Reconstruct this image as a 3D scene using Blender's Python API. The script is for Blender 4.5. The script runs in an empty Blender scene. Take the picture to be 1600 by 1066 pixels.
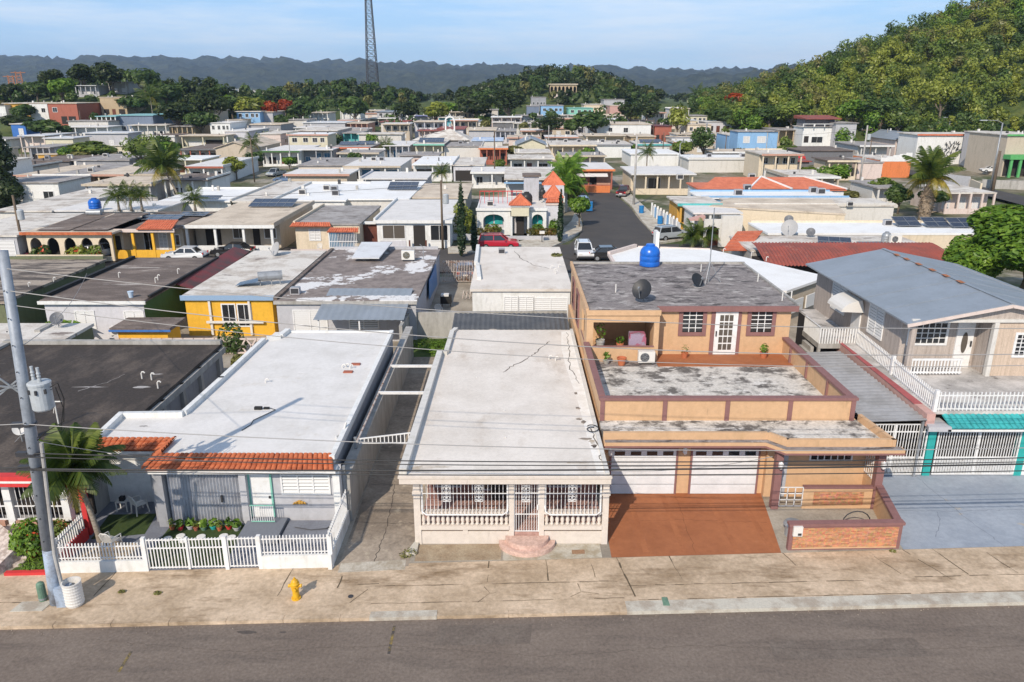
import bpy,math,random
import numpy as np
from mathutils import Vector,Matrix
random.seed(7);RNG=np.random.default_rng(7)
SC=bpy.context.scene
COL=SC.collection
R=math.radians
# ------------------------------------------------------------------ camera
cam_d=bpy.data.cameras.new('camera');cam=bpy.data.objects.new('camera',cam_d);COL.objects.link(cam)
CH=17.2;PITCH=R(18);FPX=1200.0
cam.location=(0,0,CH);cam.rotation_euler=(R(90)-PITCH,0,0)
cam_d.sensor_fit='HORIZONTAL';cam_d.sensor_width=36;cam_d.lens=36*FPX/1600
cam_d.clip_start=0.3;cam_d.clip_end=20000
SC.camera=cam
# ------------------------------------------------------------------ sky, sun, exposure
SUN_EL=R(37);SUN_AZ=R(24)# sun behind the camera's left shoulder; shadows run +x +y
w=bpy.data.worlds.new('World');SC.world=w;w.use_nodes=True
nt=w.node_tree;bg=nt.nodes['Background']
sky=nt.nodes.new('ShaderNodeTexSky');sky.sky_type='NISHITA';sky.sun_disc=False
sky.sun_elevation=SUN_EL;sky.sun_rotation=R(180)+SUN_AZ
sky.altitude=50;sky.air_density=1.0;sky.dust_density=0.15;sky.ozone_density=4
tc=nt.nodes.new('ShaderNodeTexCoord');mp=nt.nodes.new('ShaderNodeMapping');mp.inputs['Scale'].default_value=(1.6,1.6,13)
mp.inputs['Rotation'].default_value=(0.12,0.1,0.4)
cn=nt.nodes.new('ShaderNodeTexNoise');cn.inputs['Scale'].default_value=2.2;cn.inputs['Detail'].default_value=8;cn.inputs['Roughness'].default_value=.62
cr=nt.nodes.new('ShaderNodeValToRGB');cr.color_ramp.elements[0].position=.42;cr.color_ramp.elements[1].position=.66
cr.color_ramp.elements[0].color=(0,0,0,1);cr.color_ramp.elements[1].color=(.7,.7,.7,1)
mx=nt.nodes.new('ShaderNodeMix');mx.data_type='RGBA';mx.inputs['B'].default_value=(5.9,6.6,7.4,1)
nt.links.new(tc.outputs['Generated'],mp.inputs['Vector']);nt.links.new(mp.outputs['Vector'],cn.inputs['Vector'])
nt.links.new(cn.outputs['Fac'],cr.inputs['Fac']);nt.links.new(cr.outputs['Color'],mx.inputs['Factor'])
m0=nt.nodes.new('ShaderNodeMix');m0.data_type='RGBA';se=nt.nodes.new('ShaderNodeSeparateXYZ');nt.links.new(tc.outputs['Generated'],se.inputs[0]);mr=nt.nodes.new('ShaderNodeMapRange');mr.inputs['From Min'].default_value=.14;mr.inputs['From Max'].default_value=.45;mr.inputs['To Min'].default_value=.74;mr.inputs['To Max'].default_value=.05
nt.links.new(se.outputs['Z'],mr.inputs['Value']);nt.links.new(mr.outputs['Result'],m0.inputs['Factor']);m0.inputs['B'].default_value=(2.9,4.7,7.2,1)
nt.links.new(sky.outputs['Color'],m0.inputs['A']);nt.links.new(m0.outputs['Result'],mx.inputs['A']);nt.links.new(mx.outputs['Result'],bg.inputs['Color'])
bg.inputs['Strength'].default_value=0.145
sd=bpy.data.lights.new('sun','SUN');sd.energy=4.25;sd.angle=R(.5);sd.color=(1,.885,.745)
so=bpy.data.objects.new('sun',sd);COL.objects.link(so)
sdir=Vector((-math.sin(SUN_AZ)*math.cos(SUN_EL),-math.cos(SUN_AZ)*math.cos(SUN_EL),math.sin(SUN_EL)))
so.rotation_euler=sdir.to_track_quat('Z','Y').to_euler();so.location=(-40,-60,80)
SC.view_settings.view_transform='Standard';SC.view_settings.look='None';SC.view_settings.gamma=1
SC.view_settings.exposure=0.1
SC.render.engine='CYCLES'
SC.cycles.use_denoising=True
SC.cycles.max_bounces=6;SC.cycles.volume_bounces=0;SC.cycles.transparent_max_bounces=6
# ------------------------------------------------------------------ helpers
def sm(a,b,t):
 t=np.clip((t-a)/(b-a),0,1);return t*t*(3-2*t)
def zt(x,y):
 x=np.asarray(x,float);y=np.asarray(y,float)
 z=-0.25+10*sm(130,600,y)
 y0=np.clip(215-.5*(x-75),112,215)
 z=z+np.clip(.38*(x-64),0,105)*sm(y0,np.maximum(290,y0+60),y)*(1-sm(300,440,y))
 z=z+15*np.exp(-((x+150)/60)**2-((y-310)/65)**2)
 z=z+13*np.exp(-((x-28)/56)**2-((y-480)/80)**2)
 z=z+8.5*np.exp(-((x+94)/44)**2-((y-430)/60)**2)
 return z
def ray(px,py):
 u=(px-800)/FPX;v=(py-533)/FPX;c,s=math.cos(PITCH),math.sin(PITCH)
 return Vector((u,c-v*s,-s-v*c))
def at(px,py,z=0.0):# survey helper: where a sight line meets a level z
 d=ray(px,py);t=(z-CH)/d.z
 return Vector((d.x*t,d.y*t,z))
def on(px,py):# ... meets the terrain
 d=ray(px,py);t=20.0
 for _ in range(4000):
  p=Vector((d.x*t,d.y*t,CH+d.z*t))
  if p.z<=float(zt(p.x,p.y)):break
  t+=max(.4,t*.004)
 return Vector((p.x,p.y,float(zt(p.x,p.y))))
ORG={}
def tag(o,label=None,cat=None,group=None,kind=None):
 if label:o['label']=label
 if cat:o['category']=cat
 if group:o['group']=group
 if kind:o['kind']=kind
 return o
def T(name,label,cat,loc=(0,0,0),group=None,local=False,rz=0):
 o=bpy.data.objects.new(name,None);COL.objects.link(o);o.location=loc;o.rotation_euler=(0,0,rz)
 o.empty_display_size=.3
 ORG[o.name]=Vector((0,0,0))if local else Vector(loc)
 return tag(o,label,cat,group)
def kids(o):return[c for c in o.children]
def copy_tree(o,loc=None,rz=None,label=None,group=None,parent=None,sc=None):
 c=o.copy();COL.objects.link(c)
 if parent is not None:c.parent=parent
 ORG[c.name]=ORG.get(o.name,Vector((0,0,0)))
 if loc is not None:c.location=loc
 if rz is not None:c.rotation_euler=(0,0,rz)
 if sc is not None:c.scale=(sc,sc,sc)if not hasattr(sc,'__len__')else sc
 if label:c['label']=label
 if group:c['group']=group
 for ch in list(o.children):copy_tree(ch,parent=c)
 return c
class MB:
 def __init__(s):s.v=[];s.f=[]
 def add(s,vs,fs):
  n=len(s.v);s.v+=[tuple(v)for v in vs];s.f+=[tuple(i+n for i in f)for f in fs];return s
 def box(s,x0,x1,y0,y1,z0,z1):
  x0,x1=min(x0,x1),max(x0,x1);y0,y1=min(y0,y1),max(y0,y1);z0,z1=min(z0,z1),max(z0,z1)
  return s.add([(x0,y0,z0),(x1,y0,z0),(x1,y1,z0),(x0,y1,z0),(x0,y0,z1),(x1,y0,z1),(x1,y1,z1),(x0,y1,z1)],
     [(0,3,2,1),(4,5,6,7),(0,1,5,4),(1,2,6,5),(2,3,7,6),(3,0,4,7)])
 def bar(s,p,q,w,h=None,up=(0,0,1)):
  p,q=Vector(p),Vector(q);h=h or w;d=(q-p).normalized();upv=Vector(up)
  if abs(d.dot(upv))>.98:upv=Vector((0,1,0))
  a=d.cross(upv).normalized()*w/2;b=a.cross(d).normalized()*h/2
  vs=[p-a-b,p+a-b,p+a+b,p-a+b,q-a-b,q+a-b,q+a+b,q-a+b]
  return s.add(vs,[(0,1,2,3),(4,7,6,5),(0,4,5,1),(1,5,6,2),(2,6,7,3),(3,7,4,0)])
 def tube(s,pts,rs,n=8,cap=True):
  pts=[Vector(p)for p in pts]
  if not hasattr(rs,'__len__'):rs=[rs]*len(pts)
  base=len(s.v);prev=None
  for i,p in enumerate(pts):
   d=(pts[min(i+1,len(pts)-1)]-pts[max(i-1,0)])
   d=d.normalized()if d.length>1e-9 else Vector((0,0,1))
   a=d.orthogonal().normalized()if prev is None else(prev-d*prev.dot(d)).normalized()
   prev=a;b=d.cross(a)
   for k in range(n):
    t=2*math.pi*k/n;s.v.append(tuple(p+(a*math.cos(t)+b*math.sin(t))*rs[i]))
  for i in range(len(pts)-1):
   for k in range(n):
    k2=(k+1)%n;s.f.append((base+i*n+k,base+i*n+k2,base+(i+1)*n+k2,base+(i+1)*n+k))
  if cap:
   s.f.append(tuple(base+k for k in reversed(range(n))));e=base+(len(pts)-1)*n
   s.f.append(tuple(e+k for k in range(n)))
  return s
 def lathe(s,prof,c=(0,0,0),n=16):# prof: list of (r,z)
  return s.tube([(c[0],c[1],c[2]+z)for r,z in prof],[max(r,1e-4)for r,z in prof],n)if False else s._lathe(prof,c,n)
 def _lathe(s,prof,c,n):
  b=len(s.v)
  for r,z in prof:
   for k in range(n):
    t=2*math.pi*k/n;s.v.append((c[0]+r*math.cos(t),c[1]+r*math.sin(t),c[2]+z))
  for i in range(len(prof)-1):
   for k in range(n):
    k2=(k+1)%n;s.f.append((b+i*n+k,b+i*n+k2,b+(i+1)*n+k2,b+(i+1)*n+k))
  s.f.append(tuple(b+k for k in reversed(range(n))));e=b+(len(prof)-1)*n;s.f.append(tuple(e+k for k in range(n)))
  return s
 def prism(s,poly,z0,z1):# xy polygon, counter-clockwise; z1 may be a list
  n=len(poly);zt_=z1 if hasattr(z1,'__len__')else[z1]*n;zb=z0 if hasattr(z0,'__len__')else[z0]*n
  vs=[(x,y,zb[i])for i,(x,y)in enumerate(poly)]+[(x,y,zt_[i])for i,(x,y)in enumerate(poly)]
  fs=[tuple(reversed(range(n))),tuple(range(n,2*n))]+[(i,(i+1)%n,n+(i+1)%n,n+i)for i in range(n)]
  return s.add(vs,fs)
 def yprism(s,poly,y0,y1):# xz polygon run along y
  n=len(poly)
  vs=[(x,y0,z)for x,z in poly]+[(x,y1,z)for x,z in poly]
  fs=[tuple(range(n)),tuple(reversed(range(n,2*n)))]+[((i+1)%n,i,n+i,n+(i+1)%n)for i in range(n)]
  return s.add(vs,fs)
 def xprism(s,poly,x0,x1):# yz polygon run along x
  n=len(poly)
  vs=[(x0,y,z)for y,z in poly]+[(x1,y,z)for y,z in poly]
  fs=[tuple(reversed(range(n))),tuple(range(n,2*n))]+[(i,(i+1)%n,n+(i+1)%n,n+i)for i in range(n)]
  return s.add(vs,fs)
 def quad(s,a,b,c,d):return s.add([a,b,c,d],[(0,1,2,3)])
 def sheet(s,poly,z):return s.add([(x,y,z)for x,y in poly],[tuple(range(len(poly)))])
 def arch_wall(s,x0,x1,z0,z1,y0,y1,holes,seg=8):
  """wall in xz with arched openings: holes = (hx0,hx1,hz0,spring) semicircular/elliptic top to ztop"""
  holes=sorted(holes);x=x0
  for(a,b,hz,sp,tp)in holes:
   s.box(x,a,y0,y1,z0,z1)
   if hz>z0:s.box(a,b,y0,y1,z0,hz)
   pts=[(a+(b-a)*(1-math.cos(math.pi*k/seg))/2,sp+(tp-sp)*math.sin(math.pi*k/seg))for k in range(seg+1)]
   for k in range(seg):
    (xa,za),(xb,zb)=pts[k],pts[k+1]
    s.yprism([(xa,za),(xb,zb),(xb,z1),(xa,z1)],y0,y1)
   x=b
  s.box(x,x1,y0,y1,z0,z1);return s
 def mesh(s,name,m,smooth=False,off=Vector((0,0,0))):
  me=bpy.data.meshes.new(name)
  vs=[(v[0]-off[0],v[1]-off[1],v[2]-off[2])for v in s.v]
  me.from_pydata(vs,[],s.f);me.update()
  if m:me.materials.append(m)
  if smooth:me.polygons.foreach_set('use_smooth',[True]*len(me.polygons))
  return me
 def build(s,name,m,parent,smooth=False,label=None):
  off=ORG.get(parent.name,Vector((0,0,0)))
  o=bpy.data.objects.new(name,s.mesh(name,m,smooth,off));COL.objects.link(o);o.parent=parent
  ORG[o.name]=off
  if label:o['label']=label
  return o
 def thing(s,name,m,label,cat,group=None,smooth=False):
  a=np.array(s.v);off=Vector(((a[:,0].min()+a[:,0].max())/2,(a[:,1].min()+a[:,1].max())/2,a[:,2].min()))
  o=bpy.data.objects.new(name,s.mesh(name,m,smooth,off));COL.objects.link(o);o.location=off
  ORG[o.name]=off
  return tag(o,label,cat,group)
 def struct(s,name,m,smooth=False,kind='structure',label=None,cat=None):
  o=bpy.data.objects.new(name,s.mesh(name,m,smooth));COL.objects.link(o);ORG[o.name]=Vector((0,0,0))
  return tag(o,label,cat,None,kind)
# ------------------------------------------------------------------ materials
MATS={}
def mk(name,c,c2=None,s=.6,lo=.45,hi=.6,st=(1,1,1),c3=None,s3=2.0,lo3=.55,hi3=.65,st3=(1,1,1),grain=.1,gs=14,rough=.85,
 bump=.1,metal=0,spec=.3,detail=8,coat=0):
 m=bpy.data.materials.new(name);m.use_nodes=True;MATS[name]=m
 n=m.node_tree.nodes;L=m.node_tree.links;b=n['Principled BSDF']
 g=n.new('ShaderNodeNewGeometry')
 b.inputs['Roughness'].default_value=rough;b.inputs['Metallic'].default_value=metal
 b.inputs['Specular IOR Level'].default_value=spec;b.inputs['Coat Weight'].default_value=coat
 def noise(sc,stv,det,off):
  mpn=n.new('ShaderNodeMapping');mpn.inputs['Scale'].default_value=stv;mpn.inputs['Location'].default_value=off
  L.new(g.outputs['Position'],mpn.inputs['Vector'])
  t=n.new('ShaderNodeTexNoise');t.inputs['Scale'].default_value=sc;t.inputs['Detail'].default_value=det
  t.inputs['Roughness'].default_value=.68
  L.new(mpn.outputs['Vector'],t.inputs['Vector']);return t.outputs['Fac']
 def ramp(f,a,bb):
  r=n.new('ShaderNodeMapRange');r.inputs['From Min'].default_value=a;r.inputs['From Max'].default_value=bb
  L.new(f,r.inputs['Value']);return r.outputs['Result']
 def mix(fac,A,B,mode='MIX'):
  q=n.new('ShaderNodeMix');q.data_type='RGBA';q.blend_type=mode
  if hasattr(fac,'is_linked'):L.new(fac,q.inputs['Factor'])
  else:q.inputs['Factor'].default_value=fac
  for k,X in(('A',A),('B',B)):
   if hasattr(X,'is_linked'):L.new(X,q.inputs[k])
   else:q.inputs[k].default_value=(*X,1)
  return q.outputs['Result']
 col=c
 h=hash(name)%97 if False else sum(map(ord,name))%97
 if c2 is not None:col=mix(ramp(noise(s,st,detail,(h,h*.7,3)),lo,hi),col,c2)
 if c3 is not None:col=mix(ramp(noise(s3,st3,detail,(h*.3,9,h)),lo3,hi3),col,c3)
 fine=None
 if grain:
  fine=noise(gs,(1,1,1),7,(0,0,0))
  r=n.new('ShaderNodeMapRange');r.inputs['From Min'].default_value=.32;r.inputs['From Max'].default_value=.68
  r.inputs['To Min'].default_value=1-grain;r.inputs['To Max'].default_value=1+grain;L.new(fine,r.inputs['Value'])
  cx=n.new('ShaderNodeCombineXYZ')
  for k in 'XYZ':L.new(r.outputs['Result'],cx.inputs[k])
  q=n.new('ShaderNodeMix');q.data_type='RGBA';q.blend_type='MULTIPLY';q.inputs['Factor'].default_value=1
  if hasattr(col,'is_linked'):L.new(col,q.inputs['A'])
  else:q.inputs['A'].default_value=(*col,1)
  L.new(cx.outputs[0],q.inputs['B']);col=q.outputs['Result']
  if bump:
   bp=n.new('ShaderNodeBump');bp.inputs['Strength'].default_value=bump;bp.inputs['Distance'].default_value=.03
   L.new(fine,bp.inputs['Height']);L.new(bp.outputs['Normal'],b.inputs['Normal'])
 if hasattr(col,'is_linked'):L.new(col,b.inputs['Base Color'])
 else:b.inputs['Base Color'].default_value=(*col,1)
 return m
def paint(name,c,dirt=.75,lo=.52,hi=.75,rough=.7,grain=.08):# wall paint, rain-streaked
 d=tuple(v*dirt*(.95 if i==2 else 1)for i,v in enumerate(c))
 return mk(name,c,d,s=1.1,lo=lo,hi=hi,st=(1.6,1.6,.35),c3=tuple(v*.5 for v in c),s3=2.4,lo3=.62,hi3=.84,st3=(1,1,.25),grain=grain,gs=4,rough=rough,bump=.06)
def leafmat(name,a,b,c=None,ns=.22,trans=.35):
 m=bpy.data.materials.new(name);m.use_nodes=True;n=m.node_tree.nodes;L=m.node_tree.links
 for x in list(n):n.remove(x)
 out=n.new('ShaderNodeOutputMaterial');g=n.new('ShaderNodeNewGeometry');oi=n.new('ShaderNodeObjectInfo')
 t=n.new('ShaderNodeTexNoise');t.inputs['Scale'].default_value=ns;t.inputs['Detail'].default_value=3
 L.new(g.outputs['Position'],t.inputs['Vector'])
 ad=n.new('ShaderNodeMath');ad.operation='MULTIPLY_ADD';ad.inputs[1].default_value=.26
 L.new(g.outputs['Random Per Island'],ad.inputs[0]);L.new(t.outputs['Fac'],ad.inputs[2])
 r=n.new('ShaderNodeValToRGB');e=r.color_ramp.elements
 e[0].position=.36;e[0].color=(*a,1);e[1].position=.82;e[1].color=(*b,1)
 if c is not None:x=e.new(.58);x.color=(*c,1)
 L.new(ad.outputs[0],r.inputs['Fac'])
 d=n.new('ShaderNodeBsdfDiffuse');tr=n.new('ShaderNodeBsdfTranslucent');gl=n.new('ShaderNodeBsdfGlossy');gl.inputs['Roughness'].default_value=.45
 gl.inputs['Color'].default_value=(.5,.5,.45,1)
 L.new(r.outputs['Color'],d.inputs['Color']);L.new(r.outputs['Color'],tr.inputs['Color'])
 ms=n.new('ShaderNodeMixShader');ms.inputs[0].default_value=trans;L.new(d.outputs[0],ms.inputs[1]);L.new(tr.outputs[0],ms.inputs[2])
 m2=n.new('ShaderNodeMixShader');m2.inputs[0].default_value=.05;L.new(ms.outputs[0],m2.inputs[1]);L.new(gl.outputs[0],m2.inputs[2])
 L.new(m2.outputs[0],out.inputs['Surface']);MATS[name]=m;return m
def glass(name,c,rough=.08):
 m=mk(name,c,grain=0,rough=rough,spec=.8,bump=0);return m
ASPH=mk('asphalt',(.155,.124,.102),(.19,.155,.128),s=.35,lo=.4,hi=.65,c3=(.125,.102,.086),s3=.9,lo3=.5,hi3=.7,st3=(.25,1.6,1),grain=.24,gs=9,rough=.9,bump=.4)
ASPH2=mk('asphalt_far',(.062,.058,.056),(.08,.072,.066),s=.2,lo=.4,hi=.65,grain=.15,gs=8,rough=.9)
WALK=mk('sidewalk_concrete',(.58,.455,.33),(.36,.27,.18),s=.42,lo=.38,hi=.62,c3=(.21,.145,.085),s3=.8,lo3=.53,hi3=.70,st3=(.45,1.5,1),grain=.2,gs=6,bump=.35,detail=12)
KERB=mk('kerb_concrete',(.5,.47,.4),(.36,.31,.25),s=1.2,lo=.45,hi=.6,grain=.12,gs=20,bump=.2)
ALLEY=mk('alley_concrete',(.37,.31,.245),(.22,.18,.14),s=.5,lo=.38,hi=.62,c3=(.44,.38,.29),s3=1.5,lo3=.58,hi3=.7,grain=.22,gs=6,bump=.3)
YARDC=mk('yard_concrete',(.38,.34,.28),(.24,.21,.17),s=.4,lo=.4,hi=.62,grain=.15,gs=10)
EARTH=mk('earth',(.20,.17,.12),(.055,.075,.022),s=.06,lo=.42,hi=.58,c3=(.30,.27,.22),s3=.12,lo3=.5,hi3=.6,grain=.25,gs=1.2,bump=.3)
GRASS=mk('grass_soil',(.05,.09,.02),(.09,.12,.03),s=2,lo=.4,hi=.6,grain=.3,gs=20,bump=.6)
TERRA=mk('terracotta_paint',(.36,.135,.058),(.29,.105,.045),s=.5,lo=.4,hi=.65,c3=(.40,.17,.08),s3=3,lo3=.62,hi3=.72,grain=.09,gs=4,rough=.75,bump=.12)
BLUEP=mk('blue_grey_paint',(.32,.355,.405),(.26,.295,.345),s=.5,lo=.4,hi=.6,c3=(.42,.36,.27),s3=.9,lo3=.64,hi3=.70,grain=.1,gs=4,rough=.7,bump=.15)
RW1=mk('roof_white_clean',(.675,.655,.63),(.585,.565,.535),s=.5,lo=.42,hi=.65,c3=(.50,.45,.38),s3=.8,lo3=.60,hi3=.80,grain=.06,gs=5,rough=.75,bump=.08)
RW2=mk('roof_white_cream',(.70,.65,.59),(.59,.54,.48),s=.45,lo=.4,hi=.65,c3=(.46,.385,.31),s3=.6,lo3=.56,hi3=.78,st3=(1,.5,1),grain=.07,gs=8,rough=.8,bump=.1)
RW3=mk('roof_white_aged',(.62,.585,.53),(.44,.39,.335),s=.45,lo=.47,hi=.6,c3=(.20,.165,.145),s3=.55,lo3=.585,hi3=.635,st3=(.5,1.9,1),grain=.12,gs=6,detail=12)
RW4=mk('roof_bright_white',(.78,.78,.765),(.70,.69,.665),s=.4,lo=.45,hi=.65,c3=(.48,.45,.40),s3=.6,lo3=.66,hi3=.78,grain=.05,gs=6,rough=.6)
RMOLD=mk('roof_mouldy',(.56,.53,.48),(.13,.12,.11),s=.9,lo=.47,hi=.58,c3=(.62,.60,.56),s3=2.4,lo3=.55,hi3=.60,st3=(.5,1.3,1),grain=.25,gs=9,bump=.2,detail=14)
RMOLD2=mk('roof_dark_mouldy',(.23,.205,.195),(.42,.39,.365),s=1.0,lo=.52,hi=.62,st=(.7,1.2,1),c3=(.085,.075,.072),s3=1.5,lo3=.52,hi3=.60,st3=(.6,1.4,1),grain=.28,gs=7,bump=.15,detail=14)
RDARK=mk('roof_dark',(.125,.098,.083),(.215,.172,.145),s=.6,lo=.45,hi=.62,st=(.5,1.4,1),c3=(.42,.38,.34),s3=.5,lo3=.61,hi3=.65,st3=(.3,2.0,1),grain=.28,gs=7,detail=12)
RBLACK=mk('roof_black',(.046,.037,.031),(.105,.083,.067),s=.55,lo=.47,hi=.64,st=(1.2,.5,1),c3=(.20,.175,.15),s3=1.0,lo3=.66,hi3=.73,st3=(.5,1.4,1),grain=.35,gs=8,rough=.8,detail=12)
RSTREAK=mk('roof_streaked',(.34,.285,.23),(.085,.07,.06),s=.7,lo=.47,hi=.56,st=(.3,1.6,1),c3=(.46,.41,.36),s3=.9,lo3=.60,hi3=.63,st3=(.3,1.5,1),grain=.2,gs=7,detail=12)
RPATCH=mk('roof_grey_patched',(.26,.22,.20),(.165,.138,.125),s=1.2,lo=.42,hi=.62,c3=(.66,.65,.64),s3=.17,lo3=.535,hi3=.55,grain=.15,gs=8,detail=10)
RBEIGE=mk('roof_beige',(.60,.515,.41),(.46,.385,.30),s=.35,lo=.44,hi=.6,c3=(.22,.17,.13),s3=.5,lo3=.61,hi3=.67,st3=(.6,1.6,1),grain=.12,gs=5,detail=12)
RGREY=mk('roof_grey',(.36,.34,.325),(.25,.23,.215),s=.6,lo=.45,hi=.58,c3=(.12,.105,.095),s3=.6,lo3=.57,hi3=.64,st3=(.6,1.5,1),grain=.16,gs=5,detail=12)
RMET=mk('roof_metal_grey',(.285,.32,.36),(.25,.28,.31),s=.5,lo=.4,hi=.6,c3=(.42,.42,.42),s3=.8,lo3=.7,hi3=.75,st3=(.3,2,1),grain=.05,gs=6,rough=.5,metal=.2,spec=.5)
RMETL=mk('corrugated_light',(.36,.36,.365),(.28,.275,.27),s=.6,lo=.42,hi=.6,grain=.08,gs=6,rough=.5,metal=.25,spec=.5)
RMETD=mk('corrugated_dark',(.085,.088,.092),(.12,.12,.12),s=.8,lo=.42,hi=.6,grain=.1,gs=6,rough=.55,metal=.2)
RMETW=mk('metal_white',(.62,.63,.64),(.52,.52,.52),s=.7,lo=.45,hi=.65,grain=.05,rough=.5)
RREDM=mk('corrugated_red',(.30,.078,.055),(.21,.07,.055),s=.5,lo=.42,hi=.6,c3=(.36,.16,.12),s3=1.4,lo3=.6,hi3=.68,grain=.1,gs=6,rough=.6)
RREDD=mk('red_awning',(.17,.035,.035),(.075,.045,.04),s=.6,lo=.42,hi=.6,grain=.1,gs=6,rough=.6)
TILE=mk('clay_tile',(.52,.155,.065),(.38,.105,.045),s=2.2,lo=.42,hi=.58,c3=(.22,.085,.05),s3=3.5,lo3=.63,hi3=.72,grain=.15,gs=10,rough=.8)
TILEO=mk('orange_tile',(.62,.19,.10),(.50,.14,.07),s=1.2,lo=.42,hi=.6,grain=.1,gs=8,rough=.7)
TEAL=mk('teal_tile',(.05,.38,.38),(.04,.28,.29),s=1.2,lo=.42,hi=.6,grain=.08,gs=8,rough=.6)
WHT=paint('wall_white',(.70,.70,.68));WHT2=paint('wall_offwhite',(.60,.58,.54));CREAM=paint('wall_cream',(.66,.56,.42));BEIGE=paint('wall_beige',(.50,.43,.34))
LGREY=paint('wall_light_grey',(.44,.44,.46));GREYW=paint('wall_grey',(.30,.305,.325));DGREY=paint('wall_dark_grey',(.16,.16,.17));CONC=paint('wall_raw_concrete',(.40,.385,.36),dirt=.6,lo=.42,hi=.7)
LILAC=paint('wall_lilac_white',(.56,.555,.585));PINKW=paint('wall_pale_pink',(.62,.52,.47));SALMON=paint('wall_salmon',(.50,.29,.22));YELL=paint('wall_yellow',(.72,.40,.04));YELL2=paint('wall_pale_yellow',(.60,.56,.42))
OCHRE=paint('wall_ochre',(.58,.33,.07));BLUW=paint('wall_light_blue',(.24,.42,.64));BLUD=paint('wall_blue',(.05,.16,.45));TEALW=paint('wall_teal',(.10,.40,.40));GREENP=paint('wall_green',(.06,.14,.045));OLIVE=paint('wall_olive',(.145,.16,.09))
MINT=paint('wall_mint',(.22,.50,.40));BRICKR=paint('wall_brick_red',(.36,.12,.08));TANW=paint('wall_tan',(.44,.34,.22));PEACH=paint('wall_peach',(.56,.362,.21),dirt=.88);PEACHD=paint('trim_mauve',(.235,.12,.112),dirt=.85)
DBLUE=paint('wall_slate_blue',(.16,.20,.27));GREENB=paint('trim_green',(.10,.36,.12));ORANGE=paint('wall_orange',(.64,.20,.07));REDP=paint('paint_red',(.56,.045,.045));TEALP=paint('paint_teal',(.03,.34,.32));PINKB=paint('paint_pink',(.52,.32,.28))
WMET=mk('white_metal',(.72,.72,.71),(.6,.58,.55),s=3,lo=.5,hi=.7,grain=.03,rough=.45)
WPLAS=mk('white_plastic',(.66,.64,.60),grain=.04,rough=.4)
PORCHW=paint('porch_cream',(.62,.555,.49),dirt=.92)
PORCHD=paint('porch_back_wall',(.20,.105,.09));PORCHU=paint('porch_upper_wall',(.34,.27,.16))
PTILE=mk('porch_tile',(.48,.30,.25),(.40,.24,.20),s=4,lo=.45,hi=.55,grain=.1,gs=6,rough=.5)
STEPB=mk('pink_brick',(.60,.42,.35),(.50,.34,.28),s=5,lo=.45,hi=.55,grain=.12,gs=12)
GDOOR=mk('garage_door_white',(.68,.69,.70),(.60,.61,.62),s=1,lo=.45,hi=.65,grain=.03,rough=.45)
GREYM=mk('grey_door_metal',(.40,.415,.45),(.33,.34,.37),s=2,lo=.45,hi=.6,grain=.05,rough=.5)
BLK=mk('black_rubber',(.018,.018,.018),grain=.1,rough=.7);LF_WD=leafmat('leaf_deep',(.016,.030,.010),(.072,.098,.028),(.040,.062,.018))
DKM=mk('dark_metal',(.06,.06,.065),grain=.1,rough=.5,metal=.3)
GALV=mk('galvanised',(.33,.35,.37),(.26,.27,.28),s=3,lo=.45,hi=.6,grain=.08,rough=.45,metal=.35)
POLEM=mk('pole_steel',(.30,.33,.37),(.22,.245,.28),s=1.4,lo=.45,hi=.65,st=(1,1,.6),grain=.1,gs=10,rough=.55,metal=.2)
POLEB=mk('pole_base_paint',(.33,.40,.50),(.22,.24,.28),s=2,lo=.45,hi=.6,grain=.1,rough=.6)
POLEW=mk('pole_wood',(.155,.115,.08),(.10,.075,.055),s=2,lo=.42,hi=.6,st=(1,1,.2),grain=.2,gs=10)
POLEC=mk('pole_concrete',(.42,.41,.39),(.33,.31,.29),s=1,lo=.42,hi=.6,grain=.1)
TRANS=mk('transformer_grey',(.42,.45,.47),(.36,.38,.39),s=2,lo=.45,hi=.6,grain=.04,rough=.4)
HYD=mk('hydrant_yellow',(.68,.38,.02),(.52,.27,.02),s=8,lo=.5,hi=.65,grain=.08,rough=.45)
TANKB=mk('tank_blue',(.012,.13,.55),(.01,.10,.42),s=2,lo=.45,hi=.6,grain=.03,rough=.3,spec=.5)
TANKK=mk('tank_black',(.03,.03,.03),grain=.05,rough=.4)
SOLAR=mk('solar_panel',(.018,.025,.045),(.03,.038,.06),s=4,lo=.45,hi=.55,grain=0,rough=.15,spec=.7)
DISHG=mk('dish_grey',(.12,.125,.135),grain=.05,rough=.5);DISHL=mk('dish_light',(.34,.34,.34),grain=.05,rough=.5);DISHB=mk('dish_black',(.022,.024,.028),grain=.05,rough=.45)
PANE=glass('pane_dark',(.02,.023,.026));PANEB=glass('pane_blue',(.05,.16,.28));SLAT=mk('jalousie',(.66,.66,.65),grain=.04,rough=.5);SLATD=mk('jalousie_dark',(.10,.085,.07),grain=.08,rough=.4)
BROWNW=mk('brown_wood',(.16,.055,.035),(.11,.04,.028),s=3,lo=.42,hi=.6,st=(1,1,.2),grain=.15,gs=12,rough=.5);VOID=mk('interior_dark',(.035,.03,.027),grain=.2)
TERRAP=mk('flowerpot_clay',(.46,.15,.07),grain=.1,rough=.8);BLUEPL=mk('blue_plastic',(.02,.19,.45),(.02,.14,.36),s=3,lo=.45,hi=.6,grain=.06,rough=.4);GREENU=mk('utility_green',(.14,.24,.17),(.11,.19,.14),s=4,lo=.45,hi=.6,grain=.08,rough=.5)
PLATS=mk('weathered_rail',(.52,.46,.42),(.30,.17,.11),s=5,lo=.5,hi=.6,grain=.1,rough=.7)
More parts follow.
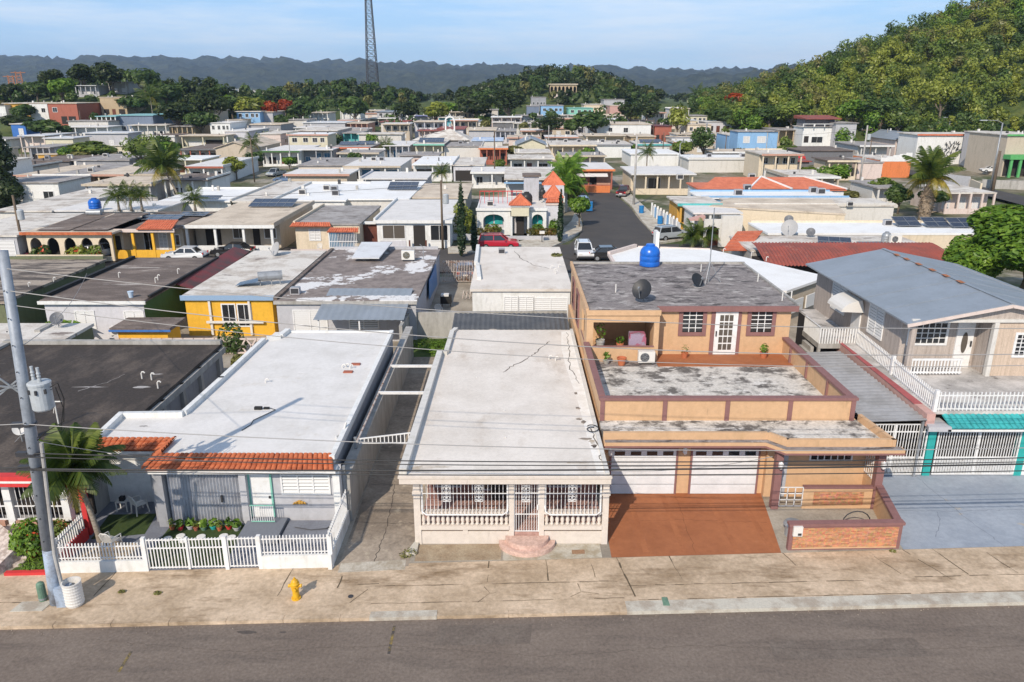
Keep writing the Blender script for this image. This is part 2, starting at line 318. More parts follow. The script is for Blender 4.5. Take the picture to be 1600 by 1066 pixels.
BARK=mk('bark',(.20,.16,.12),(.12,.095,.07),s=2,lo=.42,hi=.6,st=(1,1,.3),grain=.25,gs=12,bump=.4);PBARK=mk('palm_bark',(.30,.26,.21),(.20,.165,.125),s=4,lo=.42,hi=.58,st=(.4,.4,3),grain=.2,gs=12,bump=.4)
LF_DK=leafmat('leaf_dark',(0.041,0.072,0.022),(0.109,0.167,0.041),(0.072,0.123,0.030));LF_MD=leafmat('leaf_mid',(0.075,0.120,0.024),(0.225,0.285,0.051),(0.150,0.210,0.039))
LF_YG=leafmat('leaf_yellow_green',(.115,.15,.024),(.33,.36,.06),(.24,.275,.042));LF_BR=leafmat('leaf_bright',(0.036,0.090,0.012),(0.216,0.336,0.041),(0.120,0.228,0.026),ns=1.2)
LF_OL=leafmat('leaf_olive',(.085,.095,.028),(.27,.255,.085),(.19,.19,.055));LF_RD=leafmat('leaf_flame_red',(.16,.02,.006),(.50,.09,.02),(.32,.05,.012));LF_PM=leafmat('palm_leaf',(.022,.048,.012),(.155,.19,.034),(.07,.112,.02),ns=.8)
LF_PMY=leafmat('palm_leaf_yellow',(.10,.09,.015),(.40,.30,.06),(.24,.21,.03),ns=.8);LF_CY=leafmat('cypress_leaf',(.010,.028,.012),(.035,.07,.028),ns=1.5);LF_HG=leafmat('hedge_leaf',(.05,.05,.012),(.22,.13,.03),(.11,.11,.02),ns=1.0);FLOW=leafmat('red_flower',(.35,.03,.015),(.65,.10,.04),trans=.2)
CARC={}
def carpaint(n,c):CARC[n]=mk('car_paint_'+n,c,grain=0,rough=.3,spec=.6,coat=.6,bump=0);return CARC[n]
for n_,c_ in(('red',(.42,.012,.03)),('white',(.68,.69,.70)),('silver',(.33,.36,.38)),('maroon',(.10,.012,.02)),('grey',(.14,.15,.16)),('blue',(.10,.16,.27)),('black',(.02,.02,.022))):carpaint(n_,c_)
HILLG=mk('hill_undergrowth',(.05,.075,.018),(.10,.12,.03),s=.15,lo=.42,hi=.6,c3=(.22,.17,.10),s3=.08,lo3=.66,hi3=.72,grain=.4,gs=1.5,bump=.5)
# ================================================================== ground, streets
def terrain():
 xs=np.concatenate([np.linspace(-4400,-420,22)[:-1],np.arange(-420,421,7),np.linspace(420,4400,22)[1:]])
 ys=np.concatenate([np.arange(-40,700,7),np.linspace(700,5600,30)])
 X,Y=np.meshgrid(xs,ys);Z=zt(X,Y)
 far=(Y>135);Z=Z+np.where(far,.5*np.sin(X*.07+1.3)*np.cos(Y*.05),0)
 nx,ny=len(xs),len(ys)
 me=bpy.data.meshes.new('ground');V=np.stack([X,Y,Z],-1).reshape(-1,3)
 i=(np.arange(ny-1)[:,None]*nx+np.arange(nx-1)[None]).ravel()
 F=np.stack([i,i+1,i+nx+1,i+nx],-1)
 me.from_pydata(V.tolist(),[],F.tolist());me.materials.append(EARTH);me.materials.append(HILLG)
 bump_=(Z-(-.25+10*sm(130,600,Y)))[:-1,:-1].ravel()>1.2;me.polygons.foreach_set('material_index',(bump_|(Y[:-1,:-1].ravel()>390)).astype(np.int32))
 me.polygons.foreach_set('use_smooth',[True]*len(me.polygons))
 o=bpy.data.objects.new('ground',me);COL.objects.link(o);tag(o,kind='structure')
terrain()
yr=lambda x:22.35+.037*x # road edge
yf=lambda x:25.55+.048*x # lot line
MB().sheet([(-60,4),(70,4),(70,yr(70)),(-60,yr(-60))],-.12).struct('road',ASPH)
sw=MB().prism([(-60,yr(-60)),(70,yr(70)),(70,yf(70)),(-60,yf(-60))],-.3,0).struct('sidewalk',WALK)
ORG[sw.name]=Vector((0,0,0))
# joints in the pavement slabs, the newer pale kerb and stains along the gutter
jm=MB();jr=random.Random(4)
def seam(x0,y0,x1,y1,wd=.03):
 n=max(2,int(math.hypot(x1-x0,y1-y0)/.35));P=[(x0+(x1-x0)*k/n+jr.uniform(-.018,.018),y0+(y1-y0)*k/n+jr.uniform(-.018,.018))for k in range(n+1)]
 for(a,b)in zip(P[:-1],P[1:]):
  if jr.random()<.12:continue
  d=Vector((b[0]-a[0],b[1]-a[1],0)).normalized().cross(Vector((0,0,1)))*wd*jr.uniform(.2,.75)
  jm.add([(a[0]-d.x,a[1]-d.y,.005),(a[0]+d.x,a[1]+d.y,.005),(b[0]+d.x,b[1]+d.y,.005),(b[0]-d.x,b[1]-d.y,.005)],[(0,1,2,3)])
for x,t0,t1,sk in((-19.5,.1,1,.1),(-14.9,.4,1,.1),(-8.3,.3,1,.1),(-6.3,.45,1,.05),(-5.0,.1,.55,.75),(-.9,.5,1,0),(1.3,.5,1,-.05),(3.0,.55,1,-.1),(4.05,.1,1,-.35),(6.1,.45,1,-.2),(10.6,.4,1,-.45),(13.9,.45,1,-.7),(15.4,.3,1,-.9),(16.6,.4,1,-.5),(18.5,.4,1,-.5)):
 f=lambda t:yr(x)+.55+(yf(x)-yr(x)-.55)*t
 seam(x-sk,f(t0),x,f(t1),.035 if x!=4.05 else .05)
for x0,x1,off in((-5.0,3.9,1.75),(4.2,13,1.45),(15,22,1.6),(-24,-17,1.3),(-6.4,-4.9,1.9),(-5,4,.75),(4.5,20,.62)):seam(x0,yr(x0)+off,x1,yr(x1)+off)
for q in(((-1.2,23.0),(-.8,23.5),(-1.0,23.9)),((-.8,23.5),(-.3,23.55)),((2.1,23.3),(2.5,23.6),(2.4,24.1)),((2.5,23.6),(3.1,23.5))):
 for(u,v)in zip(q[:-1],q[1:]):seam(*u,*v,.02)
jm.build('joint',mk('joint_dirt',(.11,.085,.055),grain=.3),sw)
kb=MB()
kb.prism([(4.0,yr(4)-.03),(40,yr(40)-.03),(40,yr(40)+.58),(4.0,yr(4)+.55)],-.2,.02)
kb.prism([(-4.9,yr(-4.9)-.03),(-2.6,yr(-2.6)-.03),(-2.6,yr(-2.6)+.3),(-4.9,yr(-4.9)+.3)],-.2,.02)
kb.struct('kerb',KERB)
k2=MB()
x=-58.0
while x<4:
 if not(-5<x<-2.7):k2.prism([(x,yr(x)-.02),(x+1.9,yr(x+1.9)-.02),(x+1.9,yr(x+1.9)+.22),(x,yr(x)+.22)],-.2,.012)
 x+=1.93
k2.struct('kerb',WALK)
def cracks(parent_struct,lines,z,wd,m,name='crack'):
 mb=MB();r_=random.Random(8)
 for pts in lines:
  for(a,b)in zip(pts[:-1],pts[1:]):
   n=max(2,int(math.hypot(b[0]-a[0],b[1]-a[1])/.18));P=[(a[0]+(b[0]-a[0])*k/n+(r_.uniform(-.05,.05)if 0<k<n else 0),a[1]+(b[1]-a[1])*k/n+(r_.uniform(-.05,.05)if 0<k<n else 0))for k in range(n+1)]
   for(p,q)in zip(P[:-1],P[1:]):
    d=Vector((q[0]-p[0],q[1]-p[1],0)).normalized().cross(Vector((0,0,1)))*wd*r_.uniform(.3,.7)
    mb.add([(p[0]-d.x,p[1]-d.y,z),(p[0]+d.x,p[1]+d.y,z),(q[0]+d.x,q[1]+d.y,z),(q[0]-d.x,q[1]-d.y,z)],[(0,1,2,3)])
 mb.struct(name,m)
CRD=mk('crack_road',(.085,.07,.06),grain=.2)
cracks(None,(((-14,21.2),(-9,20.6),(-4,20.9),(1,20.4),(6,20.9),(12,20.7)),((12,20.7),(20,21.0))),-.1155,.011,CRD)
rp_=MB();rp_.prism([(-2.6,20.9),(.6,21.0),(.7,22.0),(-2.5,21.9)],-.119,-.1165);rp_.prism([(8.4,20.2),(13.5,20.4),(13.4,21.3),(8.5,21.1)],-.119,-.1168);rp_.struct('road_patch',mk('asphalt_patch',(.135,.11,.092),(.165,.137,.115),s=1.2,lo=.42,hi=.6,grain=.24,gs=9,rough=.9,bump=.4))
cracks(None,(((7.2,26.0),(7.25,28.5),(7.3,30.6)),((4.2,28.4),(7.2,28.5),(10.7,28.3))),.0115,.02,mk('joint_rust',(.20,.075,.035),grain=.2))
cracks(None,(((19.6,26.5),(19.2,29),(19.0,32.3)),((15.9,29.3),(19.1,29.2),(23.5,29.4)),((17.2,27.2),(17.9,28.2),(18.3,29.2))),.0105,.022,mk('joint_blue',(.17,.19,.225),grain=.2))
cracks(None,(((-6.5,28.3),(-4.1,28.2)),((-6.5,31.6),(-4.1,31.5)),((-6.6,35),(-4.1,35.1)),((-6.6,39.4),(-4.1,39.3)),((-5.3,25.2),(-5.2,28.2),(-5.4,31.6))),.0075,.03,CRD)
gr_=MB();r_=random.Random(2)
for k in range(130):
 x=r_.uniform(-20,22);y=yr(x)-abs(r_.gauss(0,.18))-.04;s_=r_.uniform(.006,.016);gr_.box(x-s_,x+s_,y-s_,y+s_,-.12,-.12+s_*1.2)
gr_.struct('gutter_grit',ALLEY,kind='stuff',label='loose grit lying along the kerb',cat='grit')
# faint yellow lines and oil patches on the carriageway
pm=mk('worn_yellow_paint',(.26,.19,.06),(.075,.066,.06),s=4,lo=.4,hi=.55,grain=.2)
rm=MB()
for(a,b)in(((205,1018),(185,1050)),((616,978),(607,1022))):
 p,q=at(*a,-.116),at(*b,-.116);rm.prism([(q.x-.04,q.y),(q.x+.05,q.y),(p.x+.05,p.y),(p.x-.04,p.y)],-.117,-.114)
rm.struct('road_marking',pm)
om=MB()
for(px,py,rx,ry)in((385,988,.3,.09),(442,988,.1,.05),(330,964,1.2,.07)):
 c=at(px,py,-.116);om.prism([(c.x+rx*math.cos(t*.52)*(1+.25*math.sin(5*t+px)),c.y+ry*math.sin(t*.52))for t in range(12)],-.118,-.1155)
om.struct('oil_stain',mk('oil',(.075,.062,.054),(.10,.085,.074),s=3,lo=.4,hi=.6,grain=.2,rough=.6))
dr=MB().sheet([(.55*math.cos(0)+4,0),(4,0),(4,0)],0)
g_=at(1040,940,.03)
dg=MB();dg.prism([(g_.x-.12,g_.y-.22),(g_.x+.12,g_.y-.22),(g_.x+.1,g_.y+.25),(g_.x-.1,g_.y+.25)],.021,.03);dg.thing('drain_plate',GREENU,'small dark green metal plate set into the pale kerb','drain cover')
# lots
MB().sheet([(-29,yf(-29)),(30,yf(30)),(30,52),(-29,52)],.002).struct('yard',YARDC)
MB().sheet([(-6.6,yf(-6.6)-.2),(-3.95,yf(-3.95)-.2),(-3.7,49.4),(-6.7,49.4)],.006).struct('driveway',ALLEY)
MB().prism([(-6.55,24.75),(-4.05,24.95),(-4.1,25.6),(-6.55,25.35)],-.1,.012).struct('apron',mk('apron',(.5,.46,.39),(.34,.29,.22),s=1.4,lo=.42,hi=.6,grain=.15))
MB().sheet([(-6.7,49.4),(4,49.4),(4,54),(-7.3,54)],.008).struct('lawn',GRASS)
MB().sheet([(3.86,yf(3.9)),(10.55,yf(10.5)),(11.2,30.75),(3.95,30.75)],.010).struct('driveway',TERRA)
MB().sheet([(10.55,yf(10.5)),(10.75,yf(10.7)),(15.4,yf(15.4)),(15.9,32),(11.2,32)],.007).struct('porch_floor',YARDC)
MB().sheet([(15.45,yf(15.4)),(24.2,yf(24.2)),(24.2,33),(16.0,32.6)],.009).struct('driveway',BLUEP)
MB().sheet([(16.0,32.6),(30,33),(30,44),(16.0,44)],.005).struct('carport_floor',YARDC)
MB().sheet([(-17.0,yf(-17)),(-7,yf(-7)),(-7,30),(-17.8,30.2),(-17.8,28)],.006).struct('yard',mk('yard_grey',(.20,.215,.25),(.16,.17,.20),s=.8,lo=.42,hi=.6,grain=.12,gs=12))
MB().sheet([(-29,yf(-29)),(-17.2,yf(-17.2)),(-17.2,28),(-29,28)],.006).struct('yard',YARDC)
MB().sheet([(-60,44),(30,44),(30,73.5),(-60,73.5)],-.1).struct('yard',YARDC)
# the street behind the front block and the one that curves away from it
MB().sheet([(-120,74.2),(8.6,76),(24,83),(24,91),(-5,90.2),(-120,83)],-.14).struct('road',ASPH2)
rd=[(1000,430),(985,400),(1030,378),(1010,355),(1000,345),(985,325),(968,310),(962,303),(930,291),(890,289),(900,297),(903,305),(906,330),(912,352),(905,370),(885,385),(870,400)]
L_=[]
for p in rd:
 q=at(*p,-.1);L_.append((q.x,q.y))
MB().sheet(L_,-.1).struct('road',ASPH2)
wk=[at(*p,-.02)for p in((800,391),(850,391),(893,372),(909,360),(910,350),(905,335),(898,332),(893,345),(880,358),(840,370),(800,380))]
MB().prism([(p.x,p.y)for p in wk],-.3,0).struct('sidewalk',KERB)
wk=[at(*p,-.02)for p in((1032,379),(1014,357),(1003,345),(987,322),(964,302),(985,302),(1015,330),(1040,352),(1075,372))]
MB().prism([(p.x,p.y)for p in wk],-.3,0).struct('sidewalk',KERB)
wk=[at(*p,-.02)for p in((700,395),(745,394),(745,385),(700,385))]
MB().prism([(p.x,p.y)for p in wk],-.3,0).struct('sidewalk',KERB)
ya=[at(*p,0)for p in((905,372),(912,352),(911,348),(907,352),(902,366))]
r2=[on(*p)for p in((1340,268),(1375,272),(1420,276),(1490,297),(1600,327),(1640,340),(1640,322),(1600,312),(1500,289),(1420,269),(1360,262))]
MB().add([(p.x,p.y,p.z+.5)for p in r2],[tuple(range(len(r2)))]).struct('road',ASPH2)
# ================================================================== shared builders
def bars(parent,p0,p1,z0,z1,n,m,wd=.022,name='bar',skip=(),zf=None,ends=True):
 """n upright bars between plan points; each bar its own mesh, data shared when all are alike"""
 off=ORG[parent.name];base=MB().box(-wd/2,wd/2,-wd/2,wd/2,0,z1-z0).mesh(name,m)
 for i in range(n):
  t=i/max(1,n-1)
  if i in skip:continue
  o=bpy.data.objects.new(name,base);COL.objects.link(o);o.parent=parent
  z=z0+(zf(t)if zf else 0)
  o.location=Vector((p0[0]+(p1[0]-p0[0])*t,p0[1]+(p1[1]-p0[1])*t,z))-off;ORG[o.name]=off
def window(parent,x0,x1,z0,z1,y,kind='dark',fm=None,nx=2,nz=1,axis='y',s=-1,depth=.06,fw=.07):
 """window in a wall facing s along axis: frame part > pane, muntins"""
 fm=fm or WMET;d=depth
 def bx(mb,a0,a1,c0,c1,e0,e1):
  return mb.box(a0,a1,min(y+s*e0,y+s*e1),max(y+s*e0,y+s*e1),c0,c1)if axis=='y' else mb.box(min(y+s*e0,y+s*e1),max(y+s*e0,y+s*e1),a0,a1,c0,c1)
 f=MB();bx(f,x0-fw,x0,z0-fw,z1+fw,-.02,d);bx(f,x1,x1+fw,z0-fw,z1+fw,-.02,d);bx(f,x0,x1,z0-fw,z0,-.02,d);bx(f,x0,x1,z1,z1+fw,-.02,d)
 fr=f.build('window',fm,parent)
 if kind=='louver':
  m=MB();n=max(3,int((z1-z0)/.15));q=MB();bx(q,x0,x1,z0,z1,-.02,.004);q.build('pane',SLATD,fr)
  for i in range(n):
   zz=z0+(z1-z0)*i/n
   if axis=='y':m.add([(x0,y+s*.045,zz+.01),(x1,y+s*.045,zz+.01),(x1,y+s*.01,zz+(z1-z0)/n*.8),(x0,y+s*.01,zz+(z1-z0)/n*.8)],[(0,1,2,3)])
   else:m.add([(y+s*.045,x0,zz+.01),(y+s*.045,x1,zz+.01),(y+s*.01,x1,zz+(z1-z0)/n*.8),(y+s*.01,x0,zz+(z1-z0)/n*.8)],[(0,1,2,3)])
  m.build('louvers',SLAT,fr)
  if nx>1:
   q=MB()
   for i in range(1,nx):xx=x0+(x1-x0)*i/nx;bx(q,xx-.03,xx+.03,z0,z1,.005,.055)
   q.build('mullion',fm,fr)
 else:
  m=MB();bx(m,x0,x1,z0,z1,-.02,.01);m.build('pane',PANEB if kind=='blue' else(SLATD if kind=='brown' else PANE),fr)
  if nx*nz>1:
   q=MB()
   for i in range(1,nx):xx=x0+(x1-x0)*i/nx;bx(q,xx-.02,xx+.02,z0,z1,.012,.04)
   for i in range(1,nz):zz=z0+(z1-z0)*i/nz;bx(q,x0,x1,zz-.02,zz+.02,.012,.037)
   q.build('muntin',fm,fr)
 return fr
def corrugated(x0,x1,y0,y1,zfn,axis='y',pitch=.25,amp=.03,ny=2,thick=.02):
 """sheet with ribs running along axis"""
 m=MB()
 if axis=='y':
  n=max(2,int((x1-x0)/pitch*4));us=[x0+(x1-x0)*i/n for i in range(n+1)];ws=[y0,y1]
  pt=lambda u,w_:(u,w_,zfn(u,w_)+amp*math.sin(2*math.pi*(u-x0)/pitch))
 else:
  n=max(2,int((y1-y0)/pitch*4));us=[y0+(y1-y0)*i/n for i in range(n+1)];ws=[x0,x1]
  pt=lambda u,w_:(w_,u,zfn(w_,u)+amp*math.sin(2*math.pi*(u-y0)/pitch))
 top=[[pt(u,w_)for w_ in ws]for u in us]
 vs=[p for r in top for p in r]+[(p[0],p[1],p[2]-thick)for r in top for p in r];N=len(us)*2
 fs=[]
 for i in range(len(us)-1):
  a=2*i;fl=(a,a+1,a+3,a+2)
  if axis=='y':fl=fl[::-1]
  fs+=[fl,tuple(N+k for k in fl[::-1]),(a,a+2,N+a+2,N+a),(a+1,N+a+1,N+a+3,a+3)]
 return m.add(vs,fs)
def tiles(p00,p10,p01,p11,ncol,nrow,r=.5):
 """barrel tiles over the quad (p00-p10 eave, p01-p11 ridge); columns run eave->ridge"""
 m=MB();P=[Vector(p)for p in(p00,p10,p01,p11)]
 nrm=(P[1]-P[0]).cross(P[2]-P[0]).normalized()
 m.quad(P[0]-nrm*.03,P[1]-nrm*.03,P[3]-nrm*.03,P[2]-nrm*.03)
 f=lambda u,v:(P[0]*(1-u)+P[1]*u)*(1-v)+(P[2]*(1-u)+P[3]*u)*v
 wdt=(P[1]-P[0]).length/ncol
 for i in range(ncol):
  for j in range(nrow):
   u0,u1=i/ncol,(i+1)/ncol;v0,v1=j/nrow-.02,(j+1)/nrow
   jx=RNG.normal(0,.04)/ncol;K=6;lo=[];hi=[]
   for k in range(K+1):
    t=math.pi*k/K;uu=(u0+u1)/2-math.cos(t)*(u1-u0)*.49+jx;h=math.sin(t)*wdt*.42
    lo.append(f(uu,v0)+nrm*(h+.035));hi.append(f(uu,v1)+nrm*(h*.82-.005))
   b=len(m.v);m.v+=[tuple(q)for q in lo+hi]
   for k in range(K):m.f.append((b+k,b+k+1,b+K+2+k,b+K+1+k))
   m.f.append(tuple(b+k for k in range(K+1))[::-1])
 return m
def crack(parent,pts,z,wd=.025,name='crack',m=None):
 mb=MB();rng=random.Random(len(pts)+int(abs(pts[0][0])*100));path=[]
 for(a,b)in zip(pts[:-1],pts[1:]):
  n=6
  for k in range(n):
   t=k/n;path.append((a[0]+(b[0]-a[0])*t+rng.uniform(-.09,.09),a[1]+(b[1]-a[1])*t+rng.uniform(-.09,.09)))
 path.append(pts[-1])
 for(a,b)in zip(path[:-1],path[1:]):
  d=Vector((b[0]-a[0],b[1]-a[1],0));
  if d.length<1e-5:continue
  s=d.normalized().cross(Vector((0,0,1)))*wd/2*rng.uniform(.5,1.2)
  mb.add([(a[0]-s.x,a[1]-s.y,z),(a[0]+s.x,a[1]+s.y,z),(b[0]+s.x,b[1]+s.y,z),(b[0]-s.x,b[1]-s.y,z)],[(0,1,2,3)])
 return mb.build(name,m or MATS.get('crack')or mk('crack',(.13,.11,.09),grain=.2),parent)
def blotch(parent,x,y,z,rx,ry,m,name='stain',seed=0):
 rng=random.Random(seed);n=14
 p=[(x+rx*math.cos(2*math.pi*k/n)*rng.uniform(.55,1.15),y+ry*math.sin(2*math.pi*k/n)*rng.uniform(.55,1.15))for k in range(n)]
 return MB().sheet(p,z).build(name,m,parent)
def pipe_vent(parent,x,y,z,h=.3,hook=True):
 m=MB();P=[(x,y,z-.02),(x,y,z+h)]
 if hook:P+=[(x+.05,y,z+h+.08),(x+.13,y,z+h+.09),(x+.18,y,z+h+.02)]
 m.tube(P,.035,7);m.build('vent_pipe',WPLAS,parent)
# small roof things -----------------------------------------------------------
def ac_unit(x,y,z,label,rz=0,s=1.0,face='grey',group=None):
 t=T('air_conditioner',label,'air conditioner',(x,y,z),group,local=True,rz=rz)
 MB().box(-.45*s,.45*s,-.16*s,.16*s,.08*s,.72*s).build('casing',WPLAS,t)
 ring=MB()
 for r_ in(.24,.17,.09):
  ring.tube([(-.1*s+r_*s*math.cos(k*.4488),-.175*s,.40*s+r_*s*math.sin(k*.4488))for k in range(15)],.012*s,4)
 for k in range(6):ring.bar((-.1*s,-.175*s,.4*s),(-.1*s+.24*s*math.cos(k*1.047),-.175*s,.4*s+.24*s*math.sin(k*1.047)),.014*s)
 ring.build('fan_guard',GALV,t)
 d=MB()._lathe([(.25*s,0),(.25*s,.01*s)],(0,0,0),20);d.v=[(-.1*s+vx,-.158*s-vz,.40*s+vy)for vx,vy,vz in d.v];d.f=[f[::-1]for f in d.f];d.build('fan',mk('fan_dark_tan',(.12,.10,.05),grain=.1)if face=='tan' and 'fan_dark_tan' not in MATS else MATS.get('fan_dark_tan',DKM)if face=='tan' else DKM,t)
 for sx in(-.34,.34):MB().box(sx*s-.04*s,sx*s+.04*s,-.17*s,.17*s,0,.08*s).build('foot',DKM,t)
 t.location=(x,y,z);return t
def box_ac(x,y,z,label,rz=0,s=1.0,group=None):
 t=T('air_conditioner',label,'air conditioner',(0,0,0),group,local=True,rz=rz)
 MB().box(-.42*s,.42*s,-.3*s,.3*s,0,.62*s).build('casing',WPLAS if RNG.random()<.6 else LGREY,t)
 g=MB();g.box(-.35*s,.35*s,-.32*s,-.301*s,.08*s,.55*s)
 g.build('grille',DKM,t);MB().box(-.36*s,.36*s,-.24*s,.24*s,.621*s,.65*s).build('top_grille',GALV,t)
 t.location=(x,y,z);return t
def dish(x,y,z,label,rz=0,r=.42,m=None,tilt=40,h=.75,group=None):
 t=T('satellite_dish',label,'satellite dish',(0,0,0),group,local=True,rz=rz)
 mast=MB();mast.tube([(0,0,0),(0,0,h)],.025,7);mast.bar((0,0,h*.6),(.28,.1,0),.02);mast.bar((0,0,h*.6),(-.28,.1,0),.02);mast.bar((0,0,h*.55),(0,.3,0),.02)
 mast.build('mast',GALV,t)
 b=MB();n=20;rings=[(0,0),(.35,.02),(.7,.075),(1,.15)]
 for k_,(a,q)in enumerate(rings):
  for i in range(n):b.v.append((a*r*math.cos(2*math.pi*i/n),a*r*1.08*math.sin(2*math.pi*i/n),q*r*1.4))
 for k_ in range(3):
  for i in range(n):b.f.append((k_*n+i,k_*n+(i+1)%n,(k_+1)*n+(i+1)%n,(k_+1)*n+i))
 N=len(b.v);b.v+=[(v[0],v[1],v[2]-.025)for v in b.v];b.f+=[tuple(N+i for i in f[::-1])for f in b.f]
 ME=Matrix.Rotation(R(90-tilt),4,'X');b.v=[tuple(ME@Vector(v)+Vector((0,-.08,h+.12)))for v in b.v]
 b.build('reflector',m or DISHG,t,smooth=True)
 a=MB();c0=ME@Vector((0,-r*.95,.1*r))+Vector((0,-.08,h+.12));c1=ME@Vector((0,-r*.25,r*1.15))+Vector((0,-.08,h+.12))
 a.bar(c0,c1,.03);a.build('feed_arm',GALV,t);MB().bar(c1-Vector((0,.06,0)),c1+Vector((0,.07,.04)),.09).build('feed_horn',GALV,t)
 t.location=(x,y,z);return t
def tank(x,y,z,label,r=.6,h=1.3,m=None,group=None):
 t=T('water_tank',label,'water tank',(x,y,z),group)
 pr=[(r*.97,0),(r,.04),(r,h*.2),(r*.96,h*.23),(r,h*.26),(r,h*.45),(r*.96,h*.48),(r,h*.51),(r*.99,h*.62),(r*.9,h*.76),(r*.7,h*.88),(r*.42,h*.94),(r*.40,h*.96)]
 MB()._lathe(pr,(x,y,z),24).build('tank_body',m or TANKB,t,smooth=True)
 MB()._lathe([(r*.45,0),(r*.45,h*.06),(r*.38,h*.085),(.02,h*.09)],(x,y,z+h*.94),20).build('lid',m or TANKB,t,smooth=False)
 return t
def solar(x,y,z,wd,dp,label,tilt=14,rz=0,group=None,nx=1):
 t=T('solar_panel',label,'solar panel',(0,0,0),group,local=True,rz=rz)
 zz=lambda v:.18+(v+dp/2)*math.tan(R(tilt))
 m=MB();m.add([(-wd/2,-dp/2,zz(-dp/2)),(wd/2,-dp/2,zz(-dp/2)),(wd/2,dp/2,zz(dp/2)),(-wd/2,dp/2,zz(dp/2))]+[(-wd/2,-dp/2,zz(-dp/2)-.05),(wd/2,-dp/2,zz(-dp/2)-.05),(wd/2,dp/2,zz(dp/2)-.05),(-wd/2,dp/2,zz(dp/2)-.05)],
  [(0,1,2,3),(7,6,5,4),(0,4,5,1),(1,5,6,2),(2,6,7,3),(3,7,4,0)])
 m.build('panel',SOLAR,t)
 f=MB();n=max(2,int(wd/1.0))
 for i in range(n+1):
  xx=-wd/2+wd*i/n;f.bar((xx,-dp/2,zz(-dp/2)+.012),(xx,dp/2,zz(dp/2)+.012),.03)
 for v in(-dp/2,0,dp/2):f.bar((-wd/2,v,zz(v)+.01),(wd/2,v,zz(v)+.01),.03)
 f.build('frame',GALV,t)
 for sx in(-1,1):
  l=MB();l.bar((sx*wd*.42,dp/2-.05,0),(sx*wd*.42,dp/2-.05,zz(dp/2)-.04),.04);l.bar((sx*wd*.42,-dp/2+.05,0),(sx*wd*.42,-dp/2+.05,zz(-dp/2)-.04),.04);l.build('leg',GALV,t)
 t.location=(x,y,z);return t
def chair(x,y,z,rz,label,group=None):
 t=T('plastic_chair',label,'chair',(0,0,0),group,local=True,rz=rz)
 MB().prism([(-.24,-.22),(.24,-.22),(.21,.22),(-.21,.22)],.41,.44).build('seat',WPLAS,t)
 for sx,sy in((-.23,-.22),(.23,-.22),(-.2,.24),(.2,.24)):MB().bar((sx*1.12,sy*1.15,0),(sx,sy,.42 if sy<0 else .45),.05,.04).build('leg',WPLAS,t)
 b=MB()
 for k in range(-3,4):b.bar((k*.062,.23,.44),(k*.066,.32,.84-abs(k)*.02),.035,.02)
 b.tube([(-.25,.22,.5),(-.25,.3,.76),(-.14,.335,.87),(.14,.335,.87),(.25,.3,.76),(.25,.22,.5)],.025,6);b.build('backrest',WPLAS,t)
 for s in(-1,1):MB().tube([(s*.26,-.22,.42),(s*.29,-.2,.62),(s*.29,.05,.65),(s*.25,.28,.66)],.024,6).build('armrest',WPLAS,t)
 t.location=(x,y,z);return t
def pot(x,y,z,label,r=.17,h=.28,plant='bush',pm_=None,group=None,hp=.35):
 t=T('potted_plant',label,'potted plant',(x,y,z),group)
 MB()._lathe([(r*.68,0),(r*.95,h*.85),(r*1.05,h*.86),(r*1.05,h),(r*.9,h),(r*.85,h*.8)],(x,y,z),14).build('pot',pm_ or TERRAP,t)
 if plant:leaf_obj('foliage',[((x,y,z+h+hp*.45),(r*1.1,r*1.1,hp*.55))],40 if plant=='bush' else 26,.11,LF_BR if plant=='bush' else LF_MD,t,spiky=(plant!='bush'))
 return t
# foliage ---------------------------------------------------------------------
def leaves(clumps,n,size,rng=None,up=.25,aspect=.55,shell=.35):
 """leaf quads through ellipsoid clumps [(centre,(rx,ry,rz))]; returns V(N*4,3)"""
 rng=rng or RNG;out=[]
 vols=np.array([c[1][0]*c[1][1]*c[1][2]for c in clumps])**(2/3);cnt=np.maximum(4,(n*vols/vols.sum()).astype(int))
 for(c,r),k in zip(clumps,cnt):
  d=rng.normal(size=(k,3));d/=np.linalg.norm(d,axis=1)[:,None];rad=(1-shell*rng.random(k)**1.6)[:,None]
  p=np.array(c)+d*rad*np.array(r)
  nr=d*.9+rng.normal(size=(k,3))*.42;nr[:,2]+=up+.12;nr/=np.linalg.norm(nr,axis=1)[:,None]
  a=np.cross(nr,rng.normal(size=(k,3)));a/=np.linalg.norm(a,axis=1)[:,None]+1e-9;b=np.cross(nr,a)
  s=size*(.6+.8*rng.random(k))[:,None]
  a=a*s;b=b*s*aspect;e=nr*s*.12
  out.append(np.stack([p-a,p-b*.9+e,p+a,p+b*.9+e],1))
 return np.concatenate(out).reshape(-1,3)
def leaf_mesh(name,V,m):
 me=bpy.data.meshes.new(name);n=len(V);me.vertices.add(n);me.vertices.foreach_set('co',V.astype(np.float32).ravel())
 me.loops.add(n);me.loops.foreach_set('vertex_index',np.arange(n,dtype=np.int32));me.polygons.add(n//4)
 me.polygons.foreach_set('loop_start',np.arange(0,n,4,dtype=np.int32));me.update();me.validate();me.materials.append(m);return me
def leaf_obj(name,clumps,n,size,m,parent=None,label=None,cat=None,group=None,spiky=False,kind=None):
 V=leaves(clumps,n,size,up=1.0 if spiky else .25,aspect=.2 if spiky else .55)
 if parent is not None:off=np.array(ORG.get(parent.name,Vector((0,0,0))))
 else:off=np.array([V[:,0].mean(),V[:,1].mean(),V[:,2].min()])
 o=bpy.data.objects.new(name,leaf_mesh(name,V-off,m));COL.objects.link(o)
 if parent is not None:o.parent=parent
 else:o.location=off
 return tag(o,label,cat,group,kind)
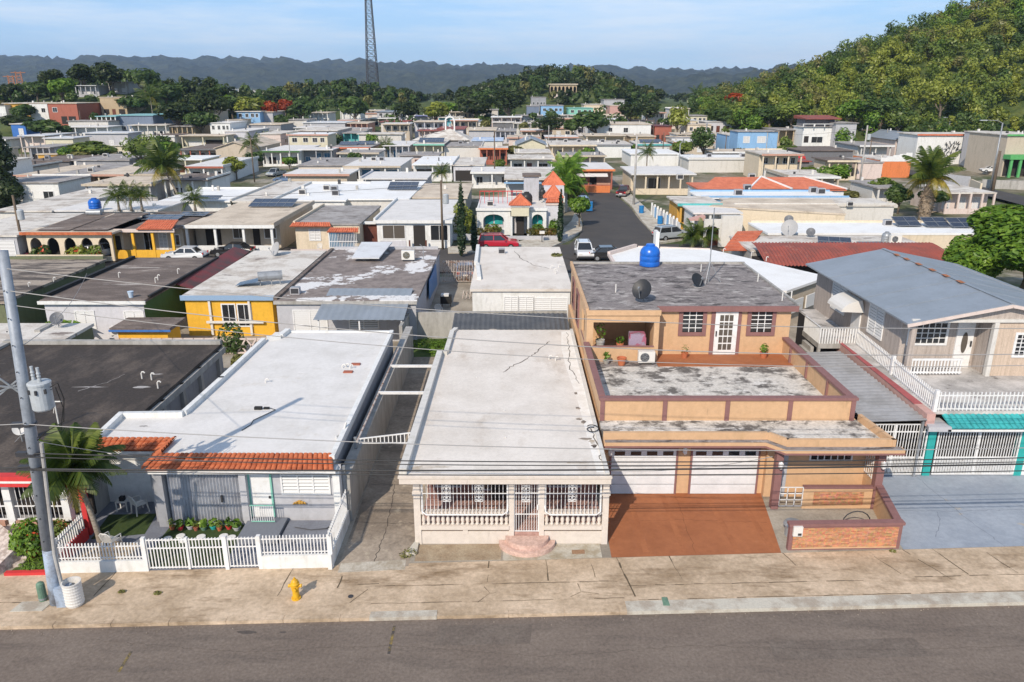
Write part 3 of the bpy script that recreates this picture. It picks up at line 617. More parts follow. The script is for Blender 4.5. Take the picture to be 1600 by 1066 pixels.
# ================================================================== front row, left to right
# ---- A: house with red trim at the left edge
h=T('house','low house with black flat roof and red trimmed porch at the left edge','house',(-22,35,0))
wl=MB();wl.box(-28,-18.1,28.6,32.5,-.3,2.8);wl.box(-28,-17.25,32.5,43.2,-.3,2.8);wl.build('wall',GREYW,h)
rf=MB().prism([(-30,26.9),(-17.2,26.9),(-17.2,28.6),(-18.08,28.6),(-18.08,32.55),(-17.2,32.55),(-17.2,43.2),(-30,43.2)],2.8,3.0).build('roof',RBLACK,h)
p=MB();p.box(-30,-17.2,43.0,43.35,2.9,3.22);p.box(-30,-29.6,39,43,2.9,3.15);p.build('parapet',CONC,h)
rb=MB()
for y in(32.8,34.9,37.2,39.6,42.3):rb.box(-17.25,-17.05,y-.15,y+.15,-.2,2.8)
rb.box(-17.25,-17.02,32.6,43.2,2.45,2.8);rb.build('pilaster_band',CONC,h)
f=MB();f.box(-30,-17.15,26.55,26.9,2.62,3.06);f.box(-17.48,-17.13,26.9,28.62,2.62,3.06);f.build('fascia',REDP,h)
f=MB();f.box(-30,-17.13,26.52,26.55,2.79,2.87);f.build('fascia_stripe',WHT,h)
for x in(-26.5,-22.3,-20.0,-17.75):MB().box(x-.14,x+.14,27.0,27.3,0,2.62).build('column',WHT,h)
MB().box(-28,-20.3,27.0,27.2,0,.85).build('low_wall',SALMON,h);MB().box(-19.9,-17.3,27.0,27.2,0,.85).build('low_wall',SALMON,h)
MB().box(-17.35,-17.15,27.32,27.6,0,2.62).build('side_post',REDP,h)
g=T('porch_grille','white barred grille closing the porch under the red fascia','grille',(-21,27.05,0))
fr=MB();fr.box(-28,-17.9,27.08,27.12,2.5,2.56);fr.box(-28,-17.9,27.08,27.12,1.45,1.5);fr.box(-28,-17.9,27.08,27.12,.86,.92);fr.build('frame',WMET,g)
bars(g,(-27.9,27.1),(-17.95,27.1),.9,2.52,58,WMET)
for x in(-21.2,-18.9):
 o=MB();o.tube([(x+.12*math.cos(k*.5236),27.04,1.95+.28*math.sin(k*.5236))for k in range(13)],.018,5);o.tube([(x+.05*math.cos(k*.5236),27.04,1.95+.12*math.sin(k*.5236))for k in range(13)],.016,5);o.build('ornament',WMET,g)
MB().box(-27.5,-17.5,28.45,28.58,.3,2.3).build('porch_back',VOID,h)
for(px,py)in((222,592),(237,594),(247,607)):q=at(px,py,3.0);pipe_vent(rf,q.x,q.y,3.0)
for i,(px,py,a,b)in enumerate(((222,605,.45,.18),(245,585,.4,.14),(140,605,.9,.08))):q=at(px,py,3.0);blotch(rf,q.x,q.y,3.006,a,b,RGREY,seed=i)
crack(rf,[(at(120,612,3).x,at(120,612,3).y),(at(160,600,3).x,at(160,600,3).y),(at(195,585,3).x,at(195,585,3).y)],3.007,.05,'patch_line',RGREY)
an=MB();q=at(92,665,3.0);an.tube([q,q+Vector((0,0,1.15))],.03,6);an.tube([q+Vector((-.15,0,1.15)),q+Vector((.32,.02,1.15))],.03,6);an.bar(q+Vector((0,0,1.1)),q+Vector((-.13,0,.6)),.02)
an.thing('roof_mast',WPLAS,'thin white tee shaped mast on the black flat roof','mast')
dish(*at(35,415+275,3.0)[:2],3.0,'small white dish on the black roof beside the utility pole',rz=.6,r=.28,m=WPLAS,h=.5)
st=MB()
for k in range(5):st.box(-20.2,-18.6,25.1+k*.32,27.0,k*.14,(k+1)*.14)
s_=st.thing('garden_steps',mk('pink_stone',(.58,.50,.45),(.36,.29,.25),s=5,lo=.44,hi=.56,grain=.2,gs=12,bump=.4),'pinkish stone steps leading up to the red trimmed porch','steps')
sw_=MB();sw_.prism([(-22.5,24.5),(-19.2,24.55),(-18.75,25.6),(-20.2,26.6),(-22.5,26.6)],0,[.35,.35,.8,.95,.95]);sw_.thing('garden_wall',MATS['pink_stone'],'low sloping pink stone garden wall beside the utility pole','wall')
kq=MB();kq.prism([(-18.95,24.55),(-17.3,24.62),(-17.3,24.80),(-18.95,24.73)],0,.12);kq.thing('garden_kerb',REDP,'short red painted kerb edging the small grass bed','kerb')
MB().sheet([(-18.9,24.75),(-17.35,24.82),(-17.35,26.9),(-18.6,26.9)],.014).struct('lawn',GRASS)
leaf_obj('grass_tuft',[((-18.1,25.4,.1),(.7,.7,.14))],700,.07,LF_BR,label='green grass bed in front of the red trimmed house',cat='grass',kind='stuff',spiky=True)
b_=T('flowering_shrub','round green shrub with red blossoms beside the red trimmed porch','shrub',(-18.55,25.7,0))
cl=[((-18.55+dx,25.7+dy,z),(r_,r_,r_*.9))for dx,dy,z,r_ in((0,0,.85,.62),(-.25,.1,1.15,.45),(.3,-.1,.6,.45),(.1,.15,1.3,.4),(-.35,-.1,.6,.4))]
leaf_obj('foliage',cl,1500,.085,LF_BR,b_);leaf_obj('blossoms',cl,130,.06,FLOW,b_);MB().tube([(-18.55,25.7,0),(-18.5,25.75,.8)],.05).build('stem',BARK,b_)
b_=T('flowering_shrub','smaller red blossomed shrub between the pole and the white picket fence','shrub',(-17.65,26.5,0))
cl=[((-17.65+dx,26.5+dy,z),(r_,r_,r_*.9))for dx,dy,z,r_ in((0,0,.7,.4),(-.2,0,.95,.3),(.15,0,.5,.3))]
leaf_obj('foliage',cl,500,.08,LF_MD,b_);leaf_obj('blossoms',cl,90,.06,FLOW,b_);MB().tube([(-17.65,26.5,0),(-17.6,26.5,.7)],.04).build('stem',BARK,b_)
# ---- B: white roofed house with clay tile awnings
h=T('house','grey and white house with clay tile awnings and a wide grey folding door','house',(-11.5,36,0))
outl=[(-17.7,29.75),(-14.45,29.75),(-14.45,28.25),(-7.25,28.25),(-7.4,45.6),(-14.7,45.5),(-15.1,32.5),(-17.9,32.4)]
rf=MB().prism(outl,2.7,3.0).build('roof',RW1,h)
wl=MB();wl.box(-14.9,-7.4,28.35,45.3,-.2,2.7);wl.box(-17.8,-14.9,30.1,32.2,-.2,2.7);wl.build('wall',GREYW,h)
fw=MB();fw.box(-11.05,-7.0,28.28,28.352,0,2.7);fw.build('front_wall',LGREY,h)
MB().box(-17.85,-15.0,30.0,30.12,-.1,2.7).build('side_wall',WHT,h)
MB().prism([(-18.0,28.2),(-17.7,28.2),(-17.7,30.1),(-18.0,30.1)],0,[.9,.9,2.6,2.6]).build('boundary_wall',CONC,h)
c=MB()
def curb(m,a,b,wd=.24,z0=2.95,z1=3.24):
 d=Vector((b[0]-a[0],b[1]-a[1],0));nrm=d.normalized().cross(Vector((0,0,1)))*wd/2;e=d.normalized()*.1
 m.prism([(a[0]-nrm.x-e.x,a[1]-nrm.y-e.y),(b[0]-nrm.x+e.x,b[1]-nrm.y+e.y),(b[0]+nrm.x+e.x,b[1]+nrm.y+e.y),(a[0]+nrm.x-e.x,a[1]+nrm.y-e.y)][::-1],z0,z1)
curb(c,(-17.75,29.9),(-17.9,32.4));curb(c,(-17.7,32.4),(-15.2,32.5));curb(c,(-15.1,32.7),(-14.95,37));curb(c,(-14.95,37),(-14.8,43.5));curb(c,(-14.6,43.9),(-14.1,44.2),.3);curb(c,(-14.0,44.4),(-13.9,45.4),.3);curb(c,(-13.7,45.5),(-7.6,45.5),.2,2.95,3.08)
curb(c,(-7.32,28.3),(-7.45,45.4),.22,2.95,3.14);c.build('parapet',WHT,h)
tiles((-14.75,27.72,2.72),(-7.15,27.72,2.72),(-14.35,28.45,3.12),(-7.35,28.45,3.12),36,3).build('tile_awning',TILE,h)
tiles((-17.75,29.35,2.8),(-14.9,29.35,2.8),(-17.75,29.95,3.12),(-14.6,29.95,3.12),13,3).build('tile_awning',TILE,h)
tiles((-14.9,29.6,2.82),(-14.85,27.75,2.72),(-14.3,29.9,3.2),(-14.35,28.5,3.15),7,3).build('tile_hip',TILE,h)
f=MB();f.box(-14.65,-7.1,27.72,28.3,2.56,2.68);f.box(-17.75,-14.9,29.36,30.0,2.64,2.76);f.build('fascia',WHT,h)
for x0,x1,mm in((-14.62,-14.24,GREYW),(-11.12,-10.85,LGREY),(-7.3,-7.02,WHT)):MB().box(x0,x1,27.95,28.35,-.05,2.56).build('column',mm,h)
gd=MB();n=46
for i in range(n):
 x0=-14.22+3.08*i/n;x1=x0+3.08/n;a,b=(.0,.09)if i%2 else(.09,.0)
 gd.add([(x0,28.2+a,.1),(x1,28.2+b,.1),(x1,28.2+b,2.5),(x0,28.2+a,2.5)],[(0,1,2,3)])
gdo=gd.build('folding_door',GREYM,h);MB().box(-14.24,-11.1,28.16,28.3,2.42,2.56).build('door_track',GREYM,gdo)
for x in(-12.0,-12.05):pass
MB().box(-12.02,-11.95,28.12,28.2,1.05,1.35).build('latch',DKM,gdo)
dd=MB().box(-10.78,-9.95,28.22,28.28,.32,2.45).build('door',WMET,h);MB().box(-10.05,-9.98,28.17,28.22,1.2,1.3).build('handle',DKM,dd)
fr=MB();fr.box(-10.85,-10.78,28.2,28.3,.32,2.5);fr.box(-9.95,-9.88,28.2,28.3,.32,2.5);fr.build('door_frame',MINT,dd)
gg=T('porch_gate','small pale green porch gate in front of the white door','gate',(-10.3,27.75,.3))
m=MB();m.box(-10.72,-9.75,27.74,27.77,1.1,1.14);m.box(-10.72,-9.75,27.74,27.77,.36,.4);m.build('frame',MATS['wall_mint'],gg);bars(gg,(-10.7,27.755),(-9.78,27.755),.38,1.12,11,WMET,.02)
window(h,-9.45,-7.55,1.42,2.5,28.28,'louver',WMET,3)
MB().prism([(-10.95,26.55),(-9.35,26.6),(-9.35,28.2),(-10.95,28.2)],0,.3).build('stoop',mk('stoop_grey',(.17,.185,.215),grain=.1),h)
MB().prism([(-9.3,26.8),(-7.1,26.9),(-7.1,28.2),(-9.3,28.2)],0,.16).build('terrace',MATS['yard_grey'],h)
q=at(408,640,3.0)
jb=MB();jb.box(q.x-.3,q.x+.05,q.y-.08,q.y+.08,3.02,3.14);jb.box(q.x+.12,q.x+.38,q.y-.02,q.y+.1,3.02,3.1);jb.tube([(q.x+.4,q.y,3.08),(q.x+.7,q.y-.1,3.03),(q.x+.5,q.y-.5,3.03),(q.x+.05,q.y-1.3,3.03),(q.x+.1,q.y-1.8,3.03),(q.x-.1,q.y-2.4,3.03)],.018,5)
jb.thing('cable_junction',BLK,'black cable splice and loose wire lying on the clean white roof','cable')
for i,(px,py)in enumerate(((556,570),(544,582))):
 q=at(px,py,3.0);MB().box(q.x-.24,q.x+.24,q.y-.13,q.y+.13,3.002,3.07).thing('clay_block',mk('clay_block'+'_red'*i,(.33,.11,.07),grain=.2),('farther' if i==0 else 'nearer')+' of two reddish clay blocks lying on the white roof','brick')
for(px,py)in((535,575),(541,574),(547,576),(415,598)):q=at(px,py,3.0);pipe_vent(rf,q.x,q.y,3.0,.12)
q=at(225,666,3.0);blotch(rf,q.x,q.y,3.005,.22,.1,RGREY,seed=3)
q=at(528,690,3.0);MB().tube([(q.x,q.y-.1,3.05),(q.x-.15,q.y+.4,3.05),(q.x+.05,q.y+.9,3.05),(q.x+.1,q.y+1.3,3.3)],.05,6).build('drain_pipe',WPLAS,rf)
# front garden
fn=T('fence','white picket fence on a low white wall along the grey house garden','fence',(-12,24.9,0))
yq=lambda x:24.72+.036*(x+17)
def lowwall(x0,x1,z1,nm='low_wall'):return MB().prism([(x0,yq(x0)),(x1,yq(x1)),(x1,yq(x1)+.14),(x0,yq(x0)+.14)],-.05,z1).build(nm,WHT,fn)
lowwall(-17.0,-13.75,.47);lowwall(-9.5,-6.85,.55)
for(x0,x1,z0,z1,n)in((-16.95,-13.85,.52,1.22,27),(-9.45,-6.95,.6,1.4,21)):
 m=MB();
 for z in(z0+.08,z1-.15):m.bar((x0,yq(x0)+.07,z),(x1,yq(x1)+.07,z),.035)
 m.build('rail',WMET,fn);bars(fn,(x0,yq(x0)+.07),(x1,yq(x1)+.07),z0,z1,n,WMET,.04,'picket')
for x in(-13.75,-10.75,-9.5,-6.85,-17.0):MB().box(x-.07,x+.07,yq(x),yq(x)+.14,-.05,1.42).build('post',WMET,fn)
for(x0,x1,n,lb)in((-13.65,-10.85,24,'wide double white bar gate in the picket fence'),(-10.65,-9.6,9,'narrow white bar gate beside the double gate')):
 gt=T('garden_gate',lb,'gate',((x0+x1)/2,yq(x0),0));m=MB()
 for z in(.12,.95,1.3):m.bar((x0,yq(x0)+.07,z),(x1,yq(x1)+.07,z),.04)
 m.build('frame',WMET,gt);bars(gt,(x0,yq(x0)+.07),(x1,yq(x1)+.07),.08,1.36,n,WMET,.038)
 if n>20:MB().box(-12.2,-12.12,yq(-12)-.0,yq(-12)+.12,.05,1.4).build('meeting_post',WMET,gt)
f2=T('fence','short white picket fence dividing the red trimmed porch from the palm garden','fence',(-17.2,26,0))
MB().box(-17.28,-17.1,24.9,27.1,0,.5).build('low_wall',REDP,f2);bars(f2,(-17.19,24.95),(-17.19,27.0),.5,1.2,15,WMET,.045,'picket');MB().box(-17.21,-17.17,24.9,27.05,1.0,1.05).build('rail',WMET,f2)
f3=T('fence','white barred fence on the garden side beside the narrow driveway','fence',(-6.9,26.5,0))
MB().box(-6.95,-6.8,24.95,28.3,-.05,.6).build('low_wall',WHT,f3);bars(f3,(-6.87,25.1),(-6.87,28.2),.6,1.6,20,WMET,.035,'picket');m=MB();m.box(-6.89,-6.85,25,28.3,1.42,1.46);m.build('rail',WMET,f3)
MB().sheet([(-14.2,25.1),(-11,25.15),(-11,28.1),(-14.2,28.1)],.012).struct('lawn',mk('turf_green',(.035,.06,.018),(.05,.075,.02),s=6,lo=.4,hi=.6,grain=.3,gs=40,bump=.5))
MB().sheet([(-17.0,27.0),(-15.0,27.4),(-15.2,29.0),(-17.2,28.9)],.013).struct('lawn',MATS['turf_green'])
MB().prism([(-16.9,25.1),(-15.3,25.0),(-14.6,25.7),(-15.0,26.7),(-16.2,26.9),(-16.9,26.2)],.0,.02).struct('patio',mk('patio_tan',(.42,.32,.2),(.33,.25,.16),s=1.5,lo=.42,hi=.6,grain=.12))
for i in range(9):
 x=-14.0+i*.33+RNG.uniform(-.06,.06)
 pm_=(TERRAP,REDP,LGREY,MATS['wall_brick_red'],GREENU,TEALP)[i%6]
 pot(x,27.75+RNG.uniform(-.1,.1),.01,'small potted garden plant in the row before the grey folding door',r=.11+.03*(i%3),h=.17,pm_=pm_,plant='bush' if i%3 else 'spiky',group='potted plants before the folding door',hp=.3)
for i,(x,y)in enumerate(((-13.9,27.0),(-13.45,27.2),(-12.6,27.15),(-11.7,27.2),(-11.35,27.1),(-13.2,26.9))):
 d=MB()._lathe([(.18,0),(.18,.05),(.15,.06)],(x,y,.012),12);d.thing('stepping_stone',WHT,'round white stepping stone on the dark green turf','stepping stone','round stepping stones on the turf')
chair(-15.75,26.3,.02,2.9,'beige plastic armchair standing beside the garden palm trunk');chair(-15.95,29.1,.02,2.5,'beige plastic armchair against the white side wall')
tb=T('side_table','small white plastic table beside the wall chair','table',(-16.75,29.3,0));MB().box(-17.0,-16.5,29.1,29.5,.45,.48).build('tabletop',WPLAS,tb)
for sx in(-.22,.22):
 for sy in(-.17,.17):MB().box(-16.75+sx-.02,-16.75+sx+.02,29.3+sy-.02,29.3+sy+.02,0,.45).build('leg',WPLAS,tb)
MB().box(-16.85,-16.65,29.2,29.4,.48,.66).thing('dark_jar',BLK,'dark container standing on the small white table','container')
# things stuck on the grey front wall
lz=MB();c0=Vector((-8.8,28.22,.92))
for k in range(5):lz.bar(c0+Vector((-.25+k*.12,0,0)),c0+Vector((-.2+k*.1,-.03,.18-abs(k-2)*.05)),.1,.05)
lz.thing('wall_ornament',OCHRE,'brown ornament hanging on the grey front wall below the jalousie','ornament')
hs=MB();hs.tube([(-8.9,27.6,.2),(-8.2,27.4,.2),(-7.6,27.5,.2),(-7.35,27.8,.2),(-7.4,28.1,.3)],.02,5);hs.thing('garden_hose',DKM,'dark garden hose lying on the raised terrace','hose')
# ---- C: narrow driveway between the two white roofs
bw=MB();bw.box(-7.15,-6.7,28.4,49.5,-.1,2.15);bw.thing('boundary_wall',CONC,'long grey boundary wall along the narrow driveway','wall')
rl=MB();rl.tube([(-6.78,30.6,2.62),(-6.78,43.5,2.62)],.05,6);rl.thing('rusty_rail',PLATS,'long rusty rail running above the grey boundary wall','rail')
for i,(y,lb)in enumerate(((36.3,'nearer plain white beam spanning the narrow driveway'),(40.3,'farther white beam with peeling paint spanning the narrow driveway'))):
 MB().box(-6.8,-4.1,y,y+.12,2.55,2.68).thing('beam',WMET,lb,'beam')
lt=T('lattice_beam','white ladder shaped gate beam across the narrow driveway','gate beam',(-5.4,31.0,2.3))
m=MB();m.bar((-6.75,30.9,2.42),(-4.15,30.9,2.42),.05);m.bar((-6.75,30.9,2.62),(-4.15,30.9,2.95),.05);m.build('frame',WMET,lt)
for k in range(15):t=k/14;xx=-6.7+2.5*t;m=MB().bar((xx,30.9,2.42),(xx,30.9,2.62+.33*t),.04);m.build('rung',WMET,lt)
MB().box(-6.98,-6.86,28.35,28.45,0,2.6).thing('gate_post',GALV,'grey metal post at the mouth of the narrow driveway','post')
MB().box(-6.98,-6.86,30.85,30.95,0,2.7).thing('gate_post',GALV,'grey metal post carrying the white ladder shaped beam','post')
leaf_obj('grass_tuft',[((-5.0,50.6,.25),(1.1,1.2,.45)),((-6.0,51.6,.2),(.9,1.3,.25)),((-4.2,51.8,.2),(1.0,1.2,.4))],1500,.13,LF_BR,label='bright green grass clump at the end of the narrow driveway',cat='grass',kind='stuff',spiky=True)
leaf_obj('weed',[((-4.0,25.9,.12),(.28,.22,.16)),((-4.25,25.75,.08),(.2,.15,.1))],90,.06,LF_OL,label='dry weeds growing at the corner of the cream house',cat='weeds',kind='stuff')
bk=T('boundary_wall','bare grey back wall behind the cream roofed house','wall',(-2,53.6,0))
MB().prism([(-7.5,53.4),(4.0,53.9),(4.0,54.1),(-7.5,53.6)],-.1,2.0).build('wall_panel',CONC,bk);MB().prism([(-7.62,49.5),(-7.4,49.5),(-7.4,53.6),(-7.62,53.6)],-.1,[2.2,2.2,2.0,2.0]).build('side_panel',CONC,bk)
# ---- D: cream house in the middle
h=T('house','cream house with balustrade porch, white grilles and a plain flat roof','house',(-.2,36,0))
outl=[(-4.3,26.62),(3.79,26.62),(3.79,45.7),(-3.65,45.7),(-3.8,41.0),(-4.15,41.0)]
rf=MB().prism(outl,2.78,3.08).build('roof',RW2,h)
MB().box(-3.65,3.62,29.4,45.5,-.2,2.78).build('wall',PORCHW,h)
f=MB();f.box(-4.36,3.83,26.5,26.62,2.77,3.12);f.box(-4.4,3.86,26.46,26.62,3.02,3.1);f.build('fascia',PORCHW,h)
c=MB();curb(c,(-4.22,26.75),(-4.06,40.9),.3,3.0,3.36);curb(c,(-4.0,41.0),(-3.75,41.0),.25,3,3.3);curb(c,(-3.72,41.1),(-3.66,44.9),.26,3.0,3.3);curb(c,(-3.6,45.2),(-3.5,45.6),.26,3,3.25);curb(c,(3.7,26.8),(3.7,45.6),.16,3.0,3.16);c.build('parapet',WHT2,h)
fl=MB().box(-3.7,3.65,26.72,29.42,-.1,.52).build('porch_floor',PTILE,h)
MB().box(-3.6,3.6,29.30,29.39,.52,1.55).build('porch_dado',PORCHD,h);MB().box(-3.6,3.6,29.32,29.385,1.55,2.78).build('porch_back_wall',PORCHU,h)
MB().box(-3.85,-3.64,26.9,29.4,.5,2.78).build('porch_side_wall',PORCHW,h)if False else None
dd=MB().box(-.9,.05,29.2,29.3,.55,2.6).build('door',VOID,h)
window(h,-1.65,-.35,1.05,2.6,29.3,'dark',GREYM,2,3);window(h,-3.2,-2.2,1.2,2.5,29.3,'brown',GREYM,2,2);window(h,1.6,2.9,1.2,2.5,29.3,'brown',GREYM,2,2)
for x0,x1 in((-3.86,-3.60),(-.12,.08),(1.07,1.27),(3.56,3.80)):MB().box(x0,x1,26.66,26.92,0,2.77).build('column',PORCHW,h)
for x0,x1 in((-3.9,-3.56),(3.52,3.84)):MB().box(x0,x1,26.63,26.95,2.2,2.36).build('capital',PORCHW,h)
for x0,x1 in((-3.6,-.12),(1.27,3.56)):
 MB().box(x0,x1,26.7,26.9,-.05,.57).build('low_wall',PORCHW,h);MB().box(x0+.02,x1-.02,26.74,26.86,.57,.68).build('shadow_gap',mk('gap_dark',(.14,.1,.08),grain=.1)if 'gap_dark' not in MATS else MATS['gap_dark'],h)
 MB().box(x0,x1,26.62,26.92,.68,.84).build('sill',PORCHW,h);MB().box(x0,x1,26.66,26.9,1.36,1.46).build('balustrade_rail',PORCHW,h)
 n=18 if x0<0 else 11
 prof=[(.05,0),(.075,.01),(.075,.06),(.045,.09),(.085,.2),(.07,.28),(.04,.38),(.035,.42),(.06,.45),(.06,.5),(.05,.52)]
 base=MB()._lathe(prof,(0,0,0),10).mesh('baluster',PORCHW,True)
 for i in range(n):
  o=bpy.data.objects.new('baluster',base);COL.objects.link(o);o.parent=h;o.location=Vector((x0+(x1-x0)*(i+.5)/n,26.78,.84))-ORG[h.name]
 if x0<0:MB().box(-1.95,-1.75,26.68,26.72,.45,.7).build('spout',PORCHW,h)
def ornament(par,x,y,z,hh=.72,ww=.3):
 o=MB();
 for k in(-1,1):
  o.tube([(x+k*ww/2,y,z-hh/2),(x+k*ww/2,y,z+hh/2)],.014,4)
  for q in(-1,0,1):o.tube([(x+k*(.07+.05*math.cos(a*.6)),y-.01,z+q*hh*.28+.07*math.sin(a*.6))for a in range(11)],.013,4)
  o.bar((x,y,z+k*hh*.48),(x+ww/2*k,y,z+k*hh*.35),.02);o.bar((x,y,z+k*hh*.48),(x-ww/2*k,y,z+k*hh*.35),.02)
 for q in(-.5,.5):o.bar((x-ww/2,y,z+q*hh),(x+ww/2,y,z+q*hh),.022)
 o.bar((x-ww/2,y-.005,z),(x+ww/2,y-.005,z),.03);o.bar((x,y-.005,z-hh/2),(x,y-.005,z+hh/2),.025)
 o.build('ornament',WMET,par)
for(x0,x1,nb,orn,lb)in((-3.5,-.2,23,(-2.55,-1.3),'wide white bar grille with two cast ornaments left of the porch gate'),(1.33,3.45,15,(2.35,),'narrower white bar grille with one ornament right of the porch gate')):
 g=T('porch_grille',lb,'grille',((x0+x1)/2,26.7,1.45))
 m=MB();m.bar((x0,26.72,2.25),(x1,26.72,2.25),.03);m.bar((x0,26.72,2.76),(x1,26.72,2.76),.03);m.tube([(x0-.04,26.72,2.76),(x0-.04,26.72,1.75),(x0-.02,26.55,1.55),(x0+.15,26.42,1.48),(x1-.15,26.42,1.48),(x1+.02,26.55,1.55),(x1+.04,26.72,1.75),(x1+.04,26.72,2.76)],.028,6)
 m.build('frame',WMET,g);off=ORG[g.name]
 base=MB().tube([(0,0,2.76),(0,0,1.72),(0,-.12,1.58),(0,-.3,1.48)],.013,5).mesh('bar',WMET)
 for i in range(nb):
  o=bpy.data.objects.new('bar',base);COL.objects.link(o);o.parent=g;o.location=Vector((x0+(x1-x0)*i/(nb-1),26.72,0))-off
 for x in orn:ornament(g,x,26.69,2.28)
g=T('porch_gate','white bar gate with cast ornament above the round steps','gate',(.55,26.75,.5))
m=MB();
for z in(.56,1.32,2.25,2.76):m.bar((.1,26.75,z),(1.05,26.75,z),.035)
for x in(.1,1.05):m.bar((x,26.75,.54),(x,26.75,2.78),.045)
m.build('frame',WMET,g);bars(g,(.17,26.75),(.98,26.75),.56,2.76,9,WMET,.02);ornament(g,.55,26.71,2.25);MB().box(.98,1.04,26.68,26.74,1.55,1.75).build('lock',WMET,g)
st=T('steps','round pink brick steps before the cream house porch','steps',(.6,26.4,0))
for r_,z0,z1 in((1.12,0,.2),(.86,.2,.4)):MB().prism([(.6+r_*math.cos(math.pi+math.pi*k/18),26.66+r_*.85*math.sin(math.pi+math.pi*k/18))for k in range(19)],z0,z1).build('step',STEPB,st)
MB().prism([(-.35,25.55),(3.5,25.75),(3.5,26.68),(-.35,26.68)],-.1,.02).struct('apron',mk('apron_grey',(.46,.43,.36),(.33,.28,.2),s=1.5,lo=.42,hi=.6,grain=.15))
MB().prism([(-3.75,25.5),(-.42,25.6),(-.42,26.68),(-3.75,26.6)],-.1,.015).struct('apron',mk('apron_tan',(.36,.29,.2),(.27,.2,.13),s=1.5,lo=.4,hi=.6,grain=.2,bump=.4))
MB().prism([(-4.15,25.9),(-3.72,25.9),(-3.72,26.7),(-3.9,26.7)],0,.1).thing('column_footing',KERB,'pale concrete footing beside the left porch column','footing')
MB().prism([(2.35,25.95),(2.85,25.98),(2.85,26.25),(2.35,26.22)],.021,.032).thing('meter_cover',mk('rusty_cover',(.28,.17,.1),grain=.25),'small rusty square cover in the apron before the cream house','cover')
crack(rf,[(at(858,533,3.08).x,at(858,533,3.08).y),(at(840,548,3.08).x,at(840,548,3.08).y),(at(828,558,3.08).x,at(828,558,3.08).y),(at(800,572,3.08).x,at(800,572,3.08).y),(at(786,582,3.08).x,at(786,582,3.08).y)],3.086,.06)
crack(rf,[(at(886,520,3.08).x,at(886,520,3.08).y),(at(890,545,3.08).x,at(890,545,3.08).y),(at(888,562,3.08).x,at(888,562,3.08).y),(at(893,580,3.08).x,at(893,580,3.08).y),(at(905,600,3.08).x,at(905,600,3.08).y)],3.086,.045)
crack(rf,[(at(925,670,3.08).x,at(925,670,3.08).y),(at(935,700,3.08).x,at(935,700,3.08).y),(at(941,720,3.08).x,at(941,720,3.08).y)],3.086,.05)
STN=mk('roof_stain',(.43,.36,.28),(.56,.52,.46),s=4,lo=.4,hi=.6,grain=.1)
for i,(px,py,a,b)in enumerate(((652,732,.25,.3),(905,723,.5,.12),(770,515,.35,.12),(925,690,.16,.25),(690,730,.5,.1))):q=at(px,py,3.08);blotch(rf,q.x,q.y,3.084,a,b,STN,seed=10+i)
SEAL=mk('roof_sealant',(.78,.75,.70),(.7,.66,.6),s=2,lo=.42,hi=.6,grain=.05)
MB().sheet([(3.3,26.9),(3.6,26.9),(3.6,45.4),(3.05,45.4),(2.85,42),(2.9,39),(3.15,34)],3.083).build('sealant_strip',SEAL,rf)
for(px,py)in((858,562),(868,564),(745,590),(788,642),(790,684)):q=at(px,py,3.08);pipe_vent(rf,q.x,q.y,3.08,.16 if py<570 else .04,py<570)
for i,(px,py,a,b)in enumerate(((903,638,.14,.16),(905,655,.2,.12),(900,615,.1,.2),(915,686,.3,.12),(928,697,.14,.2),(912,660,.12,.2))):q=at(px,py,3.08);blotch(rf,q.x,q.y,3.0875+i*.0005,a,b,RSTREAK,seed=30+i)
lp=MB();q=at(926,674,3.08);lp.tube([(q.x+.25*math.cos(k*.6),q.y+.3*math.sin(k*.6),3.12+.01*k)for k in range(16)],.022,5);lp.thing('cable_coil',BLK,'coil of black cable on the right edge of the plain flat roof','cable')
sh=T('lean_to_roof','dark corrugated lean-to roof behind the cream house','lean-to',(0,48.5,0))
corrugated(-3.9,3.72,47.5,50.2,lambda x,y:2.55+(y-47.5)*.12,'y',.33,.022).build('roof_sheet',RMETD,sh)
for x in(-3.7,0,3.6):MB().box(x-.05,x+.05,50.0,50.1,0,2.8).build('post',GALV,sh)
for x in(-3.7,3.6):MB().box(x-.05,x+.05,47.6,47.7,0,2.5).build('post',GALV,sh)
# ---- E: two storey peach house
h=T('house','two storey peach house with mauve trim and two white garage doors','house',(9.8,40,0))
wl=MB();wl.box(3.95,11.2,30.75,52,-.2,3.0);wl.box(11.2,15.85,30.45,52,-.2,2.81);wl.build('wall',PEACH,h)
top=MB().prism([(3.92,29.95),(10.9,29.95),(11.5,29.25),(15.95,29.25),(15.6,31.95),(3.95,31.95)],2.82,3.06).build('ledge_roof',RMOLD,h)
f=MB()
def strip(pts,z0,z1,d):
 for a,b in zip(pts[:-1],pts[1:]):
  v=Vector((b[0]-a[0],b[1]-a[1],0)).normalized();nrm=v.cross(Vector((0,0,1)));e=v*.0
  f.prism([(a[0],a[1]),(b[0],b[1]),(b[0]-nrm.x*d,b[1]-nrm.y*d),(a[0]-nrm.x*d,a[1]-nrm.y*d)],z0,z1)
ed=[(3.9,29.9),(10.9,29.9),(11.5,29.2),(16.05,29.2),(15.75,31.9)]
strip(ed,3.06,3.38,.16);f.build('cornice',PEACH,h)
f=MB();ed2=[(3.9,29.55),(10.75,29.55),(11.35,28.85),(16.3,28.85),(16.3,29.2)]
f.prism([(3.9,29.55),(10.75,29.55),(11.35,28.85),(16.3,28.85),(16.3,29.2),(11.52,29.2),(10.92,29.9),(3.9,29.9)],2.88,3.06);f.build('lower_cornice',PEACH,h)
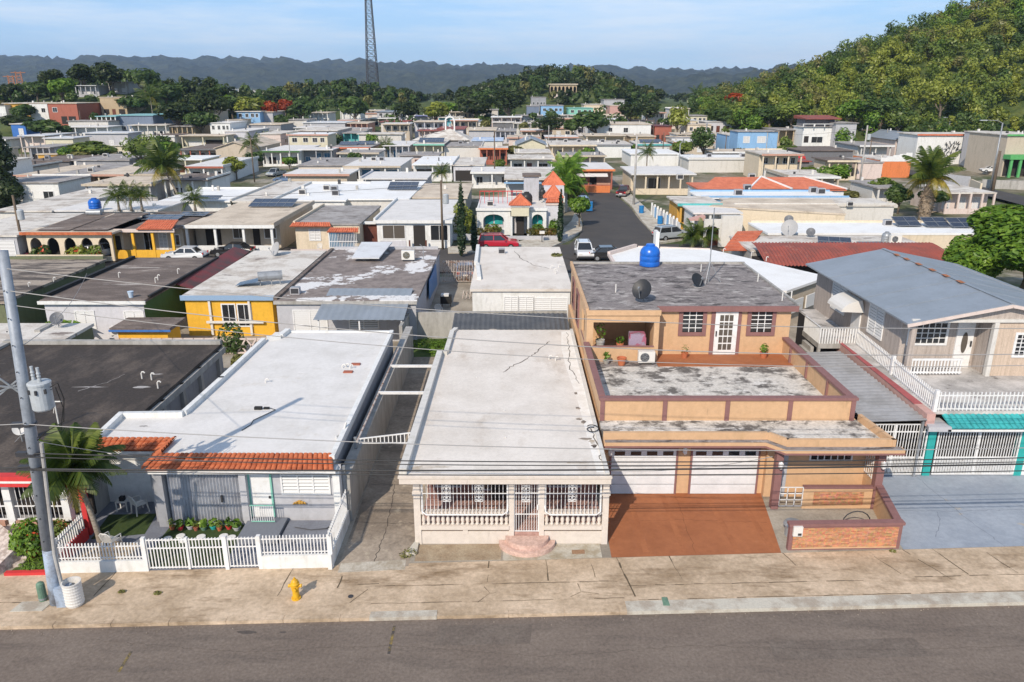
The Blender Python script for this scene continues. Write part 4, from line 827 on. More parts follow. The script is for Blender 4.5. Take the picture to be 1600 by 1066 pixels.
f=MB();f.prism([(3.9,29.53),(10.74,29.53),(11.34,28.83),(16.32,28.83),(16.32,28.85),(11.35,28.85),(10.75,29.55),(3.9,29.55)],2.84,2.92);f.build('drip_edge',PEACHD,h)
MB().sheet([(3.95,29.6),(10.75,29.6),(11.38,28.9),(16.25,28.9),(16.25,29.18),(11.5,29.18),(10.9,29.88),(3.95,29.88)],3.066).build('gutter_stain',RMOLD2,h)
# parapet round the terrace
pp=MB();pp.box(4.0,15.4,31.9,32.08,3.0,4.05);pp.box(15.22,15.4,32.08,41.0,3.0,4.0);pp.box(3.97,4.13,32.08,39.9,3.0,4.1);pp.build('parapet',PEACH,h)
cp=MB();cp.box(3.9,15.5,31.82,32.16,4.05,4.17);cp.box(15.14,15.5,32.16,41.0,4.0,4.12);cp.box(3.9,4.2,32.16,39.9,4.1,4.2);cp.build('coping',PEACHD,h)
for x in(4.06,6.87,9.68,12.5,15.32):MB().box(x-.1,x+.1,31.85,31.9,3.06,4.05).build('pilaster',PEACHD,h)
for y in(34.5,37.2,39.6):MB().box(15.12,15.22,y-.06,y+.06,3.1,4.0).build('pilaster',PEACHD,h)
MB().box(4.13,15.22,32.08,39.05,2.95,3.06).build('terrace_floor',RMOLD,h);MB().box(7.9,15.22,39.05,41.0,2.95,3.10).build('terrace_tiles',TERRA,h);MB().box(4.13,7.9,39.05,39.92,2.95,3.062).build('terrace_floor',RMOLD2,h)
# upper storey
up=MB();up.box(8.0,15.5,41.0,52.0,3.0,5.72);up.box(4.1,8.0,44.0,52.0,3.0,5.72)
up.box(4.06,4.36,39.9,44.0,3.0,5.72)if False else None
up.box(4.06,8.0,39.9,40.05,3.0,3.92);up.box(4.06,4.42,39.9,40.05,3.92,5.3);up.box(7.72,8.0,39.9,40.05,3.92,5.3);up.box(4.06,8.0,39.9,40.05,5.3,5.75)
up.box(7.72,8.0,40.05,41.0,3.0,5.72);up.box(4.06,4.2,40.05,41.2,3.0,5.72);up.box(4.06,4.2,42.9,44.0,3.0,5.72);up.box(4.06,4.2,41.2,42.9,3.0,3.95);up.box(4.06,4.2,41.2,42.9,5.3,5.72)
up.build('upper_wall',PEACH,h)
urf=MB().prism([(4.02,39.85),(8.05,39.85),(8.05,40.8),(15.75,40.8),(15.95,52),(4.02,52)],5.72,5.93).build('upper_roof',RMOLD2,h)
MB().box(8.0,15.8,40.72,40.82,5.66,5.97).build('upper_fascia',PEACHD,h)
c=MB();curb(c,(4.08,40),(4.08,51.9),.16,5.8,6.08);c.box(4.02,8.05,39.82,39.95,5.7,5.98);c.build('roof_kerb',PEACH,h)
c=MB();curb(c,(4.2,51.95),(15.9,51.95),.16,5.8,6.05);curb(c,(15.88,41),(15.9,51.9),.14,5.85,6.02);c.build('roof_kerb',CONC,h)
for(x0,x1)in((9.5,10.6),(13.3,14.45)):
 fr=MB();fr.box(x0-.22,x0,40.93,41.0,4.2,5.66);fr.box(x1,x1+.22,40.93,41.0,4.2,5.66);fr.box(x0,x1,40.93,41.0,4.2,4.42);fr.build('window_surround',PEACHD,h)
 window(h,x0,x1,4.42,5.62,41.0,'dark',WMET,3,5,fw=.05)
fr=MB();fr.box(11.08,11.3,40.93,41.0,3.1,5.66);fr.box(12.55,12.75,40.93,41.0,3.1,5.66);fr.build('door_surround',PEACHD,h)
dd=MB().box(11.3,12.55,40.9,40.99,3.12,5.6).build('door',WMET,h)
for i in range(3):
 for j in range(5):MB().box(11.55+i*.26,11.76+i*.26,40.885,40.9,3.4+j*.42,3.74+j*.42).build('pane',SLATD,dd)
MB().box(11.36,11.42,40.84,40.9,4.2,4.5).build('handle',DKM,dd)
window(h,6.2,7.3,4.65,5.35,44.0,'dark',WMET,3,3);MB().box(6.0,7.6,43.95,43.99,4.4,5.5).build('window_surround',PEACHD,h)
MB().box(4.4,7.75,39.86,39.9,3.9,3.98).build('sill',PEACHD,h)
for y0,y1,z0,z1 in((45.2,46.6,3.6,5.3),(48.6,49.8,3.8,5.3)):
 fr=MB();fr.box(4.02,4.1,y0-.2,y0,z0-.2,z1+.2);fr.box(4.02,4.1,y1,y1+.2,z0-.2,z1+.2);fr.box(4.02,4.1,y0,y1,z0-.2,z0);fr.box(4.02,4.1,y0,y1,z1,z1+.2);fr.build('window_surround',PEACHD,h)
 window(h,y0,y1,z0,z1,4.1,'brown',PEACHD,2,3,axis='x',s=-1)
for y0,y1 in((41.2,42.9),):MB().box(4.03,4.06,y0-.1,y1+.1,3.85,3.95).build('sill',PEACHD,h)
# garage doors
for(x0,x1)in((4.4,7.25),(7.98,10.88)):
 fr=MB();fr.box(x0-.08,x0,30.66,30.76,0,2.3);fr.box(x1,x1+.08,30.66,30.76,0,2.3);fr.box(x0,x1,30.66,30.76,2.2,2.3);fr.build('door_frame',PEACHD,h)
 gd=MB().box(x0,x1,30.68,30.745,.03,2.2).build('garage_door',GDOOR,h)
 ew=(x1-x0)/4
 for r_ in range(4):
  for i in range(8):
   a=x0+(x1-x0)*i/8+.06;b=a+(x1-x0)/8-.12;z0=.1+r_*.44
   if True:
    m=MB();m.box(a,b,30.668,30.68,z0,z0+.3);m.build('panel',GDOOR,gd)
 for z in(.5,.94,1.38,1.82):MB().box(x0,x1,30.674,30.681,z-.012,z+.012).build('joint',GALV,gd)
 for i in range(4):MB().box(x0+i*ew+.13,x0+(i+1)*ew-.13,30.665,30.68,1.93,2.12).build('pane',PANE,gd)
# porch on the right
tt=MB()
for x,dx in((5.1,.15),(6.6,.2),(8.6,.5),(10.0,.5)):tt.prism([(x+dx*.3,26.1),(x+dx*.3+.24,26.1),(x+.24,30.6),(x,30.6)],.0105,.0125)
tt.struct('tyre_tracks',mk('tyre_dark',(.30,.108,.046),(.36,.135,.058),s=1.6,lo=.40,hi=.58,st=(1,.4,1),grain=.12,gs=5))
for(x0,x1)in((11.2,11.5),(15.52,15.84)):MB().box(x0,x1,29.35,29.65,0,2.86).build('column',PEACHD,h)
lw=MB();lw.box(12.55,15.52,29.42,29.58,0,.98);lw.build('low_wall',PEACH,h);MB().box(12.55,15.52,29.38,29.62,.98,1.06).build('coping',PEACHD,h)
def brickmat():
 m=bpy.data.materials.new('ledge_stone');m.use_nodes=True;n=m.node_tree.nodes;L=m.node_tree.links;b=n['Principled BSDF'];b.inputs['Roughness'].default_value=.85
 g=n.new('ShaderNodeNewGeometry');mpn=n.new('ShaderNodeMapping');mpn.inputs['Rotation'].default_value=(R(90),0,0);L.new(g.outputs['Position'],mpn.inputs['Vector'])
 t=n.new('ShaderNodeTexBrick');t.inputs['Scale'].default_value=1;t.inputs['Brick Width'].default_value=.34;t.inputs['Row Height'].default_value=.062;t.inputs['Mortar Size'].default_value=.006;t.offset=.37;t.squash=.7
 t.inputs['Color1'].default_value=(.52,.23,.10,1);t.inputs['Color2'].default_value=(.30,.10,.045,1);t.inputs['Mortar'].default_value=(.46,.27,.15,1);t.inputs['Bias'].default_value=-.2
 L.new(mpn.outputs['Vector'],t.inputs['Vector']);ns=n.new('ShaderNodeTexNoise');ns.inputs['Scale'].default_value=9;L.new(g.outputs['Position'],ns.inputs['Vector'])
 q=n.new('ShaderNodeMix');q.data_type='RGBA';q.blend_type='OVERLAY';q.inputs['Factor'].default_value=.6;L.new(t.outputs['Color'],q.inputs['A']);L.new(ns.outputs['Color'],q.inputs['B'])
 hsv=n.new('ShaderNodeHueSaturation');hsv.inputs['Saturation'].default_value=.95;L.new(q.outputs['Result'],hsv.inputs['Color']);L.new(hsv.outputs['Color'],b.inputs['Base Color'])
 bp=n.new('ShaderNodeBump');bp.inputs['Strength'].default_value=.6;bp.inputs['Distance'].default_value=.03;L.new(t.outputs['Color'],bp.inputs['Height']);L.new(bp.outputs['Normal'],b.inputs['Normal'])
 return m
LEDGE=brickmat()
MB().box(13.0,15.15,29.39,29.42,.2,.8).build('stone_panel',LEDGE,h)
window(h,13.1,14.85,1.85,2.42,30.45,'dark',WMET,6,2);MB().box(11.52,12.1,30.38,30.46,.05,2.5).build('side_door',GREYM,h)
sg=T('window_grille','small white lattice grille on the porch side wall','grille',(15.5,30.1,1.3));m=MB()
for k in range(5):m.bar((15.5,29.7+k*.17,1.3),(15.5,29.7+k*.17,2.4),.025)
for k in range(4):m.bar((15.5,29.7,1.35+k*.33),(15.5,30.4,1.35+k*.33),.025)
m.build('lattice',WMET,sg)
MB().box(15.52,15.84,29.65,30.45,0,2.82).build('porch_side_wall',PEACH,h)
g=T('porch_gate','white square lattice gate at the peach porch','gate',(12,29.45,.1));m=MB()
for k in range(4):m.bar((11.54+k*.33,29.45,.1),(11.54+k*.33,29.45,1.02),.035)
for k in range(4):m.bar((11.54,29.45,.12+k*.3),(12.53,29.45,.12+k*.3),.035)
m.build('lattice',WMET,g)
fw=T('front_wall','low front wall faced with brown ledge stone and mauve trim','wall',(13.1,26.35,0))
y0=26.22;MB().prism([(10.85,y0),(15.3,y0+.12),(15.3,y0+.32),(10.85,y0+.2)],-.1,1.08).build('wall_body',PEACHD,fw)
MB().prism([(10.8,y0-.05),(15.36,y0+.07),(15.36,y0+.37),(10.8,y0+.25)],1.08,1.2).build('coping',PEACHD,fw)
MB().prism([(11.0,y0-.02),(15.15,y0+.095),(15.15,y0+.14),(11.0,y0+.03)],.14,1.0).build('stone_facing',LEDGE,fw)
MB().prism([(11.0,y0-.025),(15.15,y0+.09),(15.15,y0+.12),(11.0,y0+.0)],.08,.14).build('plinth_strip',PEACH,fw)
MB().prism([(15.1,26.6),(15.3,26.6),(15.84,29.4),(15.62,29.4)],-.1,1.05).build('side_wall',PEACH,fw);MB().prism([(15.06,26.6),(15.36,26.6),(15.9,29.4),(15.58,29.4)],1.05,1.17).build('side_coping',PEACHD,fw)
mb_=T('mailbox','white mailbox on the corner of the stone faced front wall','mailbox',(11.1,26.15,.9));MB().box(10.94,11.3,26.08,26.19,.72,1.14).build('box',WPLAS,mb_);MB().box(11.12,11.26,26.068,26.08,.76,.86).build('number_plate',DKM,mb_)
t=MB()._lathe([(.02,.62),(.3,.62),(.36,.55),(.38,.5),(.30,.47),(.28,0)],(11.4,27.35,0),18);t.f=[f_[::-1]for f_ in t.f];t.thing('trash_can',GALV,'grey round trash can behind the stone faced front wall','trash can',smooth=False)
ra=MB();ra.tube([(14.0+.55*math.cos(k*.4),27.4+.05*k/9,.55+.5*math.sin(k*.4))for k in range(9)],.025,6);ra.tube([(14.0+.6*math.cos(k*.4),27.1,.3+.38*math.sin(k*.4))for k in range(9)],.025,6);ra.thing('hose_loop',DKM,'dark looped hose leaning inside the stone faced front wall','hose')
for i,(x,y,lb)in enumerate(((4.3,30.55,'white wall lantern left of the first garage door'),(7.6,30.7,'white wall lantern between the two garage doors'),(11.35,29.3,'white wall lantern on the left mauve column'),(15.68,29.3,'white wall lantern on the right mauve column'))):
 l=T('wall_lantern',lb,'lamp',(x,y,2.0));MB().box(x-.05,x+.05,y-.03,y+.04,2.05,2.3).build('bracket',WMET,l);MB()._lathe([(.04,-.18),(.09,-.12),(.11,.08),(.05,.14),(.02,.2)],(x,y-.13,2.2),8).build('lantern_body',WMET,l)
# things on terrace and roof
ac_unit(7.3,39.45,3.1,'white air conditioner on the terrace floor of the peach house')
pot(5.95,39.3,3.07,'large bare clay flowerpot beside the terrace air conditioner',r=.26,h=.42,plant=None)
pot(5.15,39.5,3.07,'low round plant in the terrace corner left of the bare pot',r=.18,h=.2,pm_=CONC,hp=.45)
pot(9.6,40.4,3.1,'clay pot with a thin sprout left of the glazed terrace door',r=.2,h=.3,plant='spiky',hp=.5);pot(14.0,40.4,3.1,'clay pot with bushy leaves right of the glazed terrace door',r=.22,h=.32,hp=.5)
pot(4.9,40.6,3.1,'tall dark leaved plant standing inside the upper porch',r=.25,h=1.0,pm_=CONC,hp=1.0);pot(6.0,40.5,3.1,'leafy plant showing over the upper porch sill',r=.2,h=.85,hp=.4)
gr=MB();gr.prism([(6.45,40.3),(7.4,40.3),(7.35,40.9),(6.5,40.9)],3.1,4.3);gr.box(6.5,7.35,40.3,40.9,4.3,4.5);gr.thing('covered_grill',mk('pink_cover',(.32,.25,.33),(.36,.12,.18),s=1.5,lo=.5,hi=.52,grain=.1),'covered grill under a pinkish cloth in the upper porch','grill')
tank(9.35,51.3,5.94,'round blue plastic water tank on the dark mouldy roof',r=.68,h=1.45)
dish(*at(1003,472,5.93)[:2],5.93,'larger black satellite dish on the mouldy upper roof',rz=-.5,r=.55,m=DISHB,tilt=32,h=.6)
dish(*at(1087,447,5.93)[:2],5.93,'smaller black satellite dish near the roof antenna tripod',rz=.5,r=.42,m=DISHB,tilt=35,h=.25)
q=at(1107,441,5.93);an=T('antenna_mast','tall thin antenna mast on a tripod on the mouldy upper roof','antenna',q)
MB().tube([q,q+Vector((0,0,4.6))],.03,6).build('mast',GALV,an)
for a in(0,2.1,4.2):MB().bar(q+Vector((.75*math.cos(a),.75*math.sin(a),0)),q+Vector((0,0,1.3)),.035).build('leg',GALV,an)
for(px,py)in((962,457),(1095,425),(1184,440),(1222,470),(1236,468)):q=at(px,py,5.93);pipe_vent(urf,q.x,q.y,5.93,.5,False)
# ---- F: wooden looking house on the upper deck at the right
h=T('house','wood clad house with grey metal gable roof raised above barred carports','house',(24.5,42,0))
CLAD=mk('wood_cladding',(.46,.40,.355),(.35,.30,.265),s=1.2,lo=.42,hi=.62,st=(9,9,.4),c3=(.2,.17,.15),s3=1.5,lo3=.62,hi3=.72,grain=.1,gs=10)
CLAD2=mk('wood_cladding_warm',(.55,.44,.345),(.45,.355,.275),s=1.2,lo=.42,hi=.62,st=(9,9,.4),grain=.1,gs=10)
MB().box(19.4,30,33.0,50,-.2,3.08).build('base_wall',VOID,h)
MB().prism([(19.35,32.55),(30,32.55),(30,50),(19.35,50)],3.08,3.22).build('deck',mk('deck_stained',(.56,.53,.5),(.36,.34,.32),s=.7,lo=.42,hi=.58,c3=(.17,.16,.15),s3=1.0,lo3=.6,hi3=.66,grain=.15),h)
wl=MB();wl.box(20.5,23.3,38.6,50.4,3.2,6.25);wl.box(23.3,24.5,38.6,50.4,3.2,6.4);wl.box(24.5,29.5,37.3,50.4,3.2,6.25);wl.build('wall',CLAD,h)
MB().box(24.55,29.55,37.22,37.3,3.2,6.15).build('front_cladding',CLAD2,h)
gb=MB().yprism([(20.3,6.2),(29.6,6.2),(24.95,7.05)],37.25,37.4).build('gable',CLAD,h)
MB().box(20.2,29.8,37.1,37.25,6.12,6.28).build('beam',WHT2,h)
for(x0,x1,y0,z0,nm)in((20.25,20.5,37.12,3.2,'column'),(24.4,24.62,37.12,3.2,'column')):MB().box(x0,x1,y0,y0+.25,z0,6.12).build(nm,WHT2 if x0>24 else CLAD,h)
zr=lambda x:7.15-abs(x-24.95)*.20
r_=MB()
for(a,b)in((19.85,24.95),(24.95,30.1)):
 r_.add([(a,36.9,zr(a)),(b,36.9,zr(b)),(b,51,zr(b)),(a,51,zr(a)),(a,36.9,zr(a)-.09),(b,36.9,zr(b)-.09),(b,51,zr(b)-.09),(a,51,zr(a)-.09)],[(0,1,2,3),(7,6,5,4),(0,4,5,1),(2,6,7,3),(0,3,7,4),(1,5,6,2)])
rf=r_.build('roof',RMET,h)
sm_=MB()
for y in(39.5,42.0,44.4,46.9):
 for(a,b)in((19.85,24.9),(25.0,30.1)):sm_.bar((a,y,zr(a)+.012),(b,y,zr(b)+.012),.03,.02)
sm_.build('seam',RMET,rf)
rc=MB();rc.bar((24.95,36.95,7.17),(24.95,51,7.17),.22,.03);rc.build('ridge_cap',RMET,rf)
RUST=mk('rust',(.30,.10,.045),(.42,.2,.1),s=6,lo=.4,hi=.6,grain=.2)
for i,y in enumerate((41.2,42.7,44.2,45.8,47.3,48.6)):MB().bar((24.82,y,7.19),(24.86,y+.55,7.19),.26,.02).build('rust_patch',RUST,rf)
br=MB();br.bar((19.85,36.88,zr(19.85)-.12),(24.95,36.88,zr(24.95)-.12),.06,.16);br.bar((24.95,36.88,zr(24.95)-.12),(30.1,36.88,zr(30.1)-.12),.06,.16);br.build('bargeboard',PINKW,h)
window(h,20.95,22.85,4.55,5.95,38.6,'dark',WMET,6,5,fw=.12);window(h,25.7,27.2,4.35,5.45,37.22,'dark',WMET,6,5,fw=.12)
dd=MB().box(23.4,24.3,38.5,38.6,3.22,6.0).build('door',WMET,h)
ov=MB()._lathe([(.0001,0),(.001,.0),(.16,.001),(.16,.02)],(0,0,0),18);ov.v=[(23.85+vx,38.5-vz,4.6+vy*3.6)for vx,vy,vz in ov.v];ov.build('oval_pane',SLATD,dd);MB().box(24.16,24.22,38.42,38.5,4.4,4.7).build('handle',DKM,dd)
for(y0,y1)in((45.6,47.6),(40.6,42.3)):window(h,y0,y1,4.1,5.7,20.5,'louver',WMET,2,axis='x',s=-1)
MB().box(20.42,20.5,43.3,44.4,3.3,5.5).build('side_door',WMET,h)
aw=MB()
for k in range(6):
 a0,a1=R(8+k*13),R(8+(k+1)*13);P_=lambda a,y:(20.5-1.35*math.sin(a),y,4.95+.75*math.cos(a))
 aw.quad(P_(a0,43.0),P_(a1,43.0),P_(a1,45.1),P_(a0,45.1))
for y in(43.0,45.1):aw.add([(20.5,y,4.95)]+[(20.5-1.35*math.sin(R(8+k*13)),y,4.95+.75*math.cos(R(8+k*13)))for k in range(7)],[tuple(range(8))])
aw.build('door_awning',WPLAS,h)
# deck railings
rl=T('deck_railing','white picket railing round the deck of the wood clad house','railing',(22,34,3.2))
for(a,b,n,dz)in(((19.42,32.62),(30,32.62),62,0),((19.42,32.75),(20.0,42.4),50,0)):
 m=MB();
 for z in(3.32,3.98):m.bar((*a,z),(*b,z),.05)
 m.build('rail',WMET,rl);bars(rl,a,b,3.24,4.15,n if n<60 else 58,WMET,.045,'picket')
for(x,y)in((19.42,32.62),(24.0,32.62),(19.7,37.4)):MB().box(x-.08,x+.08,y-.08,y+.08,3.2,4.25).build('post',WMET,rl)
r2_=T('deck_railing','short white baluster railing before the recessed window of the wood clad house','railing',(21.7,37.3,3.2))
m=MB();m.bar((20.5,37.25,4.1),(23.2,37.25,4.1),.1);m.bar((20.5,37.25,3.4),(23.2,37.25,3.4),.08);m.build('rail',WMET,r2_);bars(r2_,(20.6,37.25),(23.1,37.25),3.3,4.05,16,WMET,.06,'baluster')
MB().prism([(18.95,32.3),(19.35,32.3),(19.6,43.2),(19.2,43.2)],2.6,3.2).build('side_ledge',PINKB,h)
rd_=MB();rd_.prism([(18.93,33.5),(19.36,33.5),(19.6,43.3),(19.18,43.3)],3.2,3.215);rd_.build('ledge_paint',mk('red_ledge',(.38,.10,.10),(.30,.08,.08),s=1.5,lo=.45,hi=.6,grain=.1),h)
cp_=T('carport_roof','light corrugated carport roof between the peach and wood clad houses','carport',(17.6,37,0))
corrugated(16.15,18.95,32.2,41.9,lambda x,y:2.86+(x-16.15)*.03,'x',.42,.04).build('roof_sheet',RMETL,cp_)
for(x,y)in((16.3,32.35),(18.85,32.35),(16.3,41.7),(18.85,41.7)):MB().box(x-.05,x+.05,y-.05,y+.05,0,2.84).build('post',GALV,cp_)
for(x0,x1,lb,n)in((16.2,19.2,'white barred carport gate under the light corrugated roof',24),(19.75,23.55,'white barred carport gate under the teal tile awning',32)):
 g=T('carport_gate',lb,'gate',((x0+x1)/2,32.45,0));m=MB()
 for z in(.08,.95,2.25,2.62):m.bar((x0,32.45,z),(x1,32.45,z),.05)
 for x in(x0,(x0+x1)/2,x1):m.bar((x,32.45,.06),(x,32.45,2.64),.06)
 m.build('frame',WMET,g);bars(g,(x0,32.45),(x1,32.45),.08,2.62,n,WMET,.032)
 bars(g,(x0+.06,32.46),(x1-.06,32.46),.08,.95,n-1,WMET,.03)
for x in(19.45,23.75,28.0):MB().box(x-.17,x+.17,32.4,32.75,0,2.6).build('column',TEALP,h)
MB().prism([(18.9,31.9),(19.95,31.9),(19.95,33.4),(19.35,33.6)],2.5,2.72).build('corner_beam',LGREY,h)
tiles((19.95,31.9,2.62),(30,31.9,2.62),(19.8,32.6,3.05),(30,32.6,3.05),40,3).build('teal_awning',TEAL,h);MB().box(19.8,30,31.9,32.4,2.5,2.6).build('fascia',WHT,h)
MB().box(23.95,30,32.5,32.9,0,2.6).build('white_wall',WHT,h)
MB().box(16.05,19.2,40.5,40.7,0,2.6).build('carport_back_wall',PINKW,h);MB().box(19.7,23.8,36.5,36.6,0,2.6).build('carport_back_wall',BEIGE,h)if False else None
# steps and landing at the back corner
ld=T('stair_landing','small landing with white slatted railing at the side door','landing',(19.3,44,0))
MB().box(17.9,20.4,42.6,45.2,2.9,3.2).build('floor',CONC,ld);m=MB();m.bar((17.95,42.65,4.15),(20.0,42.65,4.15),.07);m.bar((17.95,42.65,4.15),(17.95,45.1,4.15),.07);m.build('rail',WMET,ld)
bars(ld,(17.95,42.65),(20.0,42.65),3.2,4.15,14,WMET,.07,'picket');bars(ld,(17.95,42.8),(17.95,45.1),3.2,4.15,14,WMET,.07,'picket')
for k in range(9):MB().box(16.35+k*.17,17.9,43.2,44.6,k*.31,(k+1)*.31).build('step',CONC,ld)
for(x,y)in((17.98,42.7),(20.2,42.7)):MB().box(x-.08,x+.08,y-.08,y+.08,0,2.9).build('support',CONC,ld)
for x,w_ in((21.7,1.2),(27.4,1.6)):pass
# ================================================================== second row: house backs
def bldg(label,x0,x1,y0,y1,hh,wm,rm,z=0.0,over=.3,para='',wins=(),swins=(),thick=.2,gable=None,fascia=None,storeys=1,porch=0,cols=4,colm=None,cat='house',down=1.0,bw=None,name='house',plinth=None,group=None):
 """flat slab or gabled house; wins = (fraction0, fraction1, z0, z1, kind) on the front; porch = depth of an open front porch"""
 h=T(name,label,cat,((x0+x1)/2,(y0+y1)/2,z),group)
 MB().box(x0,x1,y0+porch,y1,z-down,z+hh-thick).build('wall',wm,h)
 if bw:MB().box(x0-.012,x1+.012,y0+porch-.012,y0+porch+.02,z,z+hh-thick).build('front_wall',bw,h)
 o=over
 if gable:
  xm=(x0+x1)/2;g=gable;m=MB();m.yprism([(x0,z+hh-thick),(x1,z+hh-thick),(xm,z+hh+g-.1)],y0+porch+.05,y1-.05);m.build('gable',wm,h)
  m=MB();zz=z+hh-thick-o*g/(xm-x0)
  m.yprism([(x0-o,zz),(xm,z+hh+g-.12),(x1+o,zz),(x1+o,zz+.14),(xm,z+hh+g+.02),(x0-o,zz+.14)],y0-o,y1+o);rf=m.build('roof',rm,h)
 else:
  rf=MB().box(x0-o,x1+o,y0-o,y1+o,z+hh-thick,z+hh).build('roof',rm,h)
 if fascia:MB().box(x0-o-.03,x1+o+.03,y0-o-.05,y0-o,z+hh-thick-.12,z+hh+.05).build('fascia',fascia,h)
 if para:
  m=MB();t_=z+hh+.28
  if 'l' in para:m.box(x0-o,x0-o+.22,y0-o,y1+o,z+hh-.01,t_)
  if 'r' in para:m.box(x1+o-.22,x1+o,y0-o,y1+o,z+hh-.01,t_)
  if 'b' in para:m.box(x0-o+.22,x1+o-.22,y1+o-.22,y1+o,z+hh-.01,t_-.04)
  if 'f' in para:m.box(x0-o+.22,x1+o-.22,y0-o,y0-o+.2,z+hh-.01,t_-.04)
  m.build('parapet',wm,h)
 if porch:
  for i in range(cols):
   x=x0+.12+(x1-x0-.24)*i/(cols-1);MB().box(x-.13,x+.13,y0-.1,y0+.16,z-.5,z+hh-thick).build('column',colm or wm,h)
  MB().box(x0,x1,y0-.05,y0+.12,z-.5,z+.8).build('low_wall',plinth or colm or wm,h);MB().box(x0,x1,y0+.12,y0+porch,z-.5,z+.1).build('porch_floor',YARDC,h)
 W_=x1-x0
 for(a,b,c_,d_,k)in wins:
  if k=='door':MB().box(x0+W_*a,x0+W_*b,y0+porch-.05,y0+porch+.02,z+c_,z+d_).build('door',BROWNW,h)
  elif k=='void':MB().box(x0+W_*a,x0+W_*b,y0+porch-.04,y0+porch+.02,z+c_,z+d_).build('opening',VOID,h)
  else:window(h,x0+W_*a,x0+W_*b,z+c_,z+d_,y0+porch,k,WMET,2,1,fw=.09)
 for(side,a,b,c_,d_,k)in swins:
  xx=x0 if side=='l' else x1
  window(h,y0+(y1-y0)*a,y0+(y1-y0)*b,z+c_,z+d_,xx,k,WMET,2,1,axis='x',s=-1 if side=='l' else 1,fw=.09)
 return h,rf
h,rf=bldg('olive walled house with a streaked mouldy roof at the left edge',-46,-36.3,53,67.3,3,OLIVE,RSTREAK,over=.15,para='b');
for(px,py)in((45,448),(84,440)):q=at(px,py,3.0);pipe_vent(rf,q.x,q.y,3.0,.25)
h,rf=bldg('small pale flat roofed outbuilding behind the black roof',-36,-28.0,43.8,49.0,2.5,OLIVE,RW3,over=.1,cat='outbuilding',name='outbuilding')
dish(*at(92,512,2.5)[:2],2.5,'grey satellite dish on the small pale outbuilding roof',rz=.3,r=.42,h=.5)
MB().bar(at(58,518,2.55),at(78,508,2.55),.35,.2).thing('concrete_block',CONC,'pale concrete block lying on the small pale outbuilding roof','block')
tp=MB()
rng=random.Random(3);G=[[Vector((-33.6+i*.55,50.5+j*.5,.4+1.1*math.sin(math.pi*(i+.3)/5)*(math.sin(math.pi*(j+.5)/5)+.15)+rng.uniform(-.15,.15)))for j in range(5)]for i in range(6)]
for i in range(5):
 for j in range(4):tp.quad(G[i][j],G[i+1][j],G[i+1][j+1],G[i][j+1])
tp.prism([(-33.6,50.5),(-30.85,50.5),(-30.85,52.5),(-33.6,52.5)],0,.45);tp.thing('tarpaulin',BLK,'dark tarpaulin heaped beside the olive wall','tarpaulin')
h,rf=bldg('house with dark weathered roof and bright green side wall',-33.6,-26.5,53.3,67.8,3,GREENP,RDARK,over=.2,bw=LILAC,wins=((.30,.48,.9,2.1,'louver'),(.80,.98,.9,2.1,'louver')))
c=MB();curb(c,(-33.8,54),(-33.8,67.5),.3,2.95,3.25);curb(c,(-26.3,54),(-26.3,67.5),.2,2.95,3.15);c.build('parapet',BLK,h);MB().box(-33.9,-26.2,52.98,53.1,2.72,2.95).build('gutter',WHT,h)
for(px,py)in((186,434),(243,442),(247,438),(278,428)):q=at(px,py,3.0);pipe_vent(rf,q.x,q.y,3.0,.35)
q=at(205,465,3.0);bk_=MB()._lathe([(.14,0),(.2,.42),(.22,.43),(.22,.46),(.17,.46)],(q.x,q.y,3.0),14);bk_.thing('bucket',mk('bucket_pale',(.45,.55,.66),grain=.05),'pale blue bucket at the edge of the dark weathered roof','bucket')
ac_unit(-28.3,52.6,.5,'grey condenser under the eave of the green walled house',s=1.0)
h,rf=bldg('low shed with a mouldy roof and narrow yellow walls',-27.0,-23.6,50.2,52.2,1.9,YELL,RDARK,over=.35,cat='shed',name='shed')
MB().box(-27.4,-23.2,49.8,49.84,1.66,1.8).build('fascia',BLUD,h)
aw=T('awning','long dark red awning roof beside the yellow house','awning',(-25.2,66,0))
m=MB();m.add([(-26.35,58.5,2.9),(-24.55,58.5,2.35),(-24.95,72,2.75),(-26.35,72,3.2)],[(0,1,2,3)]);m.v+=[(v[0],v[1],v[2]-.06)for v in m.v];m.f+=[(7,6,5,4),(0,4,5,1),(1,5,6,2),(2,6,7,3),(3,7,4,0)];m.build('roof_sheet',RREDD,aw)
bars(aw,(-24.6,58.6),(-24.8,70),0,2.3,20,WMET,.06,'slat')
h,rf=bldg('yellow walled house with a white roof and blue eave',-24.0,-17.6,54.5,71,3,YELL,RW3,over=.2,fascia=mk('eave_blue',(.25,.36,.50),grain=.05),wins=((.42,.56,.7,2.3,'dark'),(.6,.74,.7,2.3,'dark')))
for x in(-22.2,-19.3):MB().box(x-.08,x+.08,54.35,54.45,0,2.6).build('downpipe',WPLAS,h)
MB().box(-22.5,-18.3,54.2,54.3,.95,1.12).build('pipe',WPLAS,h)
wh=T('water_heater','silver cylindrical solar water heater on the white roof of the yellow house','water heater',(*at(420,447,3)[:2],3))
q=at(425,446,3.0);cy=MB().tube([(q.x-.95,q.y-.25,3.75),(q.x+.75,q.y+.35,3.75)],.36,14);cy.build('cylinder',GALV,wh,smooth=False)
m=MB();m.add([(q.x-2.6,q.y-.7,3.12),(q.x-.7,q.y-.5,3.45),(q.x-.8,q.y+.9,3.5),(q.x-2.6,q.y+.5,3.15)],[(0,1,2,3)]);m.build('collector',SOLAR,wh)
for dx in(-.8,0,.6):MB().bar((q.x+dx,q.y+dx*.3,3.0),(q.x+dx,q.y+dx*.3,3.5),.06).build('leg',GALV,wh)
